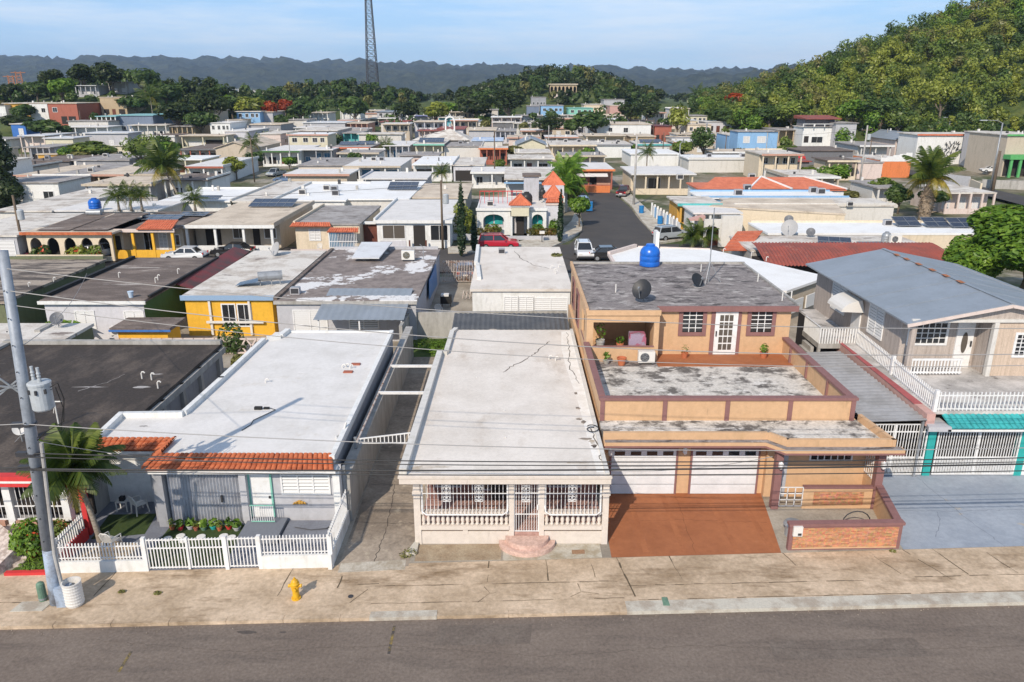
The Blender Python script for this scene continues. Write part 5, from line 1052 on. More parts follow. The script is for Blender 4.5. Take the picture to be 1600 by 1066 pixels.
dish(*at(434,399,3)[:2],3.0,'round grey dish at the far end of the white roof of the yellow house',rz=-.8,r=.62,m=DISHL,tilt=25,h=.45)
h,rf=bldg('grey house whose dark roof is patched with white paint',-16.9,-6.9,53.2,71.8,3,LGREY,RPATCH,over=.12,para='b',wins=((.12,.35,.7,2.2,'louver'),(.52,.72,.9,2.1,'louver')))
MB().box(-17.05,-6.8,53.0,53.08,2.72,2.95).build('fascia',CONC,h)
m=MB();m.bar((-16.95,53.2,3.06),(-16.95,71.6,3.06),.28,.2);m.build('party_kerb',RDARK,h)
lt=MB();lt.add([(-14.0,66,3.4),(-11.6,66,3.4),(-11.3,71.8,3.7),(-14.2,71.8,3.7),(-14.0,66,3.3),(-11.6,66,3.3),(-11.3,71.8,3.6),(-14.2,71.8,3.6)],[(0,1,2,3),(7,6,5,4),(0,4,5,1),(1,5,6,2),(2,6,7,3),(3,7,4,0)])
lt.build('roof_sheet',RMETW,h)
ac_unit(*at(638,408,3)[:2],3.05,'white condenser with tan fan on the patched grey roof',s=1.25,face='tan');box_ac(*at(462,459,3)[:2],3.0,'small grey cooling box at the front edge of the patched roof',s=.8)
q=at(662,406,3);MB().tube([(q.x,q.y,3),(q.x,q.y,4.1),(q.x-.3,q.y,4.4)],.03,5).thing('roof_mast',GALV,'thin bent mast on the patched grey roof','mast')
cn_=T('canopy','blue grey sheet metal canopy behind the patched grey house','canopy',(-10.5,53,0))
corrugated(-13.6,-7.4,50.4,55.8,lambda x,y:2.35+(y-50.4)*.16,'y',.5,.012).build('roof_sheet',RMET,cn_)
for x in(-13.3,-10.5,-7.6):MB().box(x-.05,x+.05,50.55,50.65,0,2.33).build('post',WMET,cn_)
tp=MB();tp.quad((-6.75,60,1.2),(-6.65,66,1.0),(-6.7,66,2.9),(-6.75,60.5,2.7));tp.v+=[(v[0]+.06,v[1],v[2])for v in tp.v];tp.f+=[(7,6,5,4)];tp.thing('tarpaulin',BLUEPL,'faded blue tarpaulin hanging on the side of the patched grey house','tarpaulin')
h,rf=bldg('white flat roofed house behind the lean-to with grey shuttered back',-3.0,4.4,56.6,72.8,3,LGREY,RW2,over=.18,bw=WHT,wins=((.33,.46,.3,2.3,'louver'),(.48,.62,.3,2.3,'louver'),(.64,.97,.4,2.2,'louver')))
c=MB();curb(c,(-3.1,65),(-3.25,72.6),.3,2.95,3.3);curb(c,(-2.6,59.5),(-2.95,64.6),.3,2.95,3.25);c.build('parapet',WHT,h)
crack(rf,[(at(802,392,3).x,at(802,392,3).y),(at(815,405,3).x,at(815,405,3).y),(at(835,415,3).x,at(835,415,3).y),(at(858,420,3).x,at(858,420,3).y)],3.008,.08)
box_ac(*at(784,396,3)[:2],3.0,'small dark faced cooling box on the white roof behind the lean-to',s=.75)
leaf_obj('rubbish_heap',[((*at(870,400,3)[:2],3.08),(.5,.5,.14))],160,.12,LF_OL,label='small heap of dead leaves on the white roof behind the lean-to',cat='leaves',kind='stuff')
for(px,py)in((861,420),(866,425),(868,428),(873,418)):q=at(px,py,3.0);pipe_vent(rf,q.x,q.y,3.0,.2)
# the yard beside it
gt=T('yard_gate','tall barred yard gate with a car behind it','gate',(-5,71,0));m=MB()
for z in(.1,1.0,1.95):m.bar((-6.6,71,z),(-3.4,71,z),.05)
m.build('frame',PLATS,gt);bars(gt,(-6.6,71),(-3.4,71),.05,2.1,22,PLATS,.05)
chair(-5.9,59.5,.0,.3,'white plastic chair in the yard between the two rear houses')
d=MB()._lathe([(.3,0),(.33,.1),(.33,.85),(.36,.9),(.36,.95),(.3,.95)],(*at(748,470,0)[:2],0),16);d.thing('barrel',BLUEPL,'blue barrel beside the corner of the rear white house','barrel')
d=MB()
for k in range(2):d.tube([(-5.0+.55*math.cos(t*.45),57.2+.5*math.sin(t*.45),.08+k*.12)for t in range(15)],.09,6)
d.thing('hose_coil',ORANGE,'orange coil lying in the rear yard','coil')
fr=MB();
for k in range(4):fr.tube([(-4.3+.3*k,64.5,.1),(-4.2+.3*k,64.9,.7),(-4.0+.3*k,65.4,.1)],.03,5)
fr.thing('scrap_frame',PLATS,'tangle of bent metal frames in the rear yard','scrap')
bx=T('tool_cart','dark cart with a pale lid in the rear yard','cart',(-5.6,62.5,0));MB().box(-6.0,-5.1,62.2,62.9,.25,.9).build('body',BLK,bx);MB().box(-5.95,-5.3,62.2,62.8,.9,1.05).build('lid',WPLAS,bx)
for x in(-5.9,-5.2):MB().tube([(x,62.3,.14),(x+.06,62.3,.14)],.14,10).build('wheel',BLK,bx)
lf=T('block_fence','pierced block fence behind the grey tile awning house','fence',(-20.5,49.8,0))
for k in range(18):
 x=-27.5+k*.72;m=MB()
 for a in(-1,1):m.bar((x,50.0,.15),(x+.6,50.0,1.05),.1)if a>0 else m.bar((x+.6,50.0,.15),(x,50.0,1.05),.1)
 m.box(x,x+.66,49.95,50.05,.05,.16);m.box(x,x+.66,49.95,50.05,1.05,1.16);m.build('block',PINKW,lf)
for i,(x,y,zc,r_,lb)in enumerate(((-27.0,48.9,.7,.9,'leafy bush behind the pierced block fence near the shed'),(-23.2,48.6,.5,.7,'low bush before the pierced block fence'),(-19.3,50.2,1.1,.9,'upright bush against the yellow back wall'),(-17.6,47.0,.5,.6,'ragged shrub in the gap behind the black roof'))):
 b_=T('shrub',lb,'shrub',(x,y,0));leaf_obj('foliage',[((x,y,zc),(r_,r_*.8,zc)),((x+.4,y,zc*.6),(r_*.7,r_*.6,zc*.6))],500,.16,(LF_MD,LF_BR,LF_DK,LF_OL)[i],b_);MB().tube([(x,y,0),(x,y,zc)],.05).build('stem',BARK,b_)
for k,(x,y)in enumerate(((-32.3,52.2),(-31.4,52.0))):
 b_=T('banana_plant','broad leaved plant before the green walled house','plant',(x,y,0),'broad leaved plants before the green walled house');m=MB()
 for a in range(7):
  an_=a*.9+k;p0=Vector((x,y,.8));p1=p0+Vector((.6*math.cos(an_),.5*math.sin(an_),.9));p2=p0+Vector((1.2*math.cos(an_),1.0*math.sin(an_),.6));s=Vector((-math.sin(an_),math.cos(an_),0))*.22
  m.quad(p0,p0+s*.3,p1+s,p1-s);m.quad(p1-s,p1+s,p2+s*.2,p2-s*.2)
 m.build('leaves',LF_BR,b_);MB().tube([(x,y,0),(x,y,.9)],.09).build('stem',PBARK,b_)
# wedge-shaped white roof and neighbours behind the peach house
h=T('house','low house with a bright white wedge shaped roof behind the peach house','house',(17,64,0))
pg=[(8.8,57),(20.6,55.9),(25.5,60.6),(18.8,71.7),(11.8,73),(8.8,69.3)]
MB().prism([(x+(16.5-x)*.03,y+(64-y)*.03)for x,y in pg],-.2,2.8).build('wall',BEIGE,h);rf=MB().prism(pg,2.8,3.0).build('roof',RW4,h)
c=MB();curb(c,(8.9,69.2),(11.8,72.8),.3,2.9,3.3);curb(c,(8.85,57.5),(8.85,69.2),.25,2.9,3.15);curb(c,(12.2,72.9),(18.6,71.7),.2,2.9,3.1);c.build('parapet',PINKW,h);MB().box(13.6,13.9,71.9,73.3,3.0,4.6).build('fin_wall',WHT,h)
for(f0,f1)in((.15,.42),(.5,.75)):
 a,b=Vector((20.6,55.9,0)),Vector((25.5,60.6,0));p,q=a.lerp(b,f0),a.lerp(b,f1);m=MB();m.bar(Vector((p.x,p.y,1.5)),Vector((q.x,q.y,1.5)),.1,1.0);m.build('window',SLAT,h)
for(px,py)in((1197,408),(1174,400),(1130,395)):q=at(px,py,3.0);pipe_vent(rf,q.x,q.y,3.0,.3)
tr=T('shrub','small leafy sprout showing over the bright white wedge roof','shrub',(14.5,59,3.0));leaf_obj('foliage',[((14.6,60.4,3.35),(.6,.6,.35))],120,.16,LF_OL,tr);MB().tube([(14.6,60.4,3),(14.6,60.4,3.3)],.04).build('stem',BARK,tr)
h,rf=bldg('long house with a curved red corrugated roof behind the wedge roof',22.6,40,71.6,79,3.0,CONC,RW3,over=.1)
m=MB();n=8
for s0 in range(1):
 pass
corrugated(22.6,39.5,62.4,66.6,lambda x,y:2.55+.95*math.sin(min(1,(y-62.4)/4.2)*1.45),'y',.32,.05).build('red_roof',RREDM,h)if False else None
m=MB();n=int(17/.08);ks=6
for i in range(n+1):
 x=22.6+17*i/n
 for k in range(ks+1):
  t=k/ks;m.v.append((x,67.0+4.8*t-.12*(x-22.6)*(1-t)*.6,2.5+1.15*math.sin(t*1.5)+.05*math.sin(i*.08/.32*6.283)))
for i in range(n):
 for k in range(ks):b=i*(ks+1)+k;m.f.append((b,b+ks+1,b+ks+2,b+1))
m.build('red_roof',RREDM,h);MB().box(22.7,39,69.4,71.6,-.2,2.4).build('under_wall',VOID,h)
ti=MB();a=at(1128,392,2.6),at(1168,392,2.6),at(1152,362,3.4),at(1192,361,3.4)
tiles(a[0],a[1],a[2],a[3],14,6).build('tile_roof',TILEO,h)
dish(*at(1233,366,3)[:2],3.0,'large pale mesh dish on the roof behind the red corrugated roof',rz=-.5,r=.85,m=DISHL,tilt=30,h=.5);dish(*at(1266,370,3)[:2],3.0,'smaller grey dish right of the large mesh dish',rz=-.4,r=.45,h=.35)
solar(*at(1303,385,3)[:2],3.0,3.0,2.2,'dark tilted solar panel behind the red corrugated roof',rz=-.3)
q=at(1384,378,3);tank(q.x,q.y,3.0,'small grey tank beside a white condenser behind the red roof',r=.45,h=1.0,m=GALV);ac_unit(*at(1398,381,3)[:2],3.0,'white condenser behind the red corrugated roof',s=1.2);solar(*at(1360,383,3)[:2],3.0,2.5,.8,'thin flat solar collector behind the red roof',tilt=5)
h,rf=bldg('long white roofed building with a stained wall and three solar panels',27.0,50,80.5,87.5,3.0,CREAM,RW4,over=.05,para='b')
for i,px in enumerate((1415,1460,1500)):q=at(px,353+i,3.0);solar(q.x,q.y,3.0,2.6,1.9,('left','middle','right')[i]+' solar panel of three on the long white roof',tilt=20)
dish(*at(1232,349,3)[:2],3.0,'grey dish on the left end of the long white roof',rz=-.4,r=.5,h=.3);box_ac(*at(1386,352,3)[:2],3.0,'cooling box left of the solar panels on the long white roof',s=1.0);box_ac(*at(1327,322,3)[:2],3.0,'white cooling box behind the long white roof',s=.95)
DSTR=()
# ================================================================== third row: fronts across the back street
def arched(label,x0,x1,y,depth,hh,wm,rm,n,fascia=TILE,z=0):
 h=T('house',label,'house',((x0+x1)/2,y+depth/2,z));w_=(x1-x0)/n
 MB().box(x0,x1,y+2.4,y+depth,-.3,hh-.2).build('wall',wm,h);m=MB()
 m.arch_wall(x0,x1,z,hh-.2,y,y+.25,[(x0+w_*(i+.16),x0+w_*(i+.84),z+.5 if i!=n//2 else z,z+1.7,z+2.5)for i in range(n)]);m.build('arcade',wm,h)
 rf=MB().box(x0-.3,x1+.3,y-.4,y+depth,hh-.2,hh).build('roof',rm,h);MB().box(x0-.35,x1+.35,y-.5,y-.4,hh-.22,hh+.08).build('fascia',fascia,h)
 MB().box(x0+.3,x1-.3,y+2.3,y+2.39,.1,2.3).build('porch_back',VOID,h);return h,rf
h,rf=arched('cream house with an arcade of arches and dark sloped roof panels',-51.3,-42.3,80.5,13,3.1,CREAM,RBEIGE,5)
m=MB();
for(a,b)in((-50.5,-47),(-46.8,-43)):m.add([(a,81,3.2),(b,81,3.2),(b+.6,90,3.7),(a+.6,90,3.7)],[(0,1,2,3)])
m.build('roof_panels',RDARK,h);q=at(148,342,3.2);cy=T('water_heater','cylindrical grey water heater on the arcade house roof','water heater',q);MB().tube([q+Vector((-.8,0,.7)),q+Vector((.8,.1,.7))],.32,12).build('cylinder',GALV,cy);[MB().bar(q+Vector((d_,0,0)),q+Vector((d_,0,.5)),.06).build('leg',GALV,cy)for d_ in(-.6,.6)]
pf=T('fence','cream pierced fence before the arcade house','fence',(-47,79,0));MB().box(-51.5,-42.5,78.6,78.8,0,.45).build('low_wall',CREAM,pf);bars(pf,(-51.3,78.7),(-42.6,78.7),.45,.95,40,CREAM,.1,'baluster');MB().box(-51.5,-42.5,78.58,78.82,.95,1.05).build('rail',CREAM,pf)
for i,x in enumerate((-49.6,-45.9,-44.2)):
 b_=T('flowering_shrub',('leftmost red flowered bush under the arcade','middle yellowish bush under the arcade','right green bush under the arcade')[i],'shrub',(x,79.6,0));cl=[((x,79.6,.8),(1.2,.6,.8)),((x+.5,79.6,1.3),(.6,.5,.6))];leaf_obj('foliage',cl,350,.22,(LF_DK,LF_YG,LF_MD)[i],b_);leaf_obj('blossoms',cl,40,.16,FLOW,b_);MB().tube([(x,79.6,0),(x,79.6,1)],.06).build('stem',BARK,b_)
h,rf=bldg('grey garage house with roller door at the far left',-60,-52,80,95,2.9,LGREY,RW3,over=.2,wins=((.55,.95,.1,2.2,'louver'),))
h,rf=bldg('house with yellow columns and a small tiled porch roof',-43.3,-36.6,82.5,95,3.1,BEIGE,RDARK,over=.25,porch=2.4,cols=4,colm=YELL,fascia=PINKW,wins=((.35,.5,.2,2.3,'dark'),(.6,.72,.3,2.2,'louver'),(.8,.93,.9,2.0,'dark')))
tiles((-40.3,82.0,3.1),(-36.5,82.0,3.1),(-40.0,84.3,3.75),(-36.6,84.3,3.75),14,5).build('tile_roof',TILEO,h)
solar(-40.5,89,3.1,4.5,2.2,'large solar panel on the roof with yellow columns',tilt=6);solar(-37.8,91.5,3.1,3.2,1.8,'farther solar panel beside it on the roof with yellow columns',tilt=6);box_ac(*at(229,340,3.1)[:2],3.1,'grey box on the roof with yellow columns',s=.9)
h,rf=bldg('wide beige roofed house with white porch columns',-36.3,-26.6,85,103,3.1,BEIGE,RBEIGE,over=.25,porch=2.6,cols=4,colm=WHT,fascia=WHT,para='r',wins=((.12,.3,.2,2.2,'void'),(.45,.58,1.2,2.3,'brown'),(.68,.76,.1,2.3,'void'),(.82,.95,1.2,2.3,'brown')))
solar(*at(428,322,3.1)[:2],3.1,5.6,3.2,'pair of solar panels on the beige roof with white columns',tilt=10);solar(*at(322,312,3.1)[:2],3.1,4,2,'dark solar panel at the back of the beige roof',tilt=8)
h,rf=bldg('cream house with tiled eaves and a barred porch',-24.6,-17.3,86.8,101,3.0,CREAM,RGREY,over=.15,para='l',wins=((.22,.38,1.1,2.3,'louver'),(.52,.9,.3,2.1,'blue')))
tiles((-25.0,86.0,2.75),(-20.3,86.0,2.75),(-24.8,86.8,3.1),(-20.6,86.8,3.1),18,2).build('tile_awning',TILEO,h);tiles((-20.6,84.9,2.3),(-17.1,84.9,2.3),(-20.4,85.8,2.65),(-17.2,85.8,2.65),14,2).build('tile_awning',TILEO,h)
g=T('porch_grille','white barred porch before the blue window of the tiled eave house','grille',(-18.9,85.2,0));bars(g,(-20.4,85.2),(-17.4,85.2),.3,2.3,18,WMET,.05);MB().box(-20.5,-17.3,85.15,85.25,.3,.4).build('frame',WMET,g);MB().box(-20.5,-17.3,85.15,85.25,1.2,1.27).build('frame_bar',WMET,g)
MB().box(-24.6,-17.3,84.3,84.5,0,.5).thing('garden_wall',PINKW,'low pink garden wall before the tiled eave house','wall');chair(-21.6,85.3,.1,.1,'red plastic chair before the tiled eave house');
h,rf=bldg('white house with a large brown garage door and dark framed windows',-15.6,-7.2,88.4,106,3.1,WHT,RW1,over=.3,para='l',fascia=WHT,wins=((.08,.38,1.0,2.5,'brown'),(.5,.66,.1,2.5,'void'),(.74,.97,.8,2.5,'dark')))
MB().box(-18.2,-15.6,88.6,89.2,2.6,2.85).build('carport_roof',WHT,h);MB().box(-17.9,-15.7,89.0,89.1,.1,2.6).build('garage_door',BROWNW,h);MB().box(-18.1,-17.9,88.7,88.9,0,2.6).build('column',WHT,h);MB().box(-15.3,-12.3,88.33,88.4,0,.75).build('grey_plinth',LILAC,h)
for x in(-11.8,-9.9):MB().box(x-.08,x+.08,87.6,87.8,0,.9).build('gate_post',BROWNW,h)
h=T('house','white house with orange pyramid roof, pale green porch and arched windows','house',(.5,103,0))
m=MB();m.arch_wall(-4.4,-.2,0,3.3,96.2,96.4,[(-3.6,-1.0,.9,1.9,2.6)]);m.arch_wall(2.1,4.3,0,3.3,96.2,96.4,[(2.5,3.9,.9,1.9,2.6)]);m.box(-4.4,-4.2,96.4,108,0,3.3);m.box(4.1,4.3,96.4,108,0,3.3);m.build('front_wall',WHT,h)
MB().box(-4.2,4.1,97.4,108,0,3.1).build('wall',LILAC,h);MB().box(4.3,6.3,97,108,0,3.9).build('side_block',LILAC,h);MB().box(4.25,6.35,96.9,97.0,3.6,4.0).build('side_cornice',PINKW,h)
rf=MB().box(-4.2,4.1,96.4,108,3.1,3.22).build('roof',RW1,h);MB().box(-4.5,4.4,96.0,96.2,3.05,3.4).build('cornice',WHT,h)
for(x0,x1)in((-3.4,-2.4),(-2.2,-1.2),(2.6,3.2),(3.3,3.85)):MB().box(x0,x1,97.3,97.4,1.2,2.3).build('window',TEALP,h)
MB().box(-.1,2.1,95.3,96.2,2.5,3.7).build('porch_front',YELL2,h);MB().box(-.2,2.2,95.2,95.3,3.6,3.85).build('porch_cornice',WHT,h)
for x in(-.05,2.05):MB()._lathe([(.16,0),(.14,2.4),(.2,2.5)],(x,95.5,0),10).build('column',WHT,h)
MB().box(.55,1.5,96.3,97.4,0,2.4).build('doorway',VOID,h)
def pyr(x0,x1,y0,y1,z,t,m_,nm='pyramid_roof'):
 q=MB();xm,ym=(x0+x1)/2,(y0+y1)/2;q.add([(x0,y0,z),(x1,y0,z),(x1,y1,z),(x0,y1,z),(xm,ym,t)],[(0,1,4),(1,2,4),(2,3,4),(3,0,4),(3,2,1,0)])
 for f in range(9):
  u=(f+1)/10;xa=x0+(x1-x0)*u;tt=1-abs(2*u-1);q.bar((xa,y0,z+.03),(xa+(xm-xa)*tt*.95,y0+(ym-y0)*tt*.95,z+(t-z)*tt*.95+.03),.07,.05)
 for(cx,cy)in((x0,y0),(x1,y0)):q.bar((cx,cy,z+.04),(xm,ym,t+.04),.12,.1)
 return q.build(nm,m_,h)
pyr(-.4,2.4,95.0,97.6,3.85,5.1,TILEO);pyr(4.0,6.6,98.5,101,4.3,5.9,TILEO);pyr(4.0,7.0,103,106.5,5.4,7.0,TILEO);MB().box(4.2,6.8,101.5,107,3.9,5.4).build('upper_block',LILAC,h);tiles((4.2,96.8,3.95),(6.4,96.8,3.95),(4.5,97.8,4.5),(6.2,97.8,4.5),10,2).build('tile_cap',TILEO,h)
tank(1.9,100.5,3.22,'left black water tank on the roof of the arched white house',r=.75,h=1.6,m=TANKK);tank(4.0,101.8,3.9,'right black water tank before the orange pyramid roofs',r=.5,h=1.3,m=TANKK)
sr=MB().box(1.6,3.6,104,107,3.2,6.4);sr.thing('stair_block',LGREY,'plain grey stair block on the roof of the arched white house','roof block');rm_=MB().box(1.4,3.9,103.8,107.2,6.41,6.6);rm_.build('slab',RDARK,h)
box_ac(*at(766,322,3.2)[:2],3.22,'cooling box on the left of the arched white house roof',s=1.0)
rr=T('roof_railing','dark red roof railing behind the cooling box of the arched white house','railing',(-3,101.5,3.2));bars(rr,(-4.2,101.6),(1.2,101.6),3.2,4.8,10,REDP,.06);MB().box(-4.2,1.3,101.57,101.63,4.75,4.85).build('rail',REDP,rr)
MB().box(-7.3,-4.5,92.6,92.85,0,.75).thing('garden_wall',LGREY,'grey garden wall under the tall hedge','wall')
m=MB();m.prism([(-4.4,92.9),(6.0,92.9),(6.9,94.2),(6.7,94.4),(5.9,93.15),(-4.4,93.15)],0,.45);m.thing('garden_wall',LGREY,'low grey kerb wall before the clipped hedge of the arched house','wall')
hd=T('hedge','tall bushy hedge between the white house and the cypress','hedge',(-6,93.8,0));leaf_obj('foliage',[((-6.0,94,1.0),(1.4,.9,1.1)),((-6.0,94.2,2.6),(1.3,.9,1.3)),((-6.3,94.2,3.6),(.9,.8,.8)),((-5.5,94,1.8),(1.0,.8,.9))],1800,.16,LF_YG,hd);MB().tube([(-6,94,0),(-6,94,2.5)],.1).build('trunk',BARK,hd)
hd=T('hedge','long clipped reddish hedge before the arched white house','hedge',(0,93.8,0));leaf_obj('foliage',[((x,93.9,.8),(.75,.4,.5))for x in(-3.9,-3.0,-2.1,2.5,3.3,4.2,5.0)],1300,.15,LF_HG,hd);MB().tube([(-4,93.9,.2),(5,93.9,.2)],.05).build('stem',BARK,hd)
for i,(x,lb)in enumerate(((-2.4,'green bush under the left arch of the white house'),(3.2,'green bush under the right arch of the white house'),(5.3,'fan leaved plant at the right corner of the arched white house'))):
 b_=T('shrub',lb,'shrub',(x,95.4,0));leaf_obj('foliage',[((x,95.6,.9+.3*(i==2)),(1.1 if i<1 else .7,.4,.6+.3*(i==2)))],320,.2,(LF_MD,LF_BR,LF_BR)[i],b_);MB().tube([(x,95.5,0),(x,95.5,1)],.06).build('stem',BARK,b_)
mb_=T('mailbox','small white mailbox on a post by the corner pavement','mailbox',(3.6,91.5,0));MB().tube([(3.6,91.5,0),(3.6,91.5,1)],.05).build('post',DKM,mb_);MB().box(3.3,3.9,91.3,91.7,1.0,1.3).build('box',WPLAS,mb_)
# right side of the curved street
h=T('house','long cream house with an arched door end wall beside the curved street','house',(33,95,0))
a=[at(*p,3.2)for p in((1108,322),(1322,334),(1300,312),(1175,309))]
pg=[(a[0].x,a[0].y),(a[1].x,a[1].y),(a[2].x,a[2].y),(a[3].x-3,a[3].y)]
MB().prism([(x+(33-x)*.01,y+.1)for x,y in pg],-.2,3.0).build('wall',CREAM,h);MB().prism(pg,3.0,3.2).build('roof',RBEIGE,h)
q0=at(1110,385,0);MB().box(24.2,26.6,88.4,89.0,0,3.6).build('end_wall',WHT2,h);MB().arch_wall(22.2,24.4,0,3.2,88.5,88.8,[(22.5,24.0,0,1.6,2.4)]).build('arch_wall',WHT2,h);MB().box(22.4,24.2,89.2,89.3,0,2.4).build('arched_door',BROWNW,h)
h,rf=bldg('yellow walled house with a teal eave beside the curved street',22.0,27,101,108,3.3,OCHRE,RW3,over=.4,fascia=TEALW,porch=1.6,cols=3,colm=OCHRE,wins=((.2,.45,.4,2.2,'dark'),(.6,.8,.2,2.3,'door')))
h,rf=bldg('white porch house with a pink awning beside the curved street',22.5,28,94.5,100.5,3.1,WHT,RW1,over=.3,porch=1.4,cols=4,colm=WHT,wins=((.15,.4,.4,2.2,'brown'),(.55,.7,.1,2.2,'void')))
MB().prism([(21.6,93.0),(23.4,93.0),(23.4,94.3),(21.6,94.3)],2.3,[2.4,2.9,2.9,2.4]).build('awning',PINKB,h)
f4=T('fence','white panelled fence along the far pavement of the curved street','fence',(19.5,106,0));p0,p1=at(1018,352,0),at(1052,378,0)
p0,p1=Vector((20.4,112.5,0)),Vector((21.2,96.5,0))
for k in range(9):
 a,b=p0.lerp(p1,k/9),p0.lerp(p1,(k+1)/9);MB().bar((a.x,a.y,.75),(b.x,b.y,.75),.1,1.4).build('panel',(WHT,BLUW,WHT,LGREY)[k%4],f4);MB().box(a.x-.12,a.x+.12,a.y-.12,a.y+.12,0,1.8).build('post',WHT,f4)
for i,(px,py)in enumerate(((1002,333),(1031,350))):
 q=at(px,py,0);MB()._lathe([(.32,0),(.36,.1),(.36,1.0),(.39,1.02),(.39,1.08),(.3,1.08)],(q.x,q.y,0),14).thing('barrel',BLUEPL,('farther' if i==0 else 'nearer')+' blue barrel on the pavement of the curved street','barrel')
b_=T('recycling_bin','blue bin under the round street tree','bin',(*at(920,330,0)[:2],0));q=at(920,330,0);MB().box(q.x-.5,q.x+.5,q.y-.4,q.y+.4,.1,1.3).build('body',BLUEPL,b_);MB().box(q.x-.55,q.x+.55,q.y-.45,q.y+.45,1.3,1.4).build('lid',BLUEPL,b_)
h,rf=bldg('orange walled house with a white awning at the end of the curved street',9.8,18.5,144,158,3.6,SALMON,RW1,over=.4,fascia=ORANGE,porch=2.5,cols=3,colm=BRICKR,wins=((.1,.3,.3,2.3,'brown'),(.55,.7,.1,2.3,'void')));MB().prism([(9.6,142.4),(17.5,142.4),(17.5,143.6),(9.6,143.6)],2.4,[2.5,2.5,2.9,2.9]).build('awning',WPLAS,h);MB().box(12.6,17.6,139.5,139.8,-.3,1.1).build('garden_wall',ORANGE,h)
h,rf=bldg('cream house with a row of pale columns at the street bend',21.5,32,138,152,3.4,CREAM,RW1,over=.5,porch=3,cols=6,colm=CREAM,wins=((.3,.5,.2,2.3,'brown'),))
h,rf=bldg('grey barred porch house with broad white roof behind the orange pyramids',-1.0,9.0,128,146,3.6,LGREY,RW3,over=.3,porch=2.0,cols=4,colm=WHT,wins=((.05,.95,.9,2.6,'louver'),),para='b')
MB().box(-1.3,9.2,127.0,127.5,2.9,3.1).build('blue_gutter',BLUW,h)
h,rf=bldg('house with orange tiled hip roof and white ridges beside the long roofs',28.5,50,117,126,3.2,WHT,TILEO,over=.3)
a=[at(*p,3.3)for p in((1032,268),(1172,269),(1150,258),(1050,257))]
m=MB();m.add([(28,116.6,3.25),(50.3,116.6,3.25),(46,123,4.4),(32,123,4.4)],[(0,1,2,3)]);m.add([(35.5,116.5,3.3),(42,116.5,3.3),(38.8,121.5,4.6)],[(0,1,2)]);m.build('hip_roof',TILEO,h)
for a,b in(((35.5,116.4,3.35),(38.8,121.5,4.65)),((42,116.4,3.35),(38.8,121.5,4.65)),((50.3,116.6,3.3),(46,123,4.45))):MB().bar(a,b,.25,.2).build('hip_ridge',WHT,h)
h,rf=bldg('white roofed house with blue wall edge before the hip roof',26.5,47,108.5,115,3.1,BLUW,RW4,over=.3,para='bf');box_ac(*at(1062,280,3.1)[:2],3.1,'dark cooling box at the left of the white roof before the hip roof',s=1.3);box_ac(*at(1174,279,3.1)[:2],3.1,'dark cooling box at the right of the white roof before the hip roof',s=1.3)
h,rf=bldg('long greyish roofed house with several cooling boxes',29,50,101,107.5,3.1,WHT2,RW3,over=.2,para='f')
for i,(px,py)in enumerate(((1153,305),(1167,297),(1270,301),(1282,303))):box_ac(*at(px,py,3.1)[:2],3.1,('dark cooling box on loose pipes on the long greyish roof','pale cooling box at the middle of the long greyish roof','black cooling box at the right of the long greyish roof','white cooling box at the right end of the long greyish roof')[i],s=1.3)
# ================================================================== the town beyond
def PB(label,pl,pr,pb,hh,wm,rm,dep=9,**k):
 a,b=on(pl,pb),on(pr,pb);z=min(a.z,b.z);y=(a.y+b.y)/2
 s=y/a.y
 return bldg(label,a.x*s,b.x*y/b.y,y,y+dep,hh,wm,rm,z=z,down=5,**k)
W3=((.1,.25,1,2.1,'dark'),(.42,.56,1,2.1,'louver'),(.74,.9,1,2.1,'dark'))
W2=((.15,.35,1,2.1,'louver'),(.6,.85,1,2.1,'louver'))
WD=((.08,.28,1,2.1,'dark'),(.4,.52,.1,2.2,'door'),(.65,.9,1,2.1,'dark'))
WP=((.1,.3,.6,2.2,'void'),(.42,.55,.1,2.2,'door'),(.68,.92,.6,2.2,'void'))
U2=((.1,.22,3.6,4.7,'dark'),(.38,.5,3.6,4.7,'dark'),(.62,.74,3.6,4.7,'dark'),(.82,.92,3.6,4.7,'dark'))
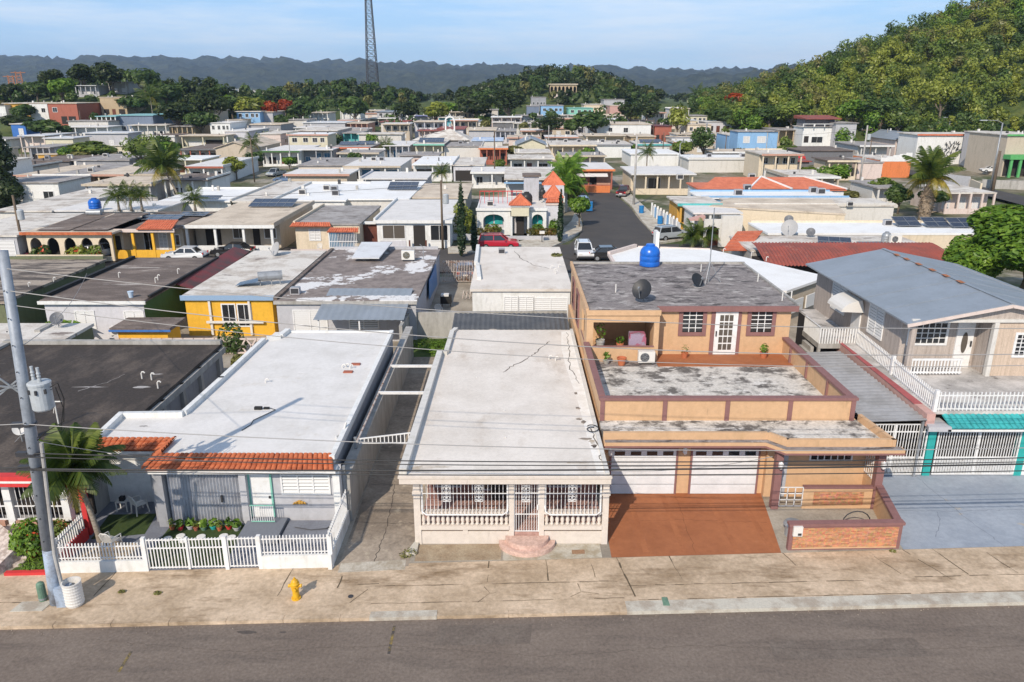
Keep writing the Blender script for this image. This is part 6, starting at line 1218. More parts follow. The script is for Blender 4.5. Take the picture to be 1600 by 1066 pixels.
FAR=[
# label, left, right, base (photo pixels), height, wall, roof, options
# nearer left rows
('white house at the far left with a pink roof edge',30,76,303,3.3,WHT,RBEIGE,dict(dep=12,fascia=SALMON,wins=((.3,.9,.4,2.3,'void'),))),
('grey roofed house with a wide white fascia left of the coral porch',80,136,303,3.3,PINKW,RGREY,dict(dep=12,over=.5,fascia=WHT,porch=2,cols=4,wins=WP)),
('coral porch house with a faded brown roof',139,196,302,3.3,TANW,RBEIGE,dict(dep=12,over=.4,fascia=SALMON,porch=2.4,cols=4,colm=CREAM,plinth=SALMON,wins=WP)),
('tan carport house left of the tall coconut palm',200,252,300,3.2,TANW,RGREY,dict(dep=12,porch=3,cols=3,fascia=BEIGE,wins=WP)),
('low mouldy roofed house behind the pink edged house',40,112,276,3.2,DGREY,RDARK,dict(dep=9)),
('low dark roofed house behind the grey fascia house',118,205,275,3.3,GREYW,RGREY,dict(dep=10,para='r')),
('white house with red eave right of the coconut palm',292,350,288,3.4,WHT,RW1,dict(dep=13,fascia=BRICKR,wins=WP,para='r')),
('big white flat roof with curbs left of the coconut palm',92,250,366,3.1,WHT2,RW1,dict(dep=13)),
('white flat roof house at the left edge behind the roadside trees',0,86,367,3.1,WHT2,RW3,dict(dep=14)),
('white roof with a row of curbs right of the coconut palm',256,364,349.5,3.1,WHT,RW4,dict(dep=8,para='b')),
('white roofed house with pale curbs behind the beige roof',368,430,349.5,3.1,WHT2,RW3,dict(dep=14,para='l')),
('white roofed house with four cooling boxes and a tall parapet',434,540,348,3.1,WHT,RW4,dict(dep=12,para='lb')),
('white roof with one solar panel behind the tiled eave house',543,638,345.5,3.1,WHT2,RW4,dict(dep=13)),
('dark roofed grey house with an open garage',468,538,286,3.4,LGREY,RGREY,dict(dep=11,wins=((.05,.28,.9,2.2,'louver'),(.35,.45,.1,2.2,'door'),(.55,.85,.1,2.2,'void')))),
('white roofed house with bright blue shutters',541,624,287,3.4,WHT,RW1,dict(dep=12,over=.4,fascia=BEIGE,wins=((.02,.22,.2,2.1,'void'),(.28,.62,.5,2.5,'blue'),(.74,.95,.5,2.4,'blue')))),
('white house with brown louvres and a round white gate',647,706,284,3.4,WHT,RW4,dict(dep=12,over=.3,para='r',wins=((.05,.5,.9,2.3,'brown'),(.62,.76,.2,2.4,'louver')))),
('small white house with a car inside its arched garage',709,755,284,3.3,LILAC,RW3,dict(dep=11,wins=((.06,.72,.1,2.2,'void'),))),
('flat pale roof behind the cypress hedge',643,728,341,3.0,CONC,RBEIGE,dict(dep=10)),
('white terrace roof with barred railing behind the cypress',738,800,296,3.2,WHT,RW1,dict(dep=7,fascia=WHT,wins=W3)),
# middle band
('beige house with a low gable roof above the side street',340,398,262,4.6,BEIGE,RBEIGE,dict(dep=13,gable=1.3,over=.4,swins=(('r',.1,.3,1.5,3,'dark'),('r',.5,.7,1.5,3,'dark')))),
('white house with a dark green fascia',412,468,262,3.8,WHT,RW1,dict(dep=12,over=.4,fascia=GREENP,porch=2,cols=5,wins=WP)),
('house with a blue mosaic wall and white roof',471,520,260,3.9,GREYW,RW1,dict(dep=12,over=.4,wins=((.1,.25,.5,2,'blue'),(.45,.6,1.6,2.9,'blue'),(.7,.88,1.6,2.9,'blue')))),
('orange tile eave house with solar panels',520,578,255,3.8,PEACH,RGREY,dict(dep=12,over=.4,fascia=TILEO,wins=WP)),
('house with four tall blue windows',600,640,253,4.0,LGREY,RW1,dict(dep=11,wins=((.1,.25,.8,2.8,'blue'),(.35,.5,.8,2.8,'blue'),(.6,.75,.8,2.8,'blue')))),
('green eaved house with a dark solar roof',650,692,252,4.2,YELL2,RW3,dict(dep=11,over=.5,fascia=MINT,porch=2,cols=4,wins=WP)),
('long grey roof right of the green eaved house',694,752,251,3.6,WHT2,RGREY,dict(dep=11,para='r')),
('red awning house behind the utility pole',750,792,255,3.6,BRICKR,RW3,dict(dep=9,fascia=ORANGE,wins=WP)),
('long cream house with a flat grey roof',286,352,234,3.9,YELL2,RBEIGE,dict(dep=11,over=.5,wins=((.1,.4,1,2,'louver'),(.5,.9,.6,2.6,'void')))),
('low house with a red porch railing',284,345,255,3.4,WHT2,RDARK,dict(dep=11,fascia=DGREY,porch=2,cols=5,colm=BRICKR,wins=WP)),
('plain white block without windows',353,390,229,4.4,LILAC,RW1,dict(dep=12)),
('two storey house with white upper floor above the white block',331,362,222,5.6,WHT,RW1,dict(dep=10,wins=U2)),
('pinkish white house with dark right side',405,440,233,4.3,PINKW,RW3,dict(dep=11,over=.3,swins=(('r',.2,.4,1.5,2.6,'dark'),),wins=((.05,.16,1,3,'void'),))),
('large two storey white house with four square windows',464,528,234,5.4,PINKW,RW3,dict(dep=13,over=.4,wins=((.12,.2,3,4.3,'dark'),(.37,.45,3,4.3,'dark'),(.62,.7,3,4.3,'dark'),(.8,.88,3,4.3,'dark')))),
('teal walled house beside the large two storey house',538,562,233,4.6,TEALW,RGREY,dict(dep=9,wins=W2)),
('large plain white house with a broad flat roof',562,628,236,4.8,WHT2,RW3,dict(dep=13,over=.5)),
('house with a dark red roof left of the church',655,690,228,4.6,PINKW,RREDM,dict(dep=10,over=.5,wins=W3)),
('grey white house with a wide red roof behind the church',686,724,226,4.8,LILAC,RREDM,dict(dep=10,over=.6,wins=W2)),
('grey house with two white windows right of the church',733,773,227,4.6,LGREY,RBEIGE,dict(dep=11,over=.6,wins=W2)),
('smaller grey house beside the two window grey house',774,805,227,4.3,LILAC,RGREY,dict(dep=9,over=.5,wins=((.3,.5,1.5,2.8,'dark'),))),
('house under a blue tarpaulin roof',738,785,240,3.5,WHT2,mk('tarp_roof',(.30,.42,.62),(.55,.6,.66),s=.4,lo=.42,hi=.58,grain=.1),dict(dep=9)),
('grey gabled house with a yellow pediment',808,852,247,3.6,YELL2,RMET,dict(dep=9,gable=1.4,over=.5)),
('wide cream eaved house right of the yellow pediment',862,928,249,3.6,CREAM,RW3,dict(dep=11,over=.6,fascia=CREAM,wins=W3)),
('white roofed house above the palm crowns',930,985,247,3.5,WHT,RW3,dict(dep=9,over=.4,fascia=GREYW)),
('house with a teal roof edge',997,1045,247,3.5,WHT2,RW3,dict(dep=9,over=.4,fascia=TEALW)),
('long white two storey building with tan lower eave',922,1016,222,5.6,WHT,RBEIGE,dict(dep=12,over=.3,wins=((.3,.36,3.2,4.4,'dark'),(.55,.62,3,4.4,'dark')))),
('long tan eaved bungalow in front of the white two storey building',916,975,231,3.6,CREAM,RBEIGE,dict(dep=7,over=.5,wins=W3)),
('brown eaved bungalow right of the tan bungalow',985,1022,231,3.4,TANW,RBEIGE,dict(dep=8,over=.4,wins=W2)),
('small white cabin among the roofs',802,830,214,4.6,WHT2,RW3,dict(dep=7,wins=W2)),
('dark maroon shed like house under the trees',1022,1048,222,5.0,BRICKR,RREDD,dict(dep=8,wins=WP)),
# left hillside
('ochre house high at the left edge',10,54,184,4.5,OCHRE,RW3,dict(dep=10,over=.5,wins=WP)),
('white and brick red hillside house',50,78,190,5.6,WHT,RBEIGE,dict(dep=10,over=.2,wins=((.1,.3,2.8,4,'dark'),(.65,.85,2.8,4,'dark')))),
('brick red hillside house with dark lower storey',80,125,196,6.6,BRICKR,RBEIGE,dict(dep=10,over=.3,wins=((.15,.3,3.9,5.2,'dark'),(.4,.6,.3,2.6,'void'),(.65,.9,.3,2.6,'void')))),
('pale white cottage at the left edge',0,12,188,4.6,WHT,RW3,dict(dep=8,over=.3,wins=W2)),
('white cottage with grey roof on the hill',120,152,152,4.0,LGREY,RMETW,dict(dep=9,over=.6,wins=W3)),
('small grey cottage on the hill',172,199,148,4.4,CONC,RGREY,dict(dep=8,over=.6,wins=W2)),
('unfinished tan concrete house on the hillside',160,200,182,6,TANW,RBEIGE,dict(dep=9,over=.2,wins=WP)),
('bright blue house at the left behind the dark tree',22,44,222,5.0,BLUD,RW3,dict(dep=8,over=.3,wins=((.5,.8,2,3.6,'louver'),))),
('long slate blue house with a teal roof rim',184,242,208,5.4,DBLUE,mk('teal_rim',(.22,.42,.44),grain=.1),dict(dep=10,over=.4,wins=W3)),
('open verandah with white posts beside the slate blue house',155,184,207,4.8,TANW,mk('teal_rim_pale',(.25,.45,.46),grain=.1),dict(dep=8,over=.4,porch=4,cols=5,colm=WHT)),
('white two tier house in the left middle',104,172,224,4.6,WHT,RW1,dict(dep=10,over=.4,wins=W2)),
('white flat roofed house behind the two tier house',110,172,212,4.2,WHT2,RGREY,dict(dep=9,over=.3)),
('lilac grey house with a broad metal roof',137,203,236,4.8,LGREY,RMETW,dict(dep=11,over=.5,wins=((.55,.65,1.5,2.8,'louver'),(.82,.92,1.5,2.8,'louver')))),
('long low white wall house left of the dark trees',204,262,217,4.0,WHT2,RW3,dict(dep=8,over=.3,wins=W3)),
('pinkish house with a pale sheet roof',36,74,240,4.6,PINKW,RMETW,dict(dep=10,over=.4,wins=W2)),
('pale yellow green house among the left bushes',75,118,244,4.6,YELL2,RMETW,dict(dep=10,over=.5,wins=W2)),
('blue grey shed house by the dark tree',42,82,257,4.0,GREYW,RGREY,dict(dep=9,over=.3,wins=WP)),
('small orange walled shelter',62,92,258,2.6,OCHRE,RBEIGE,dict(dep=5,over=.3)),
('yellow box house beside the round trees',184,206,253,4.0,YELL2,RW3,dict(dep=9,over=.3,wins=((.2,.4,1.5,2.5,'dark'),))),
('low brown house left of the cream bungalow',271,303,220,4.2,TANW,RGREY,dict(dep=9,over=.5,wins=WP)),
('pale tower like house with a tan top',327,342,205,6.5,BEIGE,RBEIGE,dict(dep=6,over=.4,wins=((.2,.5,3.2,4.4,'dark'),))),
('blue walled house with a cream roof below the flame tree',372,408,200,5.5,BLUW,RW3,dict(dep=9,over=.5,wins=U2)),
('grey house attached to the cream roof below the flame tree',408,428,200,5.4,LGREY,RBEIGE,dict(dep=9,over=.5,wins=W2)),
('raw tan block house in front of the blue wall',356,380,208,4.2,BEIGE,RBEIGE,dict(dep=8)),
('dark walled long house below the blue wall',388,440,214,4.0,GREYW,RBEIGE,dict(dep=9,over=.3,wins=WD)),
('small white house below the middle woods',484,513,196,4.6,WHT,RBEIGE,dict(dep=8,over=.4,wins=W3)),
('white roofed shed in the middle distance',445,480,204,3.6,WHT2,RGREY,dict(dep=8,over=.3)),
('long pale house behind the large two storey house',475,540,210,4.0,LGREY,RMETW,dict(dep=9,over=.4)),
('pink house left of the red roofs',540,575,212,4.2,SALMON,RBEIGE,dict(dep=9,over=.4,wins=W2)),
('house with a long dull red roof',596,636,210,4.4,WHT2,RREDM,dict(dep=9,over=.5)),
('grey house with blue roof at the wood edge',590,626,196,5.4,LGREY,RMET,dict(dep=9,over=.5,wins=U2)),
('low violet roofed house at the wood edge',648,672,198,4.0,WHT2,mk('violet_roof',(.24,.24,.40),grain=.1),dict(dep=8,over=.4)),
('turquoise house at the wood edge',686,722,203,4.6,mk('turquoise_wall',(.14,.42,.48),grain=.08),RW3,dict(dep=9,over=.4,wins=W3)),
('pale house with dark roof right of the turquoise house',724,752,207,4.0,WHT2,RMET,dict(dep=8,over=.4,wins=W2)),
('white two tone house under the big dark tree',750,778,196,6.2,WHT2,RGREY,dict(dep=9,over=.3,wins=((.15,.3,1,2.6,'dark'),(.5,.65,1,2.6,'dark')))),
('open frame house with a white roof',770,802,214,4.8,DGREY,RW3,dict(dep=8,over=.4,wins=WP)),
# centre hillside
('light blue house with white columns on the hillside',845,880,187,6.0,BLUW,RGREY,dict(dep=9,over=.3,wins=U2)),
('grey blue two storey house above the light blue house',830,853,176,7.0,GREYW,RGREY,dict(dep=9,over=.2,wins=U2)),
('dark arch house left of the light blue house',823,842,186,5.5,DBLUE,RGREY,dict(dep=8,over=.2,wins=WP)),
('mint green house on the hillside',888,926,190,5.5,MINT,mk('mint_roof',(.18,.42,.36),grain=.1),dict(dep=9,over=.3,wins=U2)),
('cream terrace house right of the mint house',912,942,181,5,CREAM,RW3,dict(dep=8,over=.3,wins=W2)),
('grey house above pink walls on the hillside',943,975,172,5,LGREY,RGREY,dict(dep=8,over=.3,wins=W3)),
('pink walled house below the grey hillside house',952,976,187,6,PINKB,RBEIGE,dict(dep=8,over=.2,wins=W2)),
# right side
('light blue two storey house at the hill foot',1150,1212,245,6.6,BLUW,RGREY,dict(dep=11,over=.3,wins=((.15,.3,3.6,5.2,'louver'),(.5,.7,3.6,5.2,'louver')))),
('white wing of the light blue hill foot house',1137,1150,240,5,BLUW,RW3,dict(dep=8,over=.2)),
('tan shed right of the light blue house',1214,1250,228,4.6,TANW,RGREY,dict(dep=8,over=.6,porch=3,cols=4)),
('white balcony house with a red roof at the hill foot',1252,1300,232,6.0,WHT,RW3,dict(dep=11,over=.3,wins=((.3,.65,1.6,3.2,'dark'),(.05,.2,1.6,3.4,'void')))),
('grey side house joined to the red roofed balcony house',1302,1334,232,7.0,LGREY,RGREY,dict(dep=10,over=.4,wins=U2)),
('cream porch house beside the leafy bushes',1292,1335,282,4.0,CREAM,RDARK,dict(dep=9,over=.5,fascia=CREAM,porch=2,cols=4,wins=((.1,.3,.6,2.2,'dark'),(.55,.75,.1,2.3,'door')))),
('low red roofed hut under the orange balustrade',1206,1262,274,3.0,DGREY,RREDM,dict(dep=8,over=.5)),
('dark low roofed house behind the cream porch house',1250,1330,258,3.4,DGREY,RDARK,dict(dep=9,over=.3)),
('white walled building with an orange eave at the right',1428,1527,256,7.0,WHT,RW3,dict(dep=12,over=.4,fascia=TILEO)),
('grey two storey building with green beams at the right edge',1528,1562,262,8.0,LGREY,RW3,dict(dep=12,over=.2,fascia=GREENB,wins=((.25,.75,4.6,6.8,'louver'),(.2,.8,.3,3.2,'void')))),
('tan upper storey over an open carport with green posts',1563,1625,275,8.6,BEIGE,RW3,dict(dep=12,over=.3,fascia=GREENB,porch=0,wins=((.55,.8,4.6,7,'dark'),))),
('grey gabled house left of the orange eave building',1396,1430,247,5,PINKW,RMET,dict(dep=9,gable=1.5,over=.6)),
('orange walled house with a stepped white top',1372,1420,277,3.6,ORANGE,RW3,dict(dep=8,over=.0)),
('pale house with dark awning behind the orange wall',1342,1388,258,4.6,WHT2,RGREY,dict(dep=9,over=.6,fascia=WHT,wins=WP)),
('pinkish low house by the white utility pole',1338,1376,280,3.4,PINKW,RGREY,dict(dep=7,over=.2)),
('pale house with three red framed louvres below the road',1474,1550,335,3.2,PINKW,RW3,dict(dep=6,over=.1,wins=((.08,.22,.6,2.2,'louver'),(.38,.54,.6,2.2,'louver'),(.7,.86,.6,2.2,'louver')))),
('small pale hut left of the big coconut palm',1368,1402,325,3.2,WHT2,RGREY,dict(dep=6,over=.3,wins=((.2,.5,.8,2.4,'louver'),))),
('small cream house high among the trees',1066,1086,216,6,CREAM,RMETW,dict(dep=8,over=.3,wins=W2)),
('white flat roofed row behind the hip roof',1075,1205,272,3.3,WHT2,RW4,dict(dep=10,over=.3,para='f')),
('white flat roof with a maroon panel beside the bend',985,1060,262,3.2,WHT,RW4,dict(dep=9,over=.3)),
]
def span_(pl,pr,pb):a,b=on(pl,pb),on(pr,pb);return a.x,b.x,(a.y+b.y)/2
SP=[span_(*f[1:4])for f in FAR]
for i,f in enumerate(FAR):# lots run deep: roofs reach back toward the next house
 k=f[7];y=SP[i][2]
 nxt=min([q[2]for j,q in enumerate(SP)if j!=i and q[2]>y+4 and q[0]<SP[i][1]+1 and q[1]>SP[i][0]-1]+[y+40])
 d0=k.get('dep',9);k['dep']=max(min(d0,8),min(d0*1.7,nxt-y-2.2-k.get('over',.3)))
 if 'porch' not in k and 'gable' not in k and f[4]<4.7 and i%3!=1 and k['dep']>7 and k.get('wins'):k['porch']=1.8;k['cols']=3+i%3
MADE={};BB={}
for(lb,pl,pr,pb,hh,wm,rm,k)in FAR:
 o=MADE[lb]=PB(lb,pl,pr,pb,hh,wm,rm,**k);w_=next(c for c in o[0].children if c.name.startswith('wall'));V=[v.co for v in w_.data.vertices];L0=o[0].location
 BB[lb]=(min(v.x for v in V)+L0.x,max(v.x for v in V)+L0.x,min(v.y for v in V)+L0.y-(3 if k.get('porch')else 0),max(v.y for v in V)+L0.y)
# smaller houses between the named ones
rng=random.Random(17);used=set();ALLB=dict(BB);FILL=[]
WM=((WHT,'white'),(WHT2,'off white'),(PINKW,'pale pink'),(CREAM,'cream'),(LGREY,'light grey'),(LILAC,'lilac grey'),(BEIGE,'beige'),(YELL2,'pale yellow'),(WHT,'white'),(WHT2,'off white'))
RM=((RW1,'white'),(RW3,'stained white'),(RGREY,'grey'),(RBEIGE,'tan'),(RW4,'bright white'),(RDARK,'dark'))
yy=126.0
while yy<345:
 xx=-.70*yy
 while xx<min(.60*yy,105):
  x,y=xx+rng.uniform(-3,3),yy+rng.uniform(-3,3);w_,d_=rng.uniform(7,11),rng.uniform(9,13);box=(x-w_/2,x+w_/2,y,y+d_);xx+=6.5
  if any(box[0]-1.3<b[1]and box[1]+1.3>b[0]and box[2]-1.6<b[3]and box[3]+1.6>b[2]for b in ALLB.values()):continue
  if y<168 and-8<x<52 or float(zt(x,y))-(-.25+10*float(sm(130,600,y)))>2.5 or(x>60 and y<215):continue
  nb_=min(BB,key=lambda k:((BB[k][0]+BB[k][1])/2-x)**2+((BB[k][2]+BB[k][3])/2-y)**2+(1e6 if len(k.split())>9 else 0));b=BB[nb_];dx,dy=x-(b[0]+b[1])/2,y+d_/2-(b[2]+b[3])/2
  rel=('right of' if dx>0 else 'left of')if abs(dx)>abs(dy)else('behind' if dy>0 else 'before');(wm,wn),(rm,rn)=rng.choice(WM),rng.choice(RM);lb='%s house, %s roof, %s the %s'%(wn,rn,rel,nb_)
  if lb in used or len(lb.split())>16:continue
  used.add(lb);ALLB[lb]=box;z=float(zt(x,y));hh=rng.choice((3.2,3.4,3.6,3.6,5.6))
  FILL.append(bldg(lb,box[0],box[1],y,y+d_,hh,wm,rm,z=z,down=5,over=rng.uniform(.2,.6),para=rng.choice(('','','l','r','b')),wins=rng.choice((W3,W2,WD,WP))if hh<5 else U2+W2,porch=rng.choice((0,2,2)),fascia=rng.choice((None,None,WHT,BEIGE,SALMON))))
 yy+=9.5
def roofspot(lb,fx,fy):
 o=MADE[lb][1];v=[o.matrix_basis.translation+p.co for p in o.data.vertices];off=ORG[o.name]
 xs=[p.x for p in v];ys=[p.y for p in v];zs=[p.z for p in v]
 return min(xs)+(max(xs)-min(xs))*fx+off.x,min(ys)+(max(ys)-min(ys))*fy+off.y,max(zs)+off.z
# balconies and special tops on a few of them
o=MADE['white balcony house with a red roof at the hill foot'][0];x,y,z=roofspot('white balcony house with a red roof at the hill foot',.5,.5)
a=on(1252,232);MB().box(x-3.5,x+5,y-2,y+4.5,z,z+2.0).build('upper_room',DGREY,o);MB().prism([(x-4.2,y-4.5),(x+6.0,y-4.5),(x+6,y+5.5),(x-4.2,y+5.5)],z+2.0,[z+2.2,z+2.2,z+2.9,z+2.9]).build('red_roof',RREDM,o)
for dx in(-5,-2,1,4):MB().box(x+dx-.1,x+dx+.1,y-5.4,y-5.2,z,z+.8).build('balcony_post',WHT,o)
MB().box(x-5.2,x+5,y-5.45,y-5.3,z+.7,z+.85).build('balcony_rail',WHT,o)
o=MADE['tan upper storey over an open carport with green posts'][0];a,b=on(1563,275),on(1625,275)
MB().box(a.x-.2,b.x,a.y-2.6,a.y-.05,a.z+3.6,a.z+4.5).build('green_canopy',GREENB,o);MB().box(a.x+.3,b.x-.3,a.y-.1,a.y+.0,a.z,a.z+3.4).build('carport_void',VOID,o)
for k in range(5):xx=a.x+.4+(b.x-a.x-.8)*k/4;MB().box(xx-.25,xx+.25,a.y-2.4,a.y-2.0,a.z-1,a.z+3.6).build('green_post',GREENB,o)
o=MADE['orange walled house with a stepped white top'][0];a,b=on(1372,277),on(1420,277)
for k in range(5):t=k/5;MB().box(a.x+(b.x-a.x)*t,a.x+(b.x-a.x)*(t+.2),a.y-.05,a.y+.2,a.z+3.2,a.z+4.0+.25*k).build('stepped_wall',WHT,o)
o=MADE['white walled building with an orange eave at the right'][0];a,b=on(1428,256),on(1527,256)
# black metal wall ornament: branching leaves
m=MB();rng=random.Random(5);cx,cz,yy=a.x+(b.x-a.x)*.55,a.z+3.3,min(a.y,b.y)-.3
for k in range(60):
 an_,rr=rng.uniform(0,6.28),rng.uniform(.3,1.0);px_,pz_=cx+3.0*rr*math.cos(an_),cz+1.9*rr*math.sin(an_);d=Vector((math.cos(an_+rng.uniform(-.8,.8)),0,math.sin(an_+rng.uniform(-.8,.8))))*.32
 m.bar(Vector((px_,yy,pz_))-d,Vector((px_,yy,pz_))+d,.16,.06)
m.tube([(cx,yy,cz-3),(cx-.2,yy,cz-1),(cx+.3,yy,cz+1)],.08,5);m.build('wall_ornament',BLK,o)
for(x0,x1,y,z0,z1,lb)in((1452,1512,292,0,2.2,'long pale grey retaining wall beside the side road'),(1514,1530,300,0,1.8,'short cream wall at the green post building'),(1532,1600,297,0,1.4,'rough white wall under the green post building')):
 a,b=on(x0,y),on(x1,y+(8 if x0<1520 else 3));MB().bar((a.x,a.y,a.z+z1/2),(b.x,b.y,b.z+z1/2),.3,z1+1).thing('retaining_wall',(LGREY,CREAM,CONC)[(x0>1500)+(x0>1530)],lb,'wall')
a,b=on(1208,262),on(1256,262);h=T('balustrade','bright orange red balustrade terrace at the hill foot','balustrade',(a+b)/2)
bars(h,(a.x,a.y),(b.x,b.y),a.z+.2,a.z+2.2,14,REDP,.35,'baluster');MB().bar(a+Vector((0,0,2.4)),b+Vector((0,0,2.4)),.5,.4).build('rail',REDP,h);MB().bar(a+Vector((0,0,.1)),b+Vector((0,0,.1)),.5,.6).build('base',REDP,h)
# church
a=on(650,240);b=on(730,240);z=a.z;h=T('church','white church with a low pyramid roof and a pierced bell gable','church',((a.x+b.x)/2,a.y+7,z))
MB().box(a.x,b.x,a.y,a.y+14,z-2,z+3.6).build('wall',CREAM,h);q=MB();cx,cy=(a.x+b.x)/2+2.0,a.y+7
q.add([(a.x-1,a.y-1,z+3.6),(b.x+1,a.y-1,z+3.6),(b.x+1,a.y+15,z+3.6),(a.x-1,a.y+15,z+3.6),(cx,cy,z+6.4)],[(0,1,4),(1,2,4),(2,3,4),(3,0,4),(3,2,1,0)]);q.build('roof',RW3,h)
bg_=MB();zb=z+6.0
for s in(-1,1):bg_.box(cx+s*1.25-.2,cx+s*1.25+.2,cy-.2,cy+.2,zb-.8,zb+2.6)
bg_.tube([(cx+1.25*math.cos(k*.3142),cy,zb+2.5+1.1*math.sin(k*.3142))for k in range(11)],.24,6);bg_.box(cx-.1,cx+.1,cy-.12,cy+.12,zb+3.5,zb+4.6);bg_.box(cx-.4,cx+.4,cy-.12,cy+.12,zb+3.95,zb+4.15);bg_.box(cx-1.2,cx+1.2,cy-.18,cy+.18,zb-.2,zb+.1)
bg_.build('bell_gable',WHT,h);MB()._lathe([(.5,0),(.38,.3),(.3,.7),(.1,.9)],(cx,cy,zb+.9),10).build('bell',GALV,h)
# villa with arches on the wooded hill
a=on(858,149);b=on(899,149);z=a.z+1.0;h=T('villa','arcaded villa with balconies high on the wooded centre hill','villa',((a.x+b.x)/2,a.y,a.z));n=7;w_=(b.x-a.x)/n
m=MB();m.arch_wall(a.x,b.x,z,z+4.2,a.y-8,a.y-7.6,[(a.x+w_*(i+.15),a.x+w_*(i+.85),z+.2,z+2.2,z+3.4)for i in range(n)]);m.build('arcade',TANW,h);MB().box(a.x,b.x,a.y-6,a.y+4,z-4,z+4.2).build('wall',VOID,h);MB().box(a.x-.6,b.x+.6,a.y-8.6,a.y+4,z+4.2,z+4.7).build('roof',RBEIGE,h);MB().box(a.x,b.x,a.y-8,a.y-6,z-4,z).build('base',PINKW,h)
# white specks of a distant town
rng=random.Random(11)
FT=[]
for i in range(34):
 px=rng.choice([rng.uniform(355,412),rng.uniform(1085,1190),rng.uniform(1100,1180)]);py=rng.uniform(145,152)if px<500 else rng.uniform(150,158);dd_=rng.uniform(900,1300);r_=ray(px,py);t=dd_/r_.y
 FT.append((r_.x*t,dd_,CH+r_.z*t,rng.uniform(8,17),rng.uniform(4,7)))
for i,(x,y,z,w_,hh)in enumerate(FT):
 h=T('distant_house','tiny pale house of the distant town beyond the woods','house',(x,y,float(zt(x,y))),'tiny pale houses of the distant town');z0=float(zt(x,y))
 MB().box(x-w_/2,x+w_/2,y,y+9,z0-3,max(z0+4,z+hh)).build('wall',(WHT,WHT2,LGREY)[i%3],h);zt_=max(z0+4,z+hh);MB().box(x-w_/2-.4,x+w_/2+.4,y-.4,y+9.4,zt_,zt_+.5).build('roof',(RW1,RGREY)[i%2],h)
# roof equipment across the town
for(lb,sh_,lst)in(
('white roofed house with four cooling boxes and a tall parapet','white roof with the tall parapet',((.25,.3),(.48,.55),(.62,.5),(.75,.25))),
('white roofed house with bright blue shutters','roof above the blue shutters',((.35,.6),(.5,.6))),
('low dark roofed house behind the grey fascia house','low dark roof at the left',((.5,.7),(.25,.5))),
('low mouldy roofed house behind the pink edged house','low mouldy roof at the left',((.3,.3),(.6,.5))),
('grey roofed house with a wide white fascia left of the coral porch','grey roof with the wide white fascia',((.7,.3),)),
('white house with red eave right of the coconut palm','roof with the red eave',((.5,.6),)),
('coral porch house with a faded brown roof','faded brown roof of the coral porch house',((.8,.6),(.4,.7))),
('wide cream eaved house right of the yellow pediment','wide cream eaved roof',((.4,.6),(.7,.6))),
('white roofed house above the palm crowns','white roof above the palm crowns',((.3,.5),(.7,.4))),
('white flat roof with a maroon panel beside the bend','flat white roof beside the bend',((.5,.5),)),
('long grey roof right of the green eaved house','long grey roof right of the green eaves',((.4,.5),)),
('white flat roofed row behind the hip roof','white roof row behind the hip roof',((.3,.4),(.7,.4)))):
 for(fx,fy)in lst:
  x,y,z=roofspot(lb,fx,fy);box_ac(x,y,z,'small cooling box on the '+sh_,s=1.2,group='cooling boxes on the '+sh_ if len(lst)>1 else None)
for(lb,fx,fy,w_,d_,t)in(('white roof with one solar panel behind the tiled eave house',.75,.5,4.5,3.5,'dark solar panel behind the tiled eave house'),('orange tile eave house with solar panels',.3,.4,4.5,3,'left solar panel on the orange tile eave house'),('orange tile eave house with solar panels',.7,.5,4.5,3,'right solar panel on the orange tile eave house'),('green eaved house with a dark solar roof',.5,.4,6.5,4,'wide dark solar panel on the green eaved house'),('house with a teal roof edge',.5,.4,6,3,'dark solar panel on the roof with the teal edge')):
 x,y,z=roofspot(lb,fx,fy);solar(x,y,z,w_,d_,t,tilt=12)
x,y,z=roofspot('big white flat roof with curbs left of the coconut palm',.42,.2);tank(*at(149,326,3.1)[:2],3.1,'blue water tank on the big white flat roof at the left',r=.75,h=1.3)
# ================================================================== trees
def tree_proto(seed,h=9.0,r=4.0,n=1100,size=.5,flat=.75,lim=6):
 rng=np.random.default_rng(seed);cl=[]
 for k in range(rng.integers(9,14)):
  a=rng.uniform(0,6.28);q=r*.62*math.sqrt(rng.random());zz=h*(.50+.30*rng.random())+(1-q/r)*h*.08
  s=r*rng.uniform(.28,.5);cl.append(((q*math.cos(a),q*math.sin(a),zz),(s,s,s*flat)))
 cl.append(((0,0,h*.68),(r*.6,r*.6,h*.22)))
 V=leaves(cl,n,size,rng);mb=MB();mb.tube([(0,0,-1.5),(.1,0,h*.25),(0,.1,h*.45),(.1,.1,h*.7)],[h*.035,h*.028,h*.02,h*.008],7)
 for c,s in cl[:lim]:mb.tube([(0,0,h*.3),(c[0]*.5,c[1]*.5,h*.42),(c[0],c[1],c[2])],[h*.016,h*.011,h*.004],5)
 return V,mb
PROT={}
def tree(x,y,z,h,r,m,label,group=None,seed=0,n=1100,size=None,name='tree',flat=.8,dia=None):
 n=max(n,2600)if y<140 else n;m={LF_MD.name:LF_DK,LF_DK.name:LF_WD}.get(m.name,m)if y>215 and x<60 else m;size=size or max(.27,min(.62,y*.0022));key=(seed%5,m.name,n,round(size,2),flat)
 if key not in PROT:
  V,mb=tree_proto(100+key[0],9.0,4.0,n,size*9/h if n<3000 else size*9/h,flat)
  PROT[key]=(leaf_mesh('crown',V,m),mb.mesh('trunk',BARK,True))
 cm,tm=PROT[key];t=bpy.data.objects.new(name,None);COL.objects.link(t);t.location=(x,y,z);t.rotation_euler=(0,0,seed*1.37);t.scale=(r/4.0,r/4.0,h/9.0)
 tag(t,label,'tree',group)
 for nm,me in(('crown',cm),('trunk',tm)):
  o=bpy.data.objects.new(nm,me);COL.objects.link(o);o.parent=t
 return t
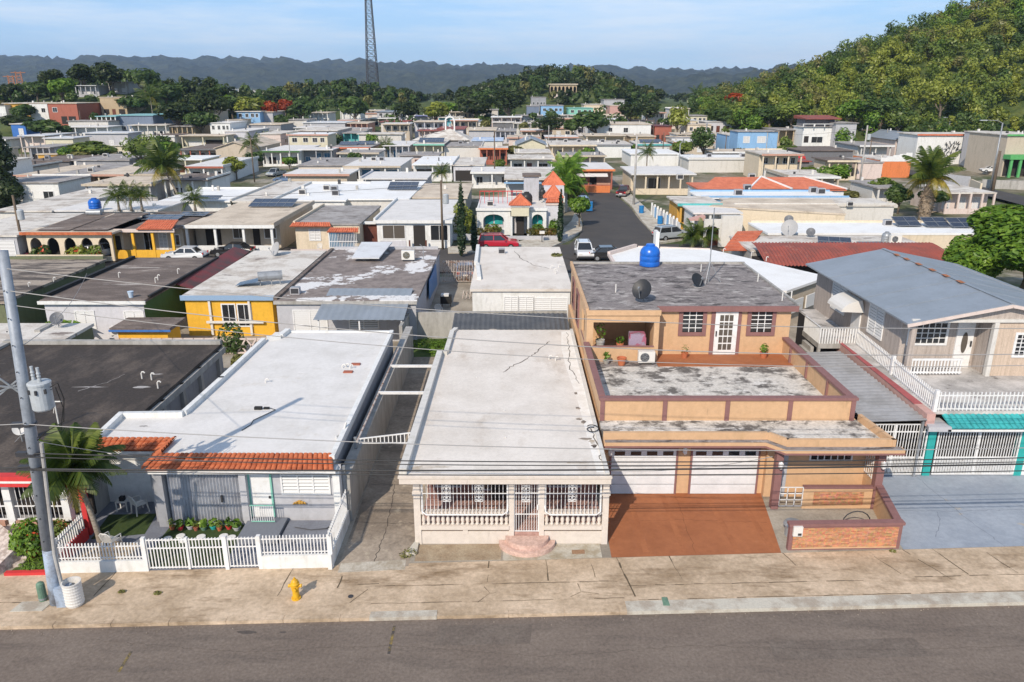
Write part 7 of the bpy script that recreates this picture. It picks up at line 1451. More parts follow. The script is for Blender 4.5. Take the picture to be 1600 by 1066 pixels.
def PT(px,pb,top,wpx,m,label,group=None,seed=0,**k):
 """tree whose foot is seen (or would be) at px,pb; crown top at row `top`, crown wpx wide"""
 g=on(px,pb);d=ray(px,top);zt_=CH+d.z/d.y*g.y;dist=g.y*math.cos(PITCH)+(CH-g.z)*math.sin(PITCH)
 r=wpx/2/FPX*dist*1.12;hh=max(2.0,(zt_-g.z)*1.04);return tree(g.x,g.y,g.z,hh,r,m,label,group,seed,**k)
for i,a in enumerate([
# px, base, top, width, material, label
(152,258,222,66,LF_MD,'wide round bushy tree left of the tall coconut palm'),(118,262,236,40,LF_OL,'smaller bush beside the wide round tree'),(225,272,212,52,LF_MD,'leafy tree right behind the coconut palm crown'),(262,268,222,48,LF_BR,'bright leafy tree behind the coconut palm fronds'),
(284,215,158,64,LF_DK,'large dark tree right of the slate blue house'),(340,205,140,62,LF_DK,'large dark tree behind the tower like house'),(318,220,172,50,LF_MD,'medium tree in front of the large dark trees'),(306,200,165,44,LF_DK,'dark tree between the two large dark trees'),
(100,165,123,52,LF_BR,'bright green round tree on the left hill'),(135,150,98,52,LF_DK,'dark hilltop tree nearest the left edge of the hill'),(178,150,98,54,LF_DK,'dark round hilltop tree in the middle of the left hill'),(230,160,103,56,LF_MD,'big round hilltop tree at the right of the left hill'),(80,155,110,40,LF_DK,'shaggy dark tree on the left hill shoulder'),(60,160,128,40,LF_MD,'green tree low on the left hill shoulder'),(20,165,130,46,LF_DK,'dark tree at the left end of the hill'),(262,170,132,48,LF_MD,'green tree right of the big hilltop tree'),(215,185,148,52,LF_MD,'bushy tree on the slope below the cottage'),(35,195,165,40,LF_MD,'bush below the ochre house'),(70,225,188,60,LF_MD,'wide shrubby tree below the brick red house'),(30,208,180,50,LF_DK,'dark shrubs above the bright blue house'),(95,222,196,40,LF_MD,'shrub tree left of the two tier house'),
(425,198,155,26,LF_RD,'flame red flowering tree left of the woods'),(447,188,157,28,LF_RD,'second flame red tree behind the first'),(440,205,180,22,LF_MD,'small green tree under the flame red tree'),
(392,195,150,44,LF_YG,'yellowish tree left of the flame red trees'),(470,196,158,40,LF_MD,'green tree right of the flame red trees'),(365,190,148,46,LF_MD,'green tree left of the yellowish tree'),
(610,196,178,20,LF_BR,'small bright tree by the blue roofed house'),(555,200,152,50,LF_MD,'green tree at the wood edge left of the radio tower'),(640,200,158,46,LF_DK,'dark tree at the wood edge behind the violet roof'),(680,200,160,40,LF_YG,'yellow green tree behind the turquoise house'),(700,195,158,36,LF_BR,'bright slender tree behind the turquoise house'),(745,200,152,54,LF_DK,'dark tree left of the two tone house'),(795,200,138,76,LF_DK,'big dark spreading tree beside the two tone house'),(755,185,140,60,LF_MD,'spreading tree above the two tone house'),
(855,222,180,56,LF_DK,'dense round tree below the light blue hillside house'),(893,222,184,34,LF_MD,'rounded tree between the dense round tree and the loose tree'),(930,222,176,66,LF_MD,'loose leafy tree below the cream terrace house'),(985,205,160,52,LF_DK,'dark tree right of the pink walled house'),(1010,200,158,46,LF_DK,'dark tree behind the maroon house'),
(1057,222,166,34,LF_YG,'pale stemmed loose tree beside the maroon house'),(1062,254,218,38,LF_MD,'rounded tree before the white lamp post'),(1098,258,200,50,LF_DK,'dark leafy tree right of the white lamp post'),(1148,176,146,34,LF_RD,'orange red flowering tree at the foot of the right hill'),
(1125,205,168,54,LF_DK,'dark tree at the left foot of the right hill'),(1165,208,165,50,LF_MD,'green tree behind the light blue house'),(1200,210,162,56,LF_DK,'dark tree right behind the light blue house'),(1235,210,158,52,LF_MD,'green tree above the tan shed'),(1330,212,156,58,LF_BR,'bright tree right of the red roofed balcony house'),(1372,218,150,70,LF_DK,'large dark tree behind the transformer pole'),(1400,222,170,40,LF_MD,'green tree at the right of the large dark tree'),(1465,200,122,52,LF_YG,'yellow green umbrella shaped tree on the right hillside'),
(1298,300,258,46,LF_BR,'bright leafy bush tree before the cream porch house'),(1262,285,262,46,LF_MD,'bushes above the tan bank'),(1375,318,278,48,LF_MD,'round dark green bush beside the side road'),(1402,335,290,40,LF_DK,'dark bush left of the big coconut trunk'),(1455,335,296,44,LF_DK,'dark bush right of the big coconut trunk'),(1310,318,300,44,LF_OL,'dry bush on the bank'),(1228,250,228,36,LF_MD,'small tree before the light blue house'),(1195,262,240,40,LF_MD,'bushy plants before the light blue house'),
(370,282,246,34,LF_YG,'yellow green tree beside the gabled beige house'),(905,358,305,36,LF_BR,'clipped round street tree at the curve'),(893,330,285,26,LF_MD,'smaller street tree behind the clipped round tree'),(780,275,250,22,LF_MD,'small dark tree behind the white terrace roof'),(805,250,228,36,LF_OL,'loose shrub tree before the yellow pediment'),(655,258,240,24,LF_OL,'small reddish shrub beside the green eaved house'),(385,234,220,36,LF_MD,'low tree before the white block'),(876,262,240,24,LF_OL,'dry palm like shrub above the royal palms'),(930,302,280,0,LF_MD,'')]):
 if a[4]and a[3]and a[5]:PT(a[0],a[1],a[2],a[3],a[4],a[5],seed=i)
tree(42.0,61.0,-.2,8.9,7.4,LF_BR,'large bright green mango tree behind the metal gable roof',seed=3,n=20000,size=.2,flat=.9)
tree(38.4,62.5,-.2,6.2,3.6,LF_BR,'lower bright green tree joined to the left of the mango tree',seed=4,n=9000,size=.2,flat=.9)
tree(47.0,52.0,-.2,7.6,5.5,LF_BR,'bright green tree at the right edge behind the gable roof',seed=1,n=12000,size=.2,flat=.9)
for(px,pb,top,wpx,lb)in((6,322,204,58,'tall dark tree mass at the far left edge'),(8,345,268,56,'darker bush like tree below the tall dark tree at the left edge')):
 g=on(px,pb);d=ray(px,top);hh=CH+d.z/d.y*g.y;r=wpx/2/FPX*g.y;c=T('tree',lb,'tree',g);r_=random.Random(px)
 leaf_obj('crown',[((g.x+r_.uniform(-.35,.35)*r,g.y+r_.uniform(-.3,.3)*r,hh*t),(r*w_,r*w_,hh*.17))for t,w_ in((.16,.8),(.3,.95),(.45,1),(.6,.95),(.72,.85),(.82,.7),(.9,.45))],3800,.34,LF_WD,c);MB().tube([(g.x,g.y,-.3),(g.x,g.y,hh*.7)],[.25,.1]).build('trunk',BARK,c)
# cypresses
for(px,pb,top,wpx,lb)in((722,400,286,15,'tall narrow cypress beside the tall hedge'),(741,392,338,10,'short narrow cypress before the hedge corner'),(875,378,300,9,'narrow cypress at the right corner of the arched white house')):
 g=at(px,pb,0);d=ray(px,top);hh=CH+d.z/d.y*g.y;r=wpx/2/FPX*g.y;c=T('cypress',lb,'tree',g)
 leaf_obj('crown',[((g.x,g.y,hh*t),(r*w_,r*w_,hh*.12))for t,w_ in((.12,.8),(.25,1),(.4,1),(.55,.9),(.7,.75),(.84,.5),(.94,.25))],1300,.17,LF_CY,c);MB().tube([(g.x,g.y,0),(g.x,g.y,hh*.8)],.1).build('trunk',BARK,c)
# ------------------------------------------------------------------ palms
def frond_mesh(L,m,droop=1.0,seed=0,nl=22,lw=.075,ll=.92):
 rng=np.random.default_rng(seed);mb=MB();P=[]
 for k in range(nl+1):
  t=k/nl;P.append(Vector((L*(t-.12*droop*t*t),0,L*(.42*t-.62*droop*t*t))))
 for k in range(1,nl+1):
  t=k/nl;p=P[k];d=(P[k]-P[k-1]).normalized();sl=ll*L*.36*math.sin(math.pi*min(1,.12+.88*t)**.8)+.05
  for s in(-1,1):
   dirv=(d*.55+Vector((0,s,0))*.8+Vector((0,0,-.35-.35*rng.random()))).normalized();q=p+dirv*sl;wv=d*lw*L*.28
   mb.add([p-wv,p+wv,q+wv*.3+Vector((0,0,-.04*L)),q-wv*.3+Vector((0,0,-.04*L))],[(0,1,2,3)])
 mb.tube(P,[.014*L*(1-.8*k/nl)for k in range(nl+1)],4);return mb.mesh('frond',m)
FR={}
def palm(x,y,z,h,L,label,n=18,lean=(0,0),seed=0,tr=.16,dead=3,group=None,m=None,nl=22,trunkm=None,name='palm_tree',up=0):
 t=T(name,label,'palm',(x,y,z),group);rng=random.Random(seed);top=Vector((lean[0],lean[1],h))
 pts=[Vector((lean[0]*s**1.6,lean[1]*s**1.6,h*s))for s in(0,.08,.2,.4,.6,.8,1)]
 ORG[t.name]=Vector((0,0,0));MB().tube([p+Vector((0,0,-.3 if i==0 else 0))for i,p in enumerate(pts)],[tr*q for q in(1.35,1.12,1,.92,.86,.8,.85)],9).build('trunk',trunkm or PBARK,t,smooth=True)
 key=(m or LF_PM).name,nl
 if key not in FR:FR[key]=[frond_mesh(1.0,m or LF_PM,dr,i,nl)for i,dr in enumerate((.55,.8,1.05,1.3))];FR[key].append(frond_mesh(1.0,LF_PMY,1.55,9,nl))
 for i in range(n):
  a=i*2.399+rng.uniform(-.2,.2);e=i/n;k=4 if i>=n-dead else min(3,int(e*4));o=bpy.data.objects.new('frond',FR[key][k]);COL.objects.link(o);o.parent=t
  o.location=top+Vector((0,0,.05));pit=R(62)*(1-e)-R(22)*e+R(up)+rng.uniform(-.12,.12);s=L*rng.uniform(.85,1.12)*(.8 if k==4 else 1)
  o.rotation_euler=(rng.uniform(-.25,.25),-pit,a);o.scale=(s,s,s)
 return t
palm(-16.25,26.4,0,3.35,1.95,'young palm with a curved slender trunk in the white fenced garden',n=34,lean=(-.6,.1),seed=2,tr=.11,dead=4,nl=34)
def PP(px,pb,crown,L,label,zr=None,**k):
 g=on(px,pb)if zr is None else at(px,pb,zr);d=ray(px,crown);return palm(g.x,g.y,g.z,CH+d.z/d.y*g.y-g.z,L,label,**k)
PP(283,322,262,5.0,'tall leaning coconut palm among the left roofs',lean=(-2.2,0),n=17,seed=4,tr=.2,dead=4,nl=26)
g=at(1443,345,0);palm(g.x,g.y,0,5.6,4.9,'big coconut palm with yellowing lower fronds beside the side road',n=20,seed=6,tr=.34,dead=7,nl=28,up=16)
m=MB();m._lathe([(.75,0),(.8,2.2),(.55,4.6),(.3,5.2)],(g.x,g.y,-.1),14);
sk=T('dead_frond_skirt','skirt of dead grey fronds round the big coconut trunk','palm fronds',(g.x,g.y,0));V=leaves([((g.x,g.y,2.4),(.75,.7,2.4))],500,.7,up=-.2,aspect=.16);leaf_o=bpy.data.objects.new('fronds',leaf_mesh('fronds',V-np.array((g.x,g.y,0)),mk('dead_frond',(.33,.26,.19),(.22,.17,.12),s=3,lo=.4,hi=.6,grain=.2)));COL.objects.link(leaf_o);leaf_o.parent=sk
m.build('sheath',MATS['dead_frond'],sk)
for i,(px,pb,cr_,L,lb)in enumerate(((884,332,272,3.6,'tallest royal palm of the clump at the curved street'),(891,330,290,3.2,'royal palm at the right of the street clump'),(878,335,296,3.0,'low royal palm at the left of the street clump'),(893,312,262,3.2,'royal palm at the back of the street clump'))):PP(px,pb,cr_,L,lb,n=16,seed=10+i,tr=.2,dead=1,m=LF_BR,trunkm=POLEC)
for i,(px,pb,cr_,lb)in enumerate(((1082,388,370,'left stubby palm before the arched cream house'),(1101,388,369,'right stubby palm before the arched cream house'))):PP(px,pb,cr_,2.2,lb,n=18,seed=20+i,tr=.22,dead=0)
for i,(px,pb,cr_,L,lb)in enumerate(((604,252,230,3.4,'palm before the house with four tall blue windows'),(397,262,226,3.6,'thin palm beside the gabled beige house'),(691,300,272,2.6,'small palm before the round white gate'),(240,190,152,6,'palm on the left hillside'),(768,175,165,6,'palm in front of the big dark tree'),(1010,268,240,3,'palm by the white roofs near the bend'),(1088,165,148,7,'palm at the hill foot skyline'),(948,150,138,7,'palm crown on the wooded centre hill'),(186,326,308,2.2,'left potted palm of a row on the white roofs'),(205,326,305,2.4,'middle palm of a row on the white roofs'),(222,326,308,2.0,'right palm of a row on the white roofs'),(305,326,314,2.4,'dark drooping palm beside the curbed white roof'))):PP(px,pb,cr_,L,lb,n=14,seed=30+i,tr=.15,dead=1,nl=14,zr=3.1 if i>7 else None)
# ------------------------------------------------------------------ woods (reads as one mass)
def woods(name,label,pts,m,hmin,hmax,nl=90,size=1.0,seed=1,bottom=.35):
 rng=np.random.default_rng(seed);out=[]
 for(x,y)in pts:
  z=float(zt(x,y));h=rng.uniform(hmin,hmax)if hmin else 3.5+min(9,.75*(z+.25-10*float(sm(130,600,y))))*rng.uniform(.6,1.05);r=h*rng.uniform(.38,.55);s=[]
  for k in range(5):
   a=rng.uniform(0,6.28);q=r*.6*rng.random()**.5;s.append(((x+q*math.cos(a),y+q*math.sin(a),z+h*rng.uniform(bottom,.82)),(r*rng.uniform(.4,.62),)*2+(r*rng.uniform(.35,.5),)))
  out.append(leaves(s,nl,size,rng))
 V=np.concatenate(out);off=np.array([V[:,0].mean(),V[:,1].mean(),0]);o=bpy.data.objects.new(name,leaf_mesh(name,V-off,m));COL.objects.link(o);o.location=off
 return tag(o,label,'woods',None,'stuff')
def scatter(n,x0,x1,y0,y1,ok,seed,dmin=4):
 rng=np.random.default_rng(seed);P=[]
 grid={}
 for _ in range(n*6):
  x,y=rng.uniform(x0,x1),rng.uniform(y0,y1)
  if not ok(x,y):continue
  k=(int(x//dmin),int(y//dmin))
  if any((k[0]+i,k[1]+j)in grid and(grid[(k[0]+i,k[1]+j)][0]-x)**2+(grid[(k[0]+i,k[1]+j)][1]-y)**2<dmin*dmin for i in(-1,0,1)for j in(-1,0,1)):continue
  grid[k]=(x,y);P.append((x,y))
  if len(P)>=n:break
 return P
HUTS=[(o[0].location.x,o[0].location.y)for o in list(MADE.values())+FILL]
def clear(x,y,d=9):return all((x-a)**2+(y+0-b)**2>d*d for a,b in HUTS if abs(a-x)<d+3)
hillok=lambda x,y:x<360 and x>66+max(0,y-290)*.26 and float(zt(x,y))+.25-10*float(sm(130,600,y))>.6 and y>max(112,215-.5*(x-75))-2+4*math.sin(x*.2)and x>55+max(0,(y-330)*.06)and clear(x,y+0,10)and x<y*.85+40
HP=scatter(4200,52,330,110,470,hillok,5,3.9)
rng_=np.random.default_rng(9);pick=rng_.random(len(HP))
HS={k:[]for k in range(5)}
for(x,y),k in zip(HP,pick):
 bm=float(zt(x,y))+.25-10*float(sm(130,600,y));dr=.16*math.sin(x*.05+1.3*math.sin(y*.033))*math.cos(y*.043);k=min(.999,max(0,k+dr))
 w_=(.30,.72,.74,.76)if bm<5 else((.42,.66,.72,.95)if y>288 else(.12,.40,.82,.95))
 HS[sum(k>=q for q in w_)].append((x,y))
for i,(mm,lb)in enumerate(((LF_DK,'dark crowns'),(LF_MD,'green crowns'),(LF_YG,'yellow green crowns'),(LF_OL,'dry olive crowns'),(LF_BR,'fresh green crowns'))):
 if HS[i]:woods('hill_woods',lb+' of the wooded hillside at the right',HS[i],mm,3.5,10,420,.46,20+i,.08)
cok=lambda x,y:float(zt(x,y))-(-.25+10*float(sm(130,600,y)))>4.4 and x<100 and(x>-70 or(y>398 and x>-150))and clear(x,y,12)and clear(x,y+12,9)and y>352 and not(14<x<46 and 412<y<438)
CP=scatter(1500,-210,150,350,600,cok,7,6.0);pk=np.random.default_rng(3).random(len(CP))
for i,(mm,lo,hi,lb)in enumerate(((LF_WD,0,.55,'dark crowns of the woods on the middle hills'),(LF_DK,.55,.92,'green crowns of the woods on the middle hills'),(LF_OL,.92,1,'olive crowns of the woods on the middle hills'))):
 woods('woods',lb,[p for p,k in zip(CP,pk)if lo<=k<hi],mm,0,12,300,.85,40+i,.15)
lok=lambda x,y:6<float(zt(x,y))-10*float(sm(130,600,y))and clear(x,y,13)and clear(x,y+14,10)and clear(x,y+22,8)
woods('woods','scattered bushes on the left hillside',scatter(200,-260,-85,285,400,lok,8,6),LF_WD,4,8,120,.9,50,.1)
fok=lambda x,y:abs(x)<y*.8 and clear(x,y,12)
woods('woods','belt of trees on the plain beyond the town',scatter(900,-700,620,560,980,fok,12,13),LF_WD,3.5,6,60,1.9,60,.1)
tok=lambda x,y:clear(x,y,8.5)and clear(x,y+10,8)and y>265 and x<85 and abs(x)<y*.72
woods('woods','scattered trees filling the edge of the town',scatter(260,-200,84,265,372,tok,14,8),LF_DK,4,8,140,.8,61,.1)
rng=random.Random(31);BX=list(ALLB.values());n_=0
for _ in range(4000):
 y=rng.uniform(170,345);x=rng.uniform(-.68*y,.5*y);r=rng.uniform(1.2,2.6)
 if n_>=70 or any(b[0]-r*.7<x<b[1]+r*.7 and b[2]-r<y<b[3]+r*.6 for b in BX)or(y<165 and-2<x<52)or(x>58 and y<200):continue
 BX.append((x-1,x+1,y-1,y+1));n_+=1
 tree(x,y,float(zt(x,y)),r*rng.uniform(1.7,2.6),r,(LF_MD,LF_DK,LF_BR,LF_OL)[n_%4],'small tree in a gap between the packed houses','small trees between the packed houses',seed=n_,n=500)
# vents and stub columns on the far roofs
rng=random.Random(41)
for(hh_,rf_)in list(MADE.values())+FILL:
 V=[v.co for v in rf_.data.vertices];x0,x1,y0,y1,z1=min(v.x for v in V),max(v.x for v in V),min(v.y for v in V),max(v.y for v in V),max(v.z for v in V);off=ORG[rf_.name]
 for k in range(rng.randint(1,4)):
  x,y,s_=off.x+rng.uniform(x0+.8,x1-.8),off.y+rng.uniform(y0+.8,y1-.8),rng.uniform(.08,.22);MB().box(x-s_,x+s_,y-s_,y+s_,off.z+z1-.6,off.z+z1+rng.uniform(.3,.8)).build('vent',(WPLAS,CONC,DKM,WHT2)[k],rf_)
# ------------------------------------------------------------------ far karst ridge
def ridge():
 rng=np.random.default_rng(21);xs=np.linspace(-3900,3900,420);ys=np.linspace(1900,5300,120);X,Y=np.meshgrid(xs,ys);Z=np.full_like(X,-40.0)
 for _ in range(1700):
  y=rng.uniform(2900,5000);x=rng.uniform(-3900,3900);f=sm(2700,4600,y);top=206-68*sm(-2300,1700,x*4200/y);h=top*(.45+.60*f)*rng.uniform(.62,1.0);r=rng.uniform(80,250);d2=((X-x)**2+(Y-y)**2)/r**2
  Z=np.maximum(Z,np.where(d2<1.6,h*(1-.62*d2**.75),-40))
 for(x,y,h,r)in((930,2500,92,420),(1200,2700,108,380),(620,2600,70,300),(1500,2900,96,420),(400,2900,66,260)):
  Z=np.maximum(Z,h*np.exp(-((X-x)**2+((Y-y)*1.2)**2)/r**2)+4*np.sin(X*.02)*np.sin(Y*.023))
 Z=Z+5*np.sin(X*.021+Y*.013)*np.sin(Y*.018-X*.009)+rng.normal(0,4.0,Z.shape)
 me=bpy.data.meshes.new('hills');ny,nx=X.shape;i=(np.arange(ny-1)[:,None]*nx+np.arange(nx-1)[None]).ravel()
 me.from_pydata(np.stack([X,Y,Z],-1).reshape(-1,3).tolist(),[],np.stack([i,i+1,i+nx+1,i+nx],-1).tolist())
 me.materials.append(mk('hill_forest',(.022,.033,.015),(.065,.074,.032),s=.02,lo=.42,hi=.6,c3=(.20,.15,.09),s3=.006,lo3=.68,hi3=.74,grain=.45,gs=.06,bump=1.0));me.polygons.foreach_set('use_smooth',[True]*len(me.polygons))
 b=MATS['hill_forest'].node_tree.nodes
 for q in b:
  if q.type=='BUMP':q.inputs['Distance'].default_value=14
 o=bpy.data.objects.new('hills',me);COL.objects.link(o);tag(o,kind='structure')
ridge()
# ================================================================== poles, wires, tower
base=Vector((-16.1,23.0,-.05));topp=Vector((-15.45,23.0,12.6));pl=T('utility_pole','tall grey steel utility pole leaning slightly at the left pavement','utility pole',base)
pole_at=lambda z:base.lerp(topp,(z-base.z)/(topp.z-base.z))
MB().tube([base,pole_at(2.2)],[.235,.215],12).build('painted_base',POLEB,pl,smooth=True);MB().tube([pole_at(2.2),topp],[.212,.15],12).build('shaft',POLEM,pl,smooth=True)
bo=MB()
for k in range(22):
 z=2.6+k*.44;p=pole_at(z);a=3.9 if k%2 else 4.7;bo.tube([p+Vector((.2*math.cos(a),.2*math.sin(a),0)),p+Vector((.235*math.cos(a),.235*math.sin(a),0))],.022,6)
bo.build('step_bolts',DKM,pl);MB().tube([(-15.72,22.9,0),(-15.78,22.92,2.0),(-15.42,22.9,6.25)],.062,8).build('conduit',POLEC,pl);cb=MB()
MB().prism([(-15.95,22.7),(-15.5,22.72),(-15.5,23.1),(-15.95,23.1)],-.05,.75).build('concrete_collar',POLEB,pl)
for z in(6.85,5.8,5.3):p=pole_at(z);MB()._lathe([(.235,0),(.235,.07)],(p.x,p.y,z),12).build('clamp',DKM,pl);MB().box(p.x-.55,p.x-.18,p.y-.12,p.y+.05,z-.06,z+.09).build('splice_box',DKM,pl)
p=pole_at(8.25);m=MB()
for k in range(4):m.bar((p.x-.2,p.y,8.0+.13*k),(p.x-.65-.14*k,p.y-.2,8.25-.3*k+.35),.05);m._lathe([(.04,0),(.075,.04),(.05,.1),(.075,.16),(.04,.22)],(p.x-.62-.14*k,p.y-.2,8.3-.3*k+.3),8)
m.build('insulators',GALV,pl)
tf=T('transformer','grey cylindrical transformer hung on the leaning steel pole','transformer',(p.x+.55,p.y-.05,7.45));c=(p.x+.56,p.y-.08,7.45)
MB()._lathe([(.29,0),(.325,.05),(.33,.85),(.35,.86),(.35,.92),(.3,.95),(.05,1.0)],c,20).build('tank',TRANS,tf,smooth=False)
for dx,dy in((-.16,.02),(.1,-.1)):MB()._lathe([(.06,.9),(.06,1.05),(.045,1.1),(.065,1.15),(.045,1.2),(.065,1.25),(.045,1.3),(.05,1.45)],(c[0]+dx,c[1]+dy,c[2]),9).build('bushing',TRANS,tf)
for a in(-2.2,-1.4,-.6):MB().box(c[0]+.33*math.cos(a)-.03,c[0]+.33*math.cos(a)+.03,c[1]+.35*math.sin(a)-.03,c[1]+.35*math.sin(a)+.03,8.05,8.2).build('lug',DKM,tf)
MB().box(p.x+.1,c[0]-.28,p.y-.06,p.y+.06,7.75,7.9).build('hanger',DKM,tf)
m=MB();m.tube([(c[0]+.34,c[1],8.2),(c[0]+.6,c[1],8.35),(c[0]+.7,c[1],7.8),(c[0]+.55,c[1],7.0),(p.x+.4,p.y,6.6),(p.x-.02,p.y,6.2)],.018,5);m.tube([(c[0]+.3,c[1],8.1),(c[0]+.5,c[1],8.2),(c[0]+.62,c[1],7.5),(c[0]+.4,c[1],6.7),(p.x+.1,p.y,6.4)],.016,5);m.build('leads',BLK,tf)
WIRE=mk('wire_black',(.03,.03,.03),grain=0,rough=.6);WIREL=mk('wire_grey',(.30,.29,.28),grain=0,rough=.5)
rp=Vector((44,24.6,0));rpt=T('utility_pole','tall grey steel utility pole outside the right edge','utility pole',rp);MB().tube([rp,rp+Vector((0,0,12.6))],[.22,.15],10).build('shaft',POLEM,rpt)
def span(a,b,sag,r,m,label,n=24,dips=None):
 a,b=Vector(a),Vector(b);mb=MB();mb.tube([a.lerp(b,k/n)+Vector((0,0,-4*sag*(k/n)*(1-k/n)))for k in range(n+1)],r,5,False);return mb.thing('overhead_wire',m,label,'wire','overhead wires along the front street')
SPW=(((-15.6,22.9,12.1),(44,24.3,11.6),1.9,.014,WIREL),((-15.6,22.9,11.4),(44,24.6,11.2),2.3,.016,WIREL),((-15.3,22.9,10.9),(44,24.6,10.9),2.3,.013,WIREL),((-15.9,22.85,6.95),(44,24.5,7.0),1.35,.016,WIREL),((-15.9,22.85,5.9),(44,24.5,6.1),.75,.02,WIRE),((-15.9,22.8,5.78),(44,24.4,5.9),.7,.017,WIRE),((-15.9,22.8,5.35),(44,24.5,5.6),.45,.03,WIRE),((-15.9,22.8,5.3),(44,24.5,5.35),.55,.018,WIRE))
for i,s_ in enumerate(SPW):span(*s_,('thin overhead wire crossing above the front houses from the steel pole' if i<4 else 'dark overhead cable of the low bundle crossing the front porches'))['group']=('thin overhead wires above the front houses' if i<4 else 'dark cables of the low bundle')
for i,s_ in enumerate((((-40,22.6,12.0),(-15.6,22.9,11.4),.5,.014,WIREL),((-40,22.6,6.9),(-15.9,22.85,6.95),.3,.016,WIREL),((-40,22.6,5.6),(-15.9,22.85,5.4),.3,.025,WIRE))):span(*s_,'overhead wire running left from the steel pole out of view')['group']='wires running left from the steel pole'
for i,(a,b,sg,lb)in enumerate((((-15.4,23,9.6),(-30,53,5.0),.5,'wire running back from the steel pole over the left roofs'),((-15.5,22.9,6.3),(-12,28,3.0),.15,'service wire dropping to the tile awning house'),((9,24,5.2),(3.9,27,3.1),.2,'short service wire dropping to the flat roof of the cream house'))):
 mb=MB();a,b=Vector(a),Vector(b);mb.tube([a.lerp(b,k/12)+Vector((0,0,-4*sg*(k/12)*(1-k/12)))for k in range(13)],.013,5,False);mb.thing('service_wire',WIREL,lb,'wire')
def upole(px,pb,top,label,m=POLEW,r=.14,trans=False,lamp=None,arm=False):
 g=on(px,pb);d=ray(px,top);zt_=CH+d.z/d.y*g.y;nm='street_lamp' if lamp else 'utility_pole';t=T(nm,label,'street lamp' if lamp else 'utility pole',g)
 MB().tube([g+Vector((0,0,-.5)),Vector((g.x,g.y,zt_))],[r,r*.7],8).build('shaft',m,t,smooth=True)
 if arm:MB().box(g.x-1,g.x+1,g.y-.06,g.y+.06,zt_-.9,zt_-.75).build('crossarm',POLEW,t);[MB()._lathe([(.04,0),(.08,.05),(.05,.15),(.08,.2)],(g.x+q,g.y,zt_-.75),6).build('insulator',GALV,t)for q in(-.9,0,.9)]
 if trans:MB()._lathe([(.3,0),(.34,.06),(.34,1.0),(.2,1.1)],(g.x+.5,g.y-.1,zt_-2.6),14).build('transformer_can',TRANS,t)
 if lamp:MB().tube([(g.x,g.y,zt_-.1),(g.x+lamp*.3,g.y,zt_+.35),(g.x+lamp,g.y,zt_+.45)],.06,6).build('arm',GALV,t);MB().bar((g.x+lamp*.95,g.y,zt_+.42),(g.x+lamp*1.35,g.y,zt_+.42),.3,.14).build('lamp_head',TRANS,t)
 return t,Vector((g.x,g.y,zt_))
PO={}
for i,(px,pb,top,lb,k)in enumerate((
(40,407,305,'wooden pole with a transformer before the arcade house',dict(trans=True,r=.17)),(692,392,282,'wooden pole with a looped cable before the white house with the brown garage',dict(m=POLEW,trans=True,r=.15)),(398,285,215,'dark wooden pole at the bend of the left side street',{}),(455,265,212,'pale concrete pole before the green fascia house',dict(m=POLEC)),(773,290,205,'thin dark pole behind the white terrace roof',{}),(661,240,200,'dark pole behind the church',{}),(990,322,212,'tall pale concrete pole beside the curved street',dict(m=POLEC,r=.2)),(1101,244,192,'tall white lamp post among the roofs',dict(m=GALV,r=.22)),(1035,250,207,'dark pole by the teal roof edge',{}),(857,240,196,'pale pole above the round tree',dict(m=POLEC)),(1020,222,186,'left pole of the pair beside the maroon house',{}),(1025,220,188,'right pole of the pair beside the maroon house',dict(arm=True)),
(1342,296,196,'leaning pale pole with a transformer beside the side road',dict(m=POLEC,trans=True,arm=True,r=.2)),(1356,262,218,'dark pole behind the transformer pole',{}),(1196,245,205,'thin pole before the light blue house',dict(m=POLEC)),(1132,250,211,'dark pole left of the light blue house',{}),(1453,235,196,'dark pole before the orange eave building',{}),(40,272,232,'dark pole before the pinkish sheet roof',{}),(128,200,173,'pole at the corner of the brick red house',{}),(345,232,208,'thin pole before the plain white block',{}),(710,232,200,'thin pole left of the turquoise house',dict(m=POLEC)),(1010,205,184,'pole behind the long white two storey building',{}))):
 PO[i]=upole(px,pb,top,lb,**k)[1]
for(px,pb,top,lb,a)in((1546,302,192,'tall grey street lamp before the green post building',-3.0),(1060,330-60,225,'slim street lamp left of the hip roof',.8),(1365,215,188,'small street lamp on the hill road',1.2),(1482,205,186,'small street lamp on the upper hill road',-1.5)):upole(px,pb,top,lb,GALV,.16,lamp=a)
upole(1550,303,236,'thick wooden pole stub beside the tall grey street lamp',POLEW,.3)
for i,(a,b,lb)in enumerate(((0,1,'wire along the back street between the two wooden poles'),(6,7,'wire from the pale pole of the curved street to the white lamp post'),(2,3,'wire from the bend pole to the pale pole'),(12,16,'wire from the transformer pole to the pole before the orange eave building'),(4,6,'wire from the thin dark pole to the pale pole of the curved street'),(12,14,'wire from the transformer pole toward the light blue house'))):
 mb=MB();p,q=PO[a]-Vector((0,0,.4)),PO[b]-Vector((0,0,.4));mb.tube([p.lerp(q,k/12)+Vector((0,0,-4*(p-q).length*.012*(k/12)*(1-k/12)))for k in range(13)],.025,4,False);mb.thing('overhead_wire',WIRE,lb,'wire')
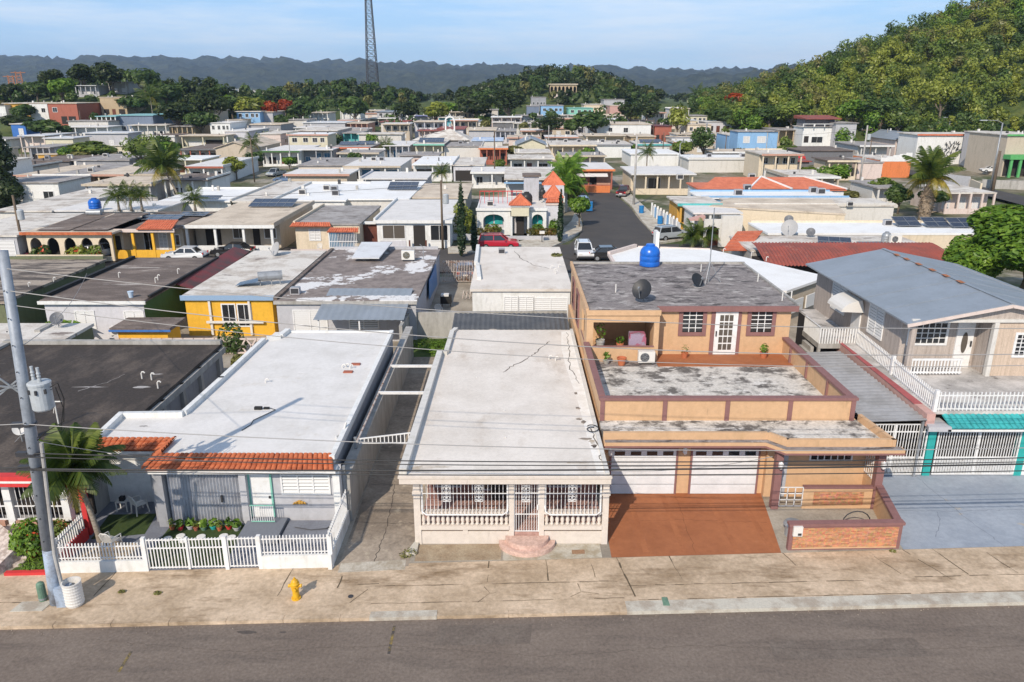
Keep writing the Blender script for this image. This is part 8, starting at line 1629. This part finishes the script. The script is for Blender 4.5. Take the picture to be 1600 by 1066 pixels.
# radio tower
g=Vector((-80.8,470,float(zt(-80.8,470))));tw=T('radio_tower','tall dark lattice radio tower rising behind the woods','tower',g);H_=66-g.z+3;hw=lambda z:3.4-1.9*(z/H_)
for sx,sy in((-1,-1),(1,-1),(1,1),(-1,1)):MB().bar(g+Vector((sx*hw(0),sy*hw(0),-2)),g+Vector((sx*hw(H_),sy*hw(H_),H_)),.4).build('leg',DKM,tw)
nb=17
for k in range(nb):
 z0,z1=H_*k/nb,H_*(k+1)/nb;m=MB()
 C_=lambda s,z:g+Vector((s[0]*hw(z),s[1]*hw(z),z))
 for a,b in(((-1,-1),(1,-1)),((1,-1),(1,1)),((1,1),(-1,1)),((-1,1),(-1,-1))):m.bar(C_(a,z0),C_(b,z1),.16);m.bar(C_(b,z0),C_(a,z1),.16);m.bar(C_(a,z1),C_(b,z1),.16)
 m.build('bracing',DKM,tw)
for k in range(6):a=k*1.047;MB().bar(g+Vector((2.4*math.cos(a),2.4*math.sin(a),H_-2.6)),g+Vector((2.4*math.cos(a),2.4*math.sin(a),H_+.4)),.5,.3).build('antenna_panel',GALV,tw)
MB()._lathe([(2.5,H_-2.3),(2.5,H_-2.1)],g,10).build('platform',DKM,tw);MB().bar(g+Vector((-2.4,0,H_-1)),g+Vector((2.4,0,H_-1)),.25).build('antenna_boom',DKM,tw)
for(px,pb,top,lb)in((20,160,118,'left pylon frame on the hill at the left edge'),(33,160,112,'right pylon frame on the hill at the left edge')):
 y=420;r0,r1=ray(px,140),ray(px,top);x=r0.x/r0.y*y;z0,z1=CH+r0.z/r0.y*y,CH+r1.z/r1.y*y;gz=float(zt(x,y));t=T('pylon',lb,'pylon',(x,y,gz));m=MB();w_=2.4
 for s in(-1,1):MB().bar((x+s*w_,y,gz),(x+s*w_*.55,y,z1),.3).build('leg',RUST,t)
 for k in range(6):a,b=z0+(z1-z0)*k/6,z0+(z1-z0)*(k+1)/6;m.bar((x-w_*.7,y,a),(x+w_*.7,y,b),.2);m.bar((x+w_*.7,y,a),(x-w_*.7,y,b),.2)
 m.bar((x-w_*1.6,y,z1-.5),(x+w_*1.6,y,z1-.5),.3);m.build('bracing',RUST,t)
g=on(62,150);tank(g.x,g.y,g.z+4,'pale tank standing above the trees on the left hill',r=1.6,h=3.6,m=CREAM)
# ================================================================== street things
hq=at(463,935,0);hy=T('fire_hydrant','yellow fire hydrant standing on the tan pavement','fire hydrant',(hq.x,hq.y,0));c=(hq.x,hq.y,0)
MB()._lathe([(.17,0),(.17,.05),(.12,.07),(.115,.42),(.15,.44),(.15,.49),(.12,.51),(.118,.58),(.16,.60),(.16,.64),(.14,.66),(.12,.73),(.07,.79),(.035,.80),(.035,.86),(.0,.865)],c,18).build('barrel',HYD,hy,smooth=False)
m=MB();m.tube([c+Vector((0,0,.5))if False else(c[0]-.2,c[1],.53),(c[0]+.2,c[1],.53)],.055,10);m.build('side_nozzles',HYD,hy);MB().tube([(c[0],c[1]-.19,.47),(c[0],c[1],.47)],.075,12).build('front_nozzle',HYD,hy)
for s in(-1,1):MB().tube([(c[0]+s*.2,c[1],.53),(c[0]+s*.235,c[1],.53)],.068,6).build('nozzle_cap',HYD,hy)
m=MB()
for k in range(8):m.tube([(c[0]+.145*math.cos(k*.785),c[1]+.145*math.sin(k*.785),.04),(c[0]+.145*math.cos(k*.785),c[1]+.145*math.sin(k*.785),.075)],.018,6)
m.build('flange_bolts',HYD,hy)
q=at(118,944,0);b_=T('trash_bin','white ribbed plastic drum used as a trash bin beside the pole','trash bin',q);pr=[(.27,0),(.29,.03)]
for k in range(7):z=.08+k*.115;pr+=[(.30,z),(.312,z+.03),(.30,z+.06)]
pr+=[(.305,.88),(.32,.9),(.32,.93),(.275,.93),(.27,.3),(.01,.28)]
MB()._lathe(pr,(q.x,q.y,0),24).build('drum',WPLAS,b_)
q=at(68,938,0);b_=T('utility_box','small green dome topped utility pedestal beside the steel pole','utility box',q);MB()._lathe([(.13,0),(.14,.05),(.14,.62),(.125,.7),(.07,.75),(.01,.76)],(q.x,q.y,0),14).build('body',GREENU,b_,smooth=False);MB()._lathe([(.148,.08),(.148,.14)],(q.x,q.y,0),14).build('band',GALV,b_)
q=at(50,948,0);MB().prism([(q.x-.6,q.y-.3),(q.x+.5,q.y-.25),(q.x+.6,q.y+.3),(q.x-.5,q.y+.25)],.001,.02).thing('access_cover',KERB,'grey concrete access cover in the pavement left of the pole','cover')
for i,(px,py,lb)in enumerate(((246,928,'small grass tuft in a crack of the left pavement'),(190,926,'small grass tuft in a crack nearer the trash drum'),(105,922,'weed tuft at the foot of the white garden wall'),(1395,862,'weed tuft at the corner of the blue grey driveway'))):
 q=at(px,py,0);leaf_obj('weed',[((q.x,q.y,.04),(.14,.09,.05))],50,.05,LF_OL,label=lb,cat='weeds',kind='stuff')
q=at(548,932,.002);m=MB()._lathe([(.1,0),(.1,.012)],(q.x,q.y,0),14);m.thing('valve_cover',DKM,'small round valve cover in the pavement right of the hydrant','cover')
# ================================================================== vehicles
def car(x,y,z,rz,colr,label,kind='suv'):
 t=T('car',label,'car' if kind!='pickup' else 'pickup',(0,0,0),None,local=True,rz=rz);L=dict(suv=4.6,sedan=4.5,pickup=5.4,van=5.0)[kind];W=.9
 if kind=='sedan':low=[(-.5,.35),(-.5,.75),(-.46,.92),(-.3,.98),(.18,.95),(.42,.86),(.5,.68),(.5,.35)];cab=[(-.36,.95),(-.24,1.42),(.05,1.44),(.22,.95)]
 elif kind=='pickup':low=[(-.5,.45),(-.5,1.05),(-.05,1.08),(.22,1.08),(.44,1.02),(.5,.85),(.5,.45)];cab=[(-.06,1.06),(-.02,1.72),(.16,1.74),(.28,1.06)]
 else:low=[(-.5,.4),(-.5,.95),(-.48,1.05),(.2,1.05),(.44,.95),(.5,.75),(.5,.4)];cab=[(-.48,1.03),(-.43,1.62),(.06,1.66),(.24,1.03)]
 b=MB();n=len(low);ws=lambda z:W*(.97 if z<.5 else 1.0 if z<.9 else .93)
 for s in(-1,1):b.v+=[(s*ws(zz),xx*L,zz)for xx,zz in low]
 b.f+=[tuple(range(n))[::1],tuple(range(n,2*n))[::-1]]+[(i,n+i,n+(i+1)%n,(i+1)%n)for i in range(n)];body=b.build('body',CARC[colr],t)
 c=MB();k=len(cab);wt=lambda z:W*(.90 if z<1.2 else .74)
 for s in(-1,1):c.v+=[(s*wt(zz),xx*L,zz)for xx,zz in cab]
 c.f+=[tuple(range(k)),tuple(range(k,2*k))[::-1]]+[(i,k+i,k+(i+1)%k,(i+1)%k)for i in range(k)];c.build('glasshouse',PANE,t)
 r=MB();(x1_,z1_),(x2_,z2_)=cab[1],cab[2];r.prism([(-W*.75,x1_*L-.03),(W*.75,x1_*L-.03),(W*.75,x2_*L+.03),(-W*.75,x2_*L+.03)],[z1_-.03,z1_-.03,z2_-.03,z2_-.03],[z1_+.05,z1_+.05,z2_+.05,z2_+.05])
 for s in(-1,1):
  for(i,j)in((0,1),(2,3)):a,q=cab[i],cab[j];r.bar((s*wt(a[1])*1.0,a[0]*L,a[1]),(s*wt(q[1])*1.0,q[0]*L,q[1]),.09)
  xm=(cab[0][0]+cab[3][0])/2*L;r.bar((s*W*.90,xm,1.0),(s*W*.745,xm,z1_),.1,.05)
 r.build('roof',CARC[colr],t)
 for s in(-1,1):
  for yy in(-.31,.31):
   w_=MB();w_.tube([(s*(W-.2),yy*L,.33),(s*(W+.01),yy*L,.33)],.34,16);wh=w_.build('wheel',BLK,t);MB().tube([(s*(W+.0),yy*L,.33),(s*(W+.02),yy*L,.33)],.2,12).build('rim',GALV,wh)
  MB().box(s*W*.6-.16,s*W*.6+.16,L*.5-.05,L*.5+.015,.68,.82).build('headlight',WPLAS,t);MB().box(s*W*.78-.12,s*W*.78+.12,-L*.5-.015,-L*.5+.05,.78,.98).build('tail_light',REDP,t)
  MB().box(s*W*.98,s*(W+.2),L*.16,L*.16+.14,1.0,1.14).build('mirror',CARC[colr],t)
 MB().box(-W*.95,W*.95,L*.5-.06,L*.5+.06,.38,.58).build('bumper',DKM,t);MB().box(-W*.95,W*.95,-L*.5-.06,-L*.5+.06,.4,.6).build('bumper',DKM if kind!='pickup' else GALV,t);MB().box(-.26,.26,-L*.5-.07,-L*.5-.05,.62,.76).build('licence_plate',WPLAS,t)
 if kind=='pickup':MB().box(-W*.8,W*.8,-L*.47,-L*.1,1.081,1.09).build('bed',BLK,t)
 if kind=='suv':
  for s in(-1,1):MB().bar((s*W*.62,cab[1][0]*L+.2,z1_+.1),(s*W*.62,cab[2][0]*L-.2,z2_+.1),.04).build('roof_rail',DKM,t)
 t.location=(x,y,z);return t
def CAR(px,pb,rz,c,lb,kind='suv',z=0):g=at(px,pb,z)if pb>285 else on(px,pb);return car(g.x,g.y,g.z if pb<=285 else z,R(rz),c,lb,kind)
CAR(779,388,-90,'red','bright red suv parked by the clipped hedge','suv',-.1);CAR(912,402,180,'white','white suv coming nose first down the curved street','suv',-.1);CAR(1049,374,-68,'silver','silver crossover parked beyond the white fin wall','suv',-.1)
CAR(974,306,-18,'maroon','maroon pickup parked at the street bend','pickup',-.1);CAR(911,323,0,'white','small white car behind the round street tree','suv',-.1);CAR(908,293,-150,'silver','pale jeep like car before the orange garden wall','suv',-.1)
CAR(952,406,-90,'black','dark car half hidden behind the wedge roof','sedan',-.1);CAR(42,404,30,'maroon','dusky maroon sedan beside the wooden transformer pole','sedan',-.1);CAR(160,403,-25,'silver','silver hatchback beside the arcade house','suv',-.1);CAR(290,407,90,'white','white sedan behind the dark weathered roof','sedan',-.1);CAR(365,400,90,'black','dark sedan behind the red awning','sedan',-.1)
CAR(432,276,165,'silver','grey pickup on the left side street','pickup');CAR(446,285,90,'blue','dark blue car half hidden on the left side street','sedan');car(-4.6,73.6,-.1,R(5),'blue','blue grey car behind the tall yard gate','sedan')
g=on(728,284);car(g.x-.5,g.y+3.0,g.z+.1,R(180),'blue','car parked inside the arched garage','sedan');g=on(1580,275);car(g.x-2,g.y+4,g.z+.3,R(80),'white','white car parked under the green post carport','sedan');
CAR(1075,250,60,'white','white car among the trees near the lamp post','sedan')
# ================================================================== haze
hb=MB().box(-4550,4550,-60,5700,-42,262);hz=hb.struct('haze',None,kind='stuff');hm=bpy.data.materials.new('haze');hm.use_nodes=True;n=hm.node_tree.nodes
for x in list(n):n.remove(x)
out=n.new('ShaderNodeOutputMaterial');pv=n.new('ShaderNodeVolumePrincipled');pv.inputs['Density'].default_value=1.25e-4;pv.inputs['Color'].default_value=(.58,.74,1.0,1);pv.inputs['Anisotropy'].default_value=.3
hm.node_tree.links.new(pv.outputs[0],out.inputs['Volume']);hz.data.materials.append(hm)
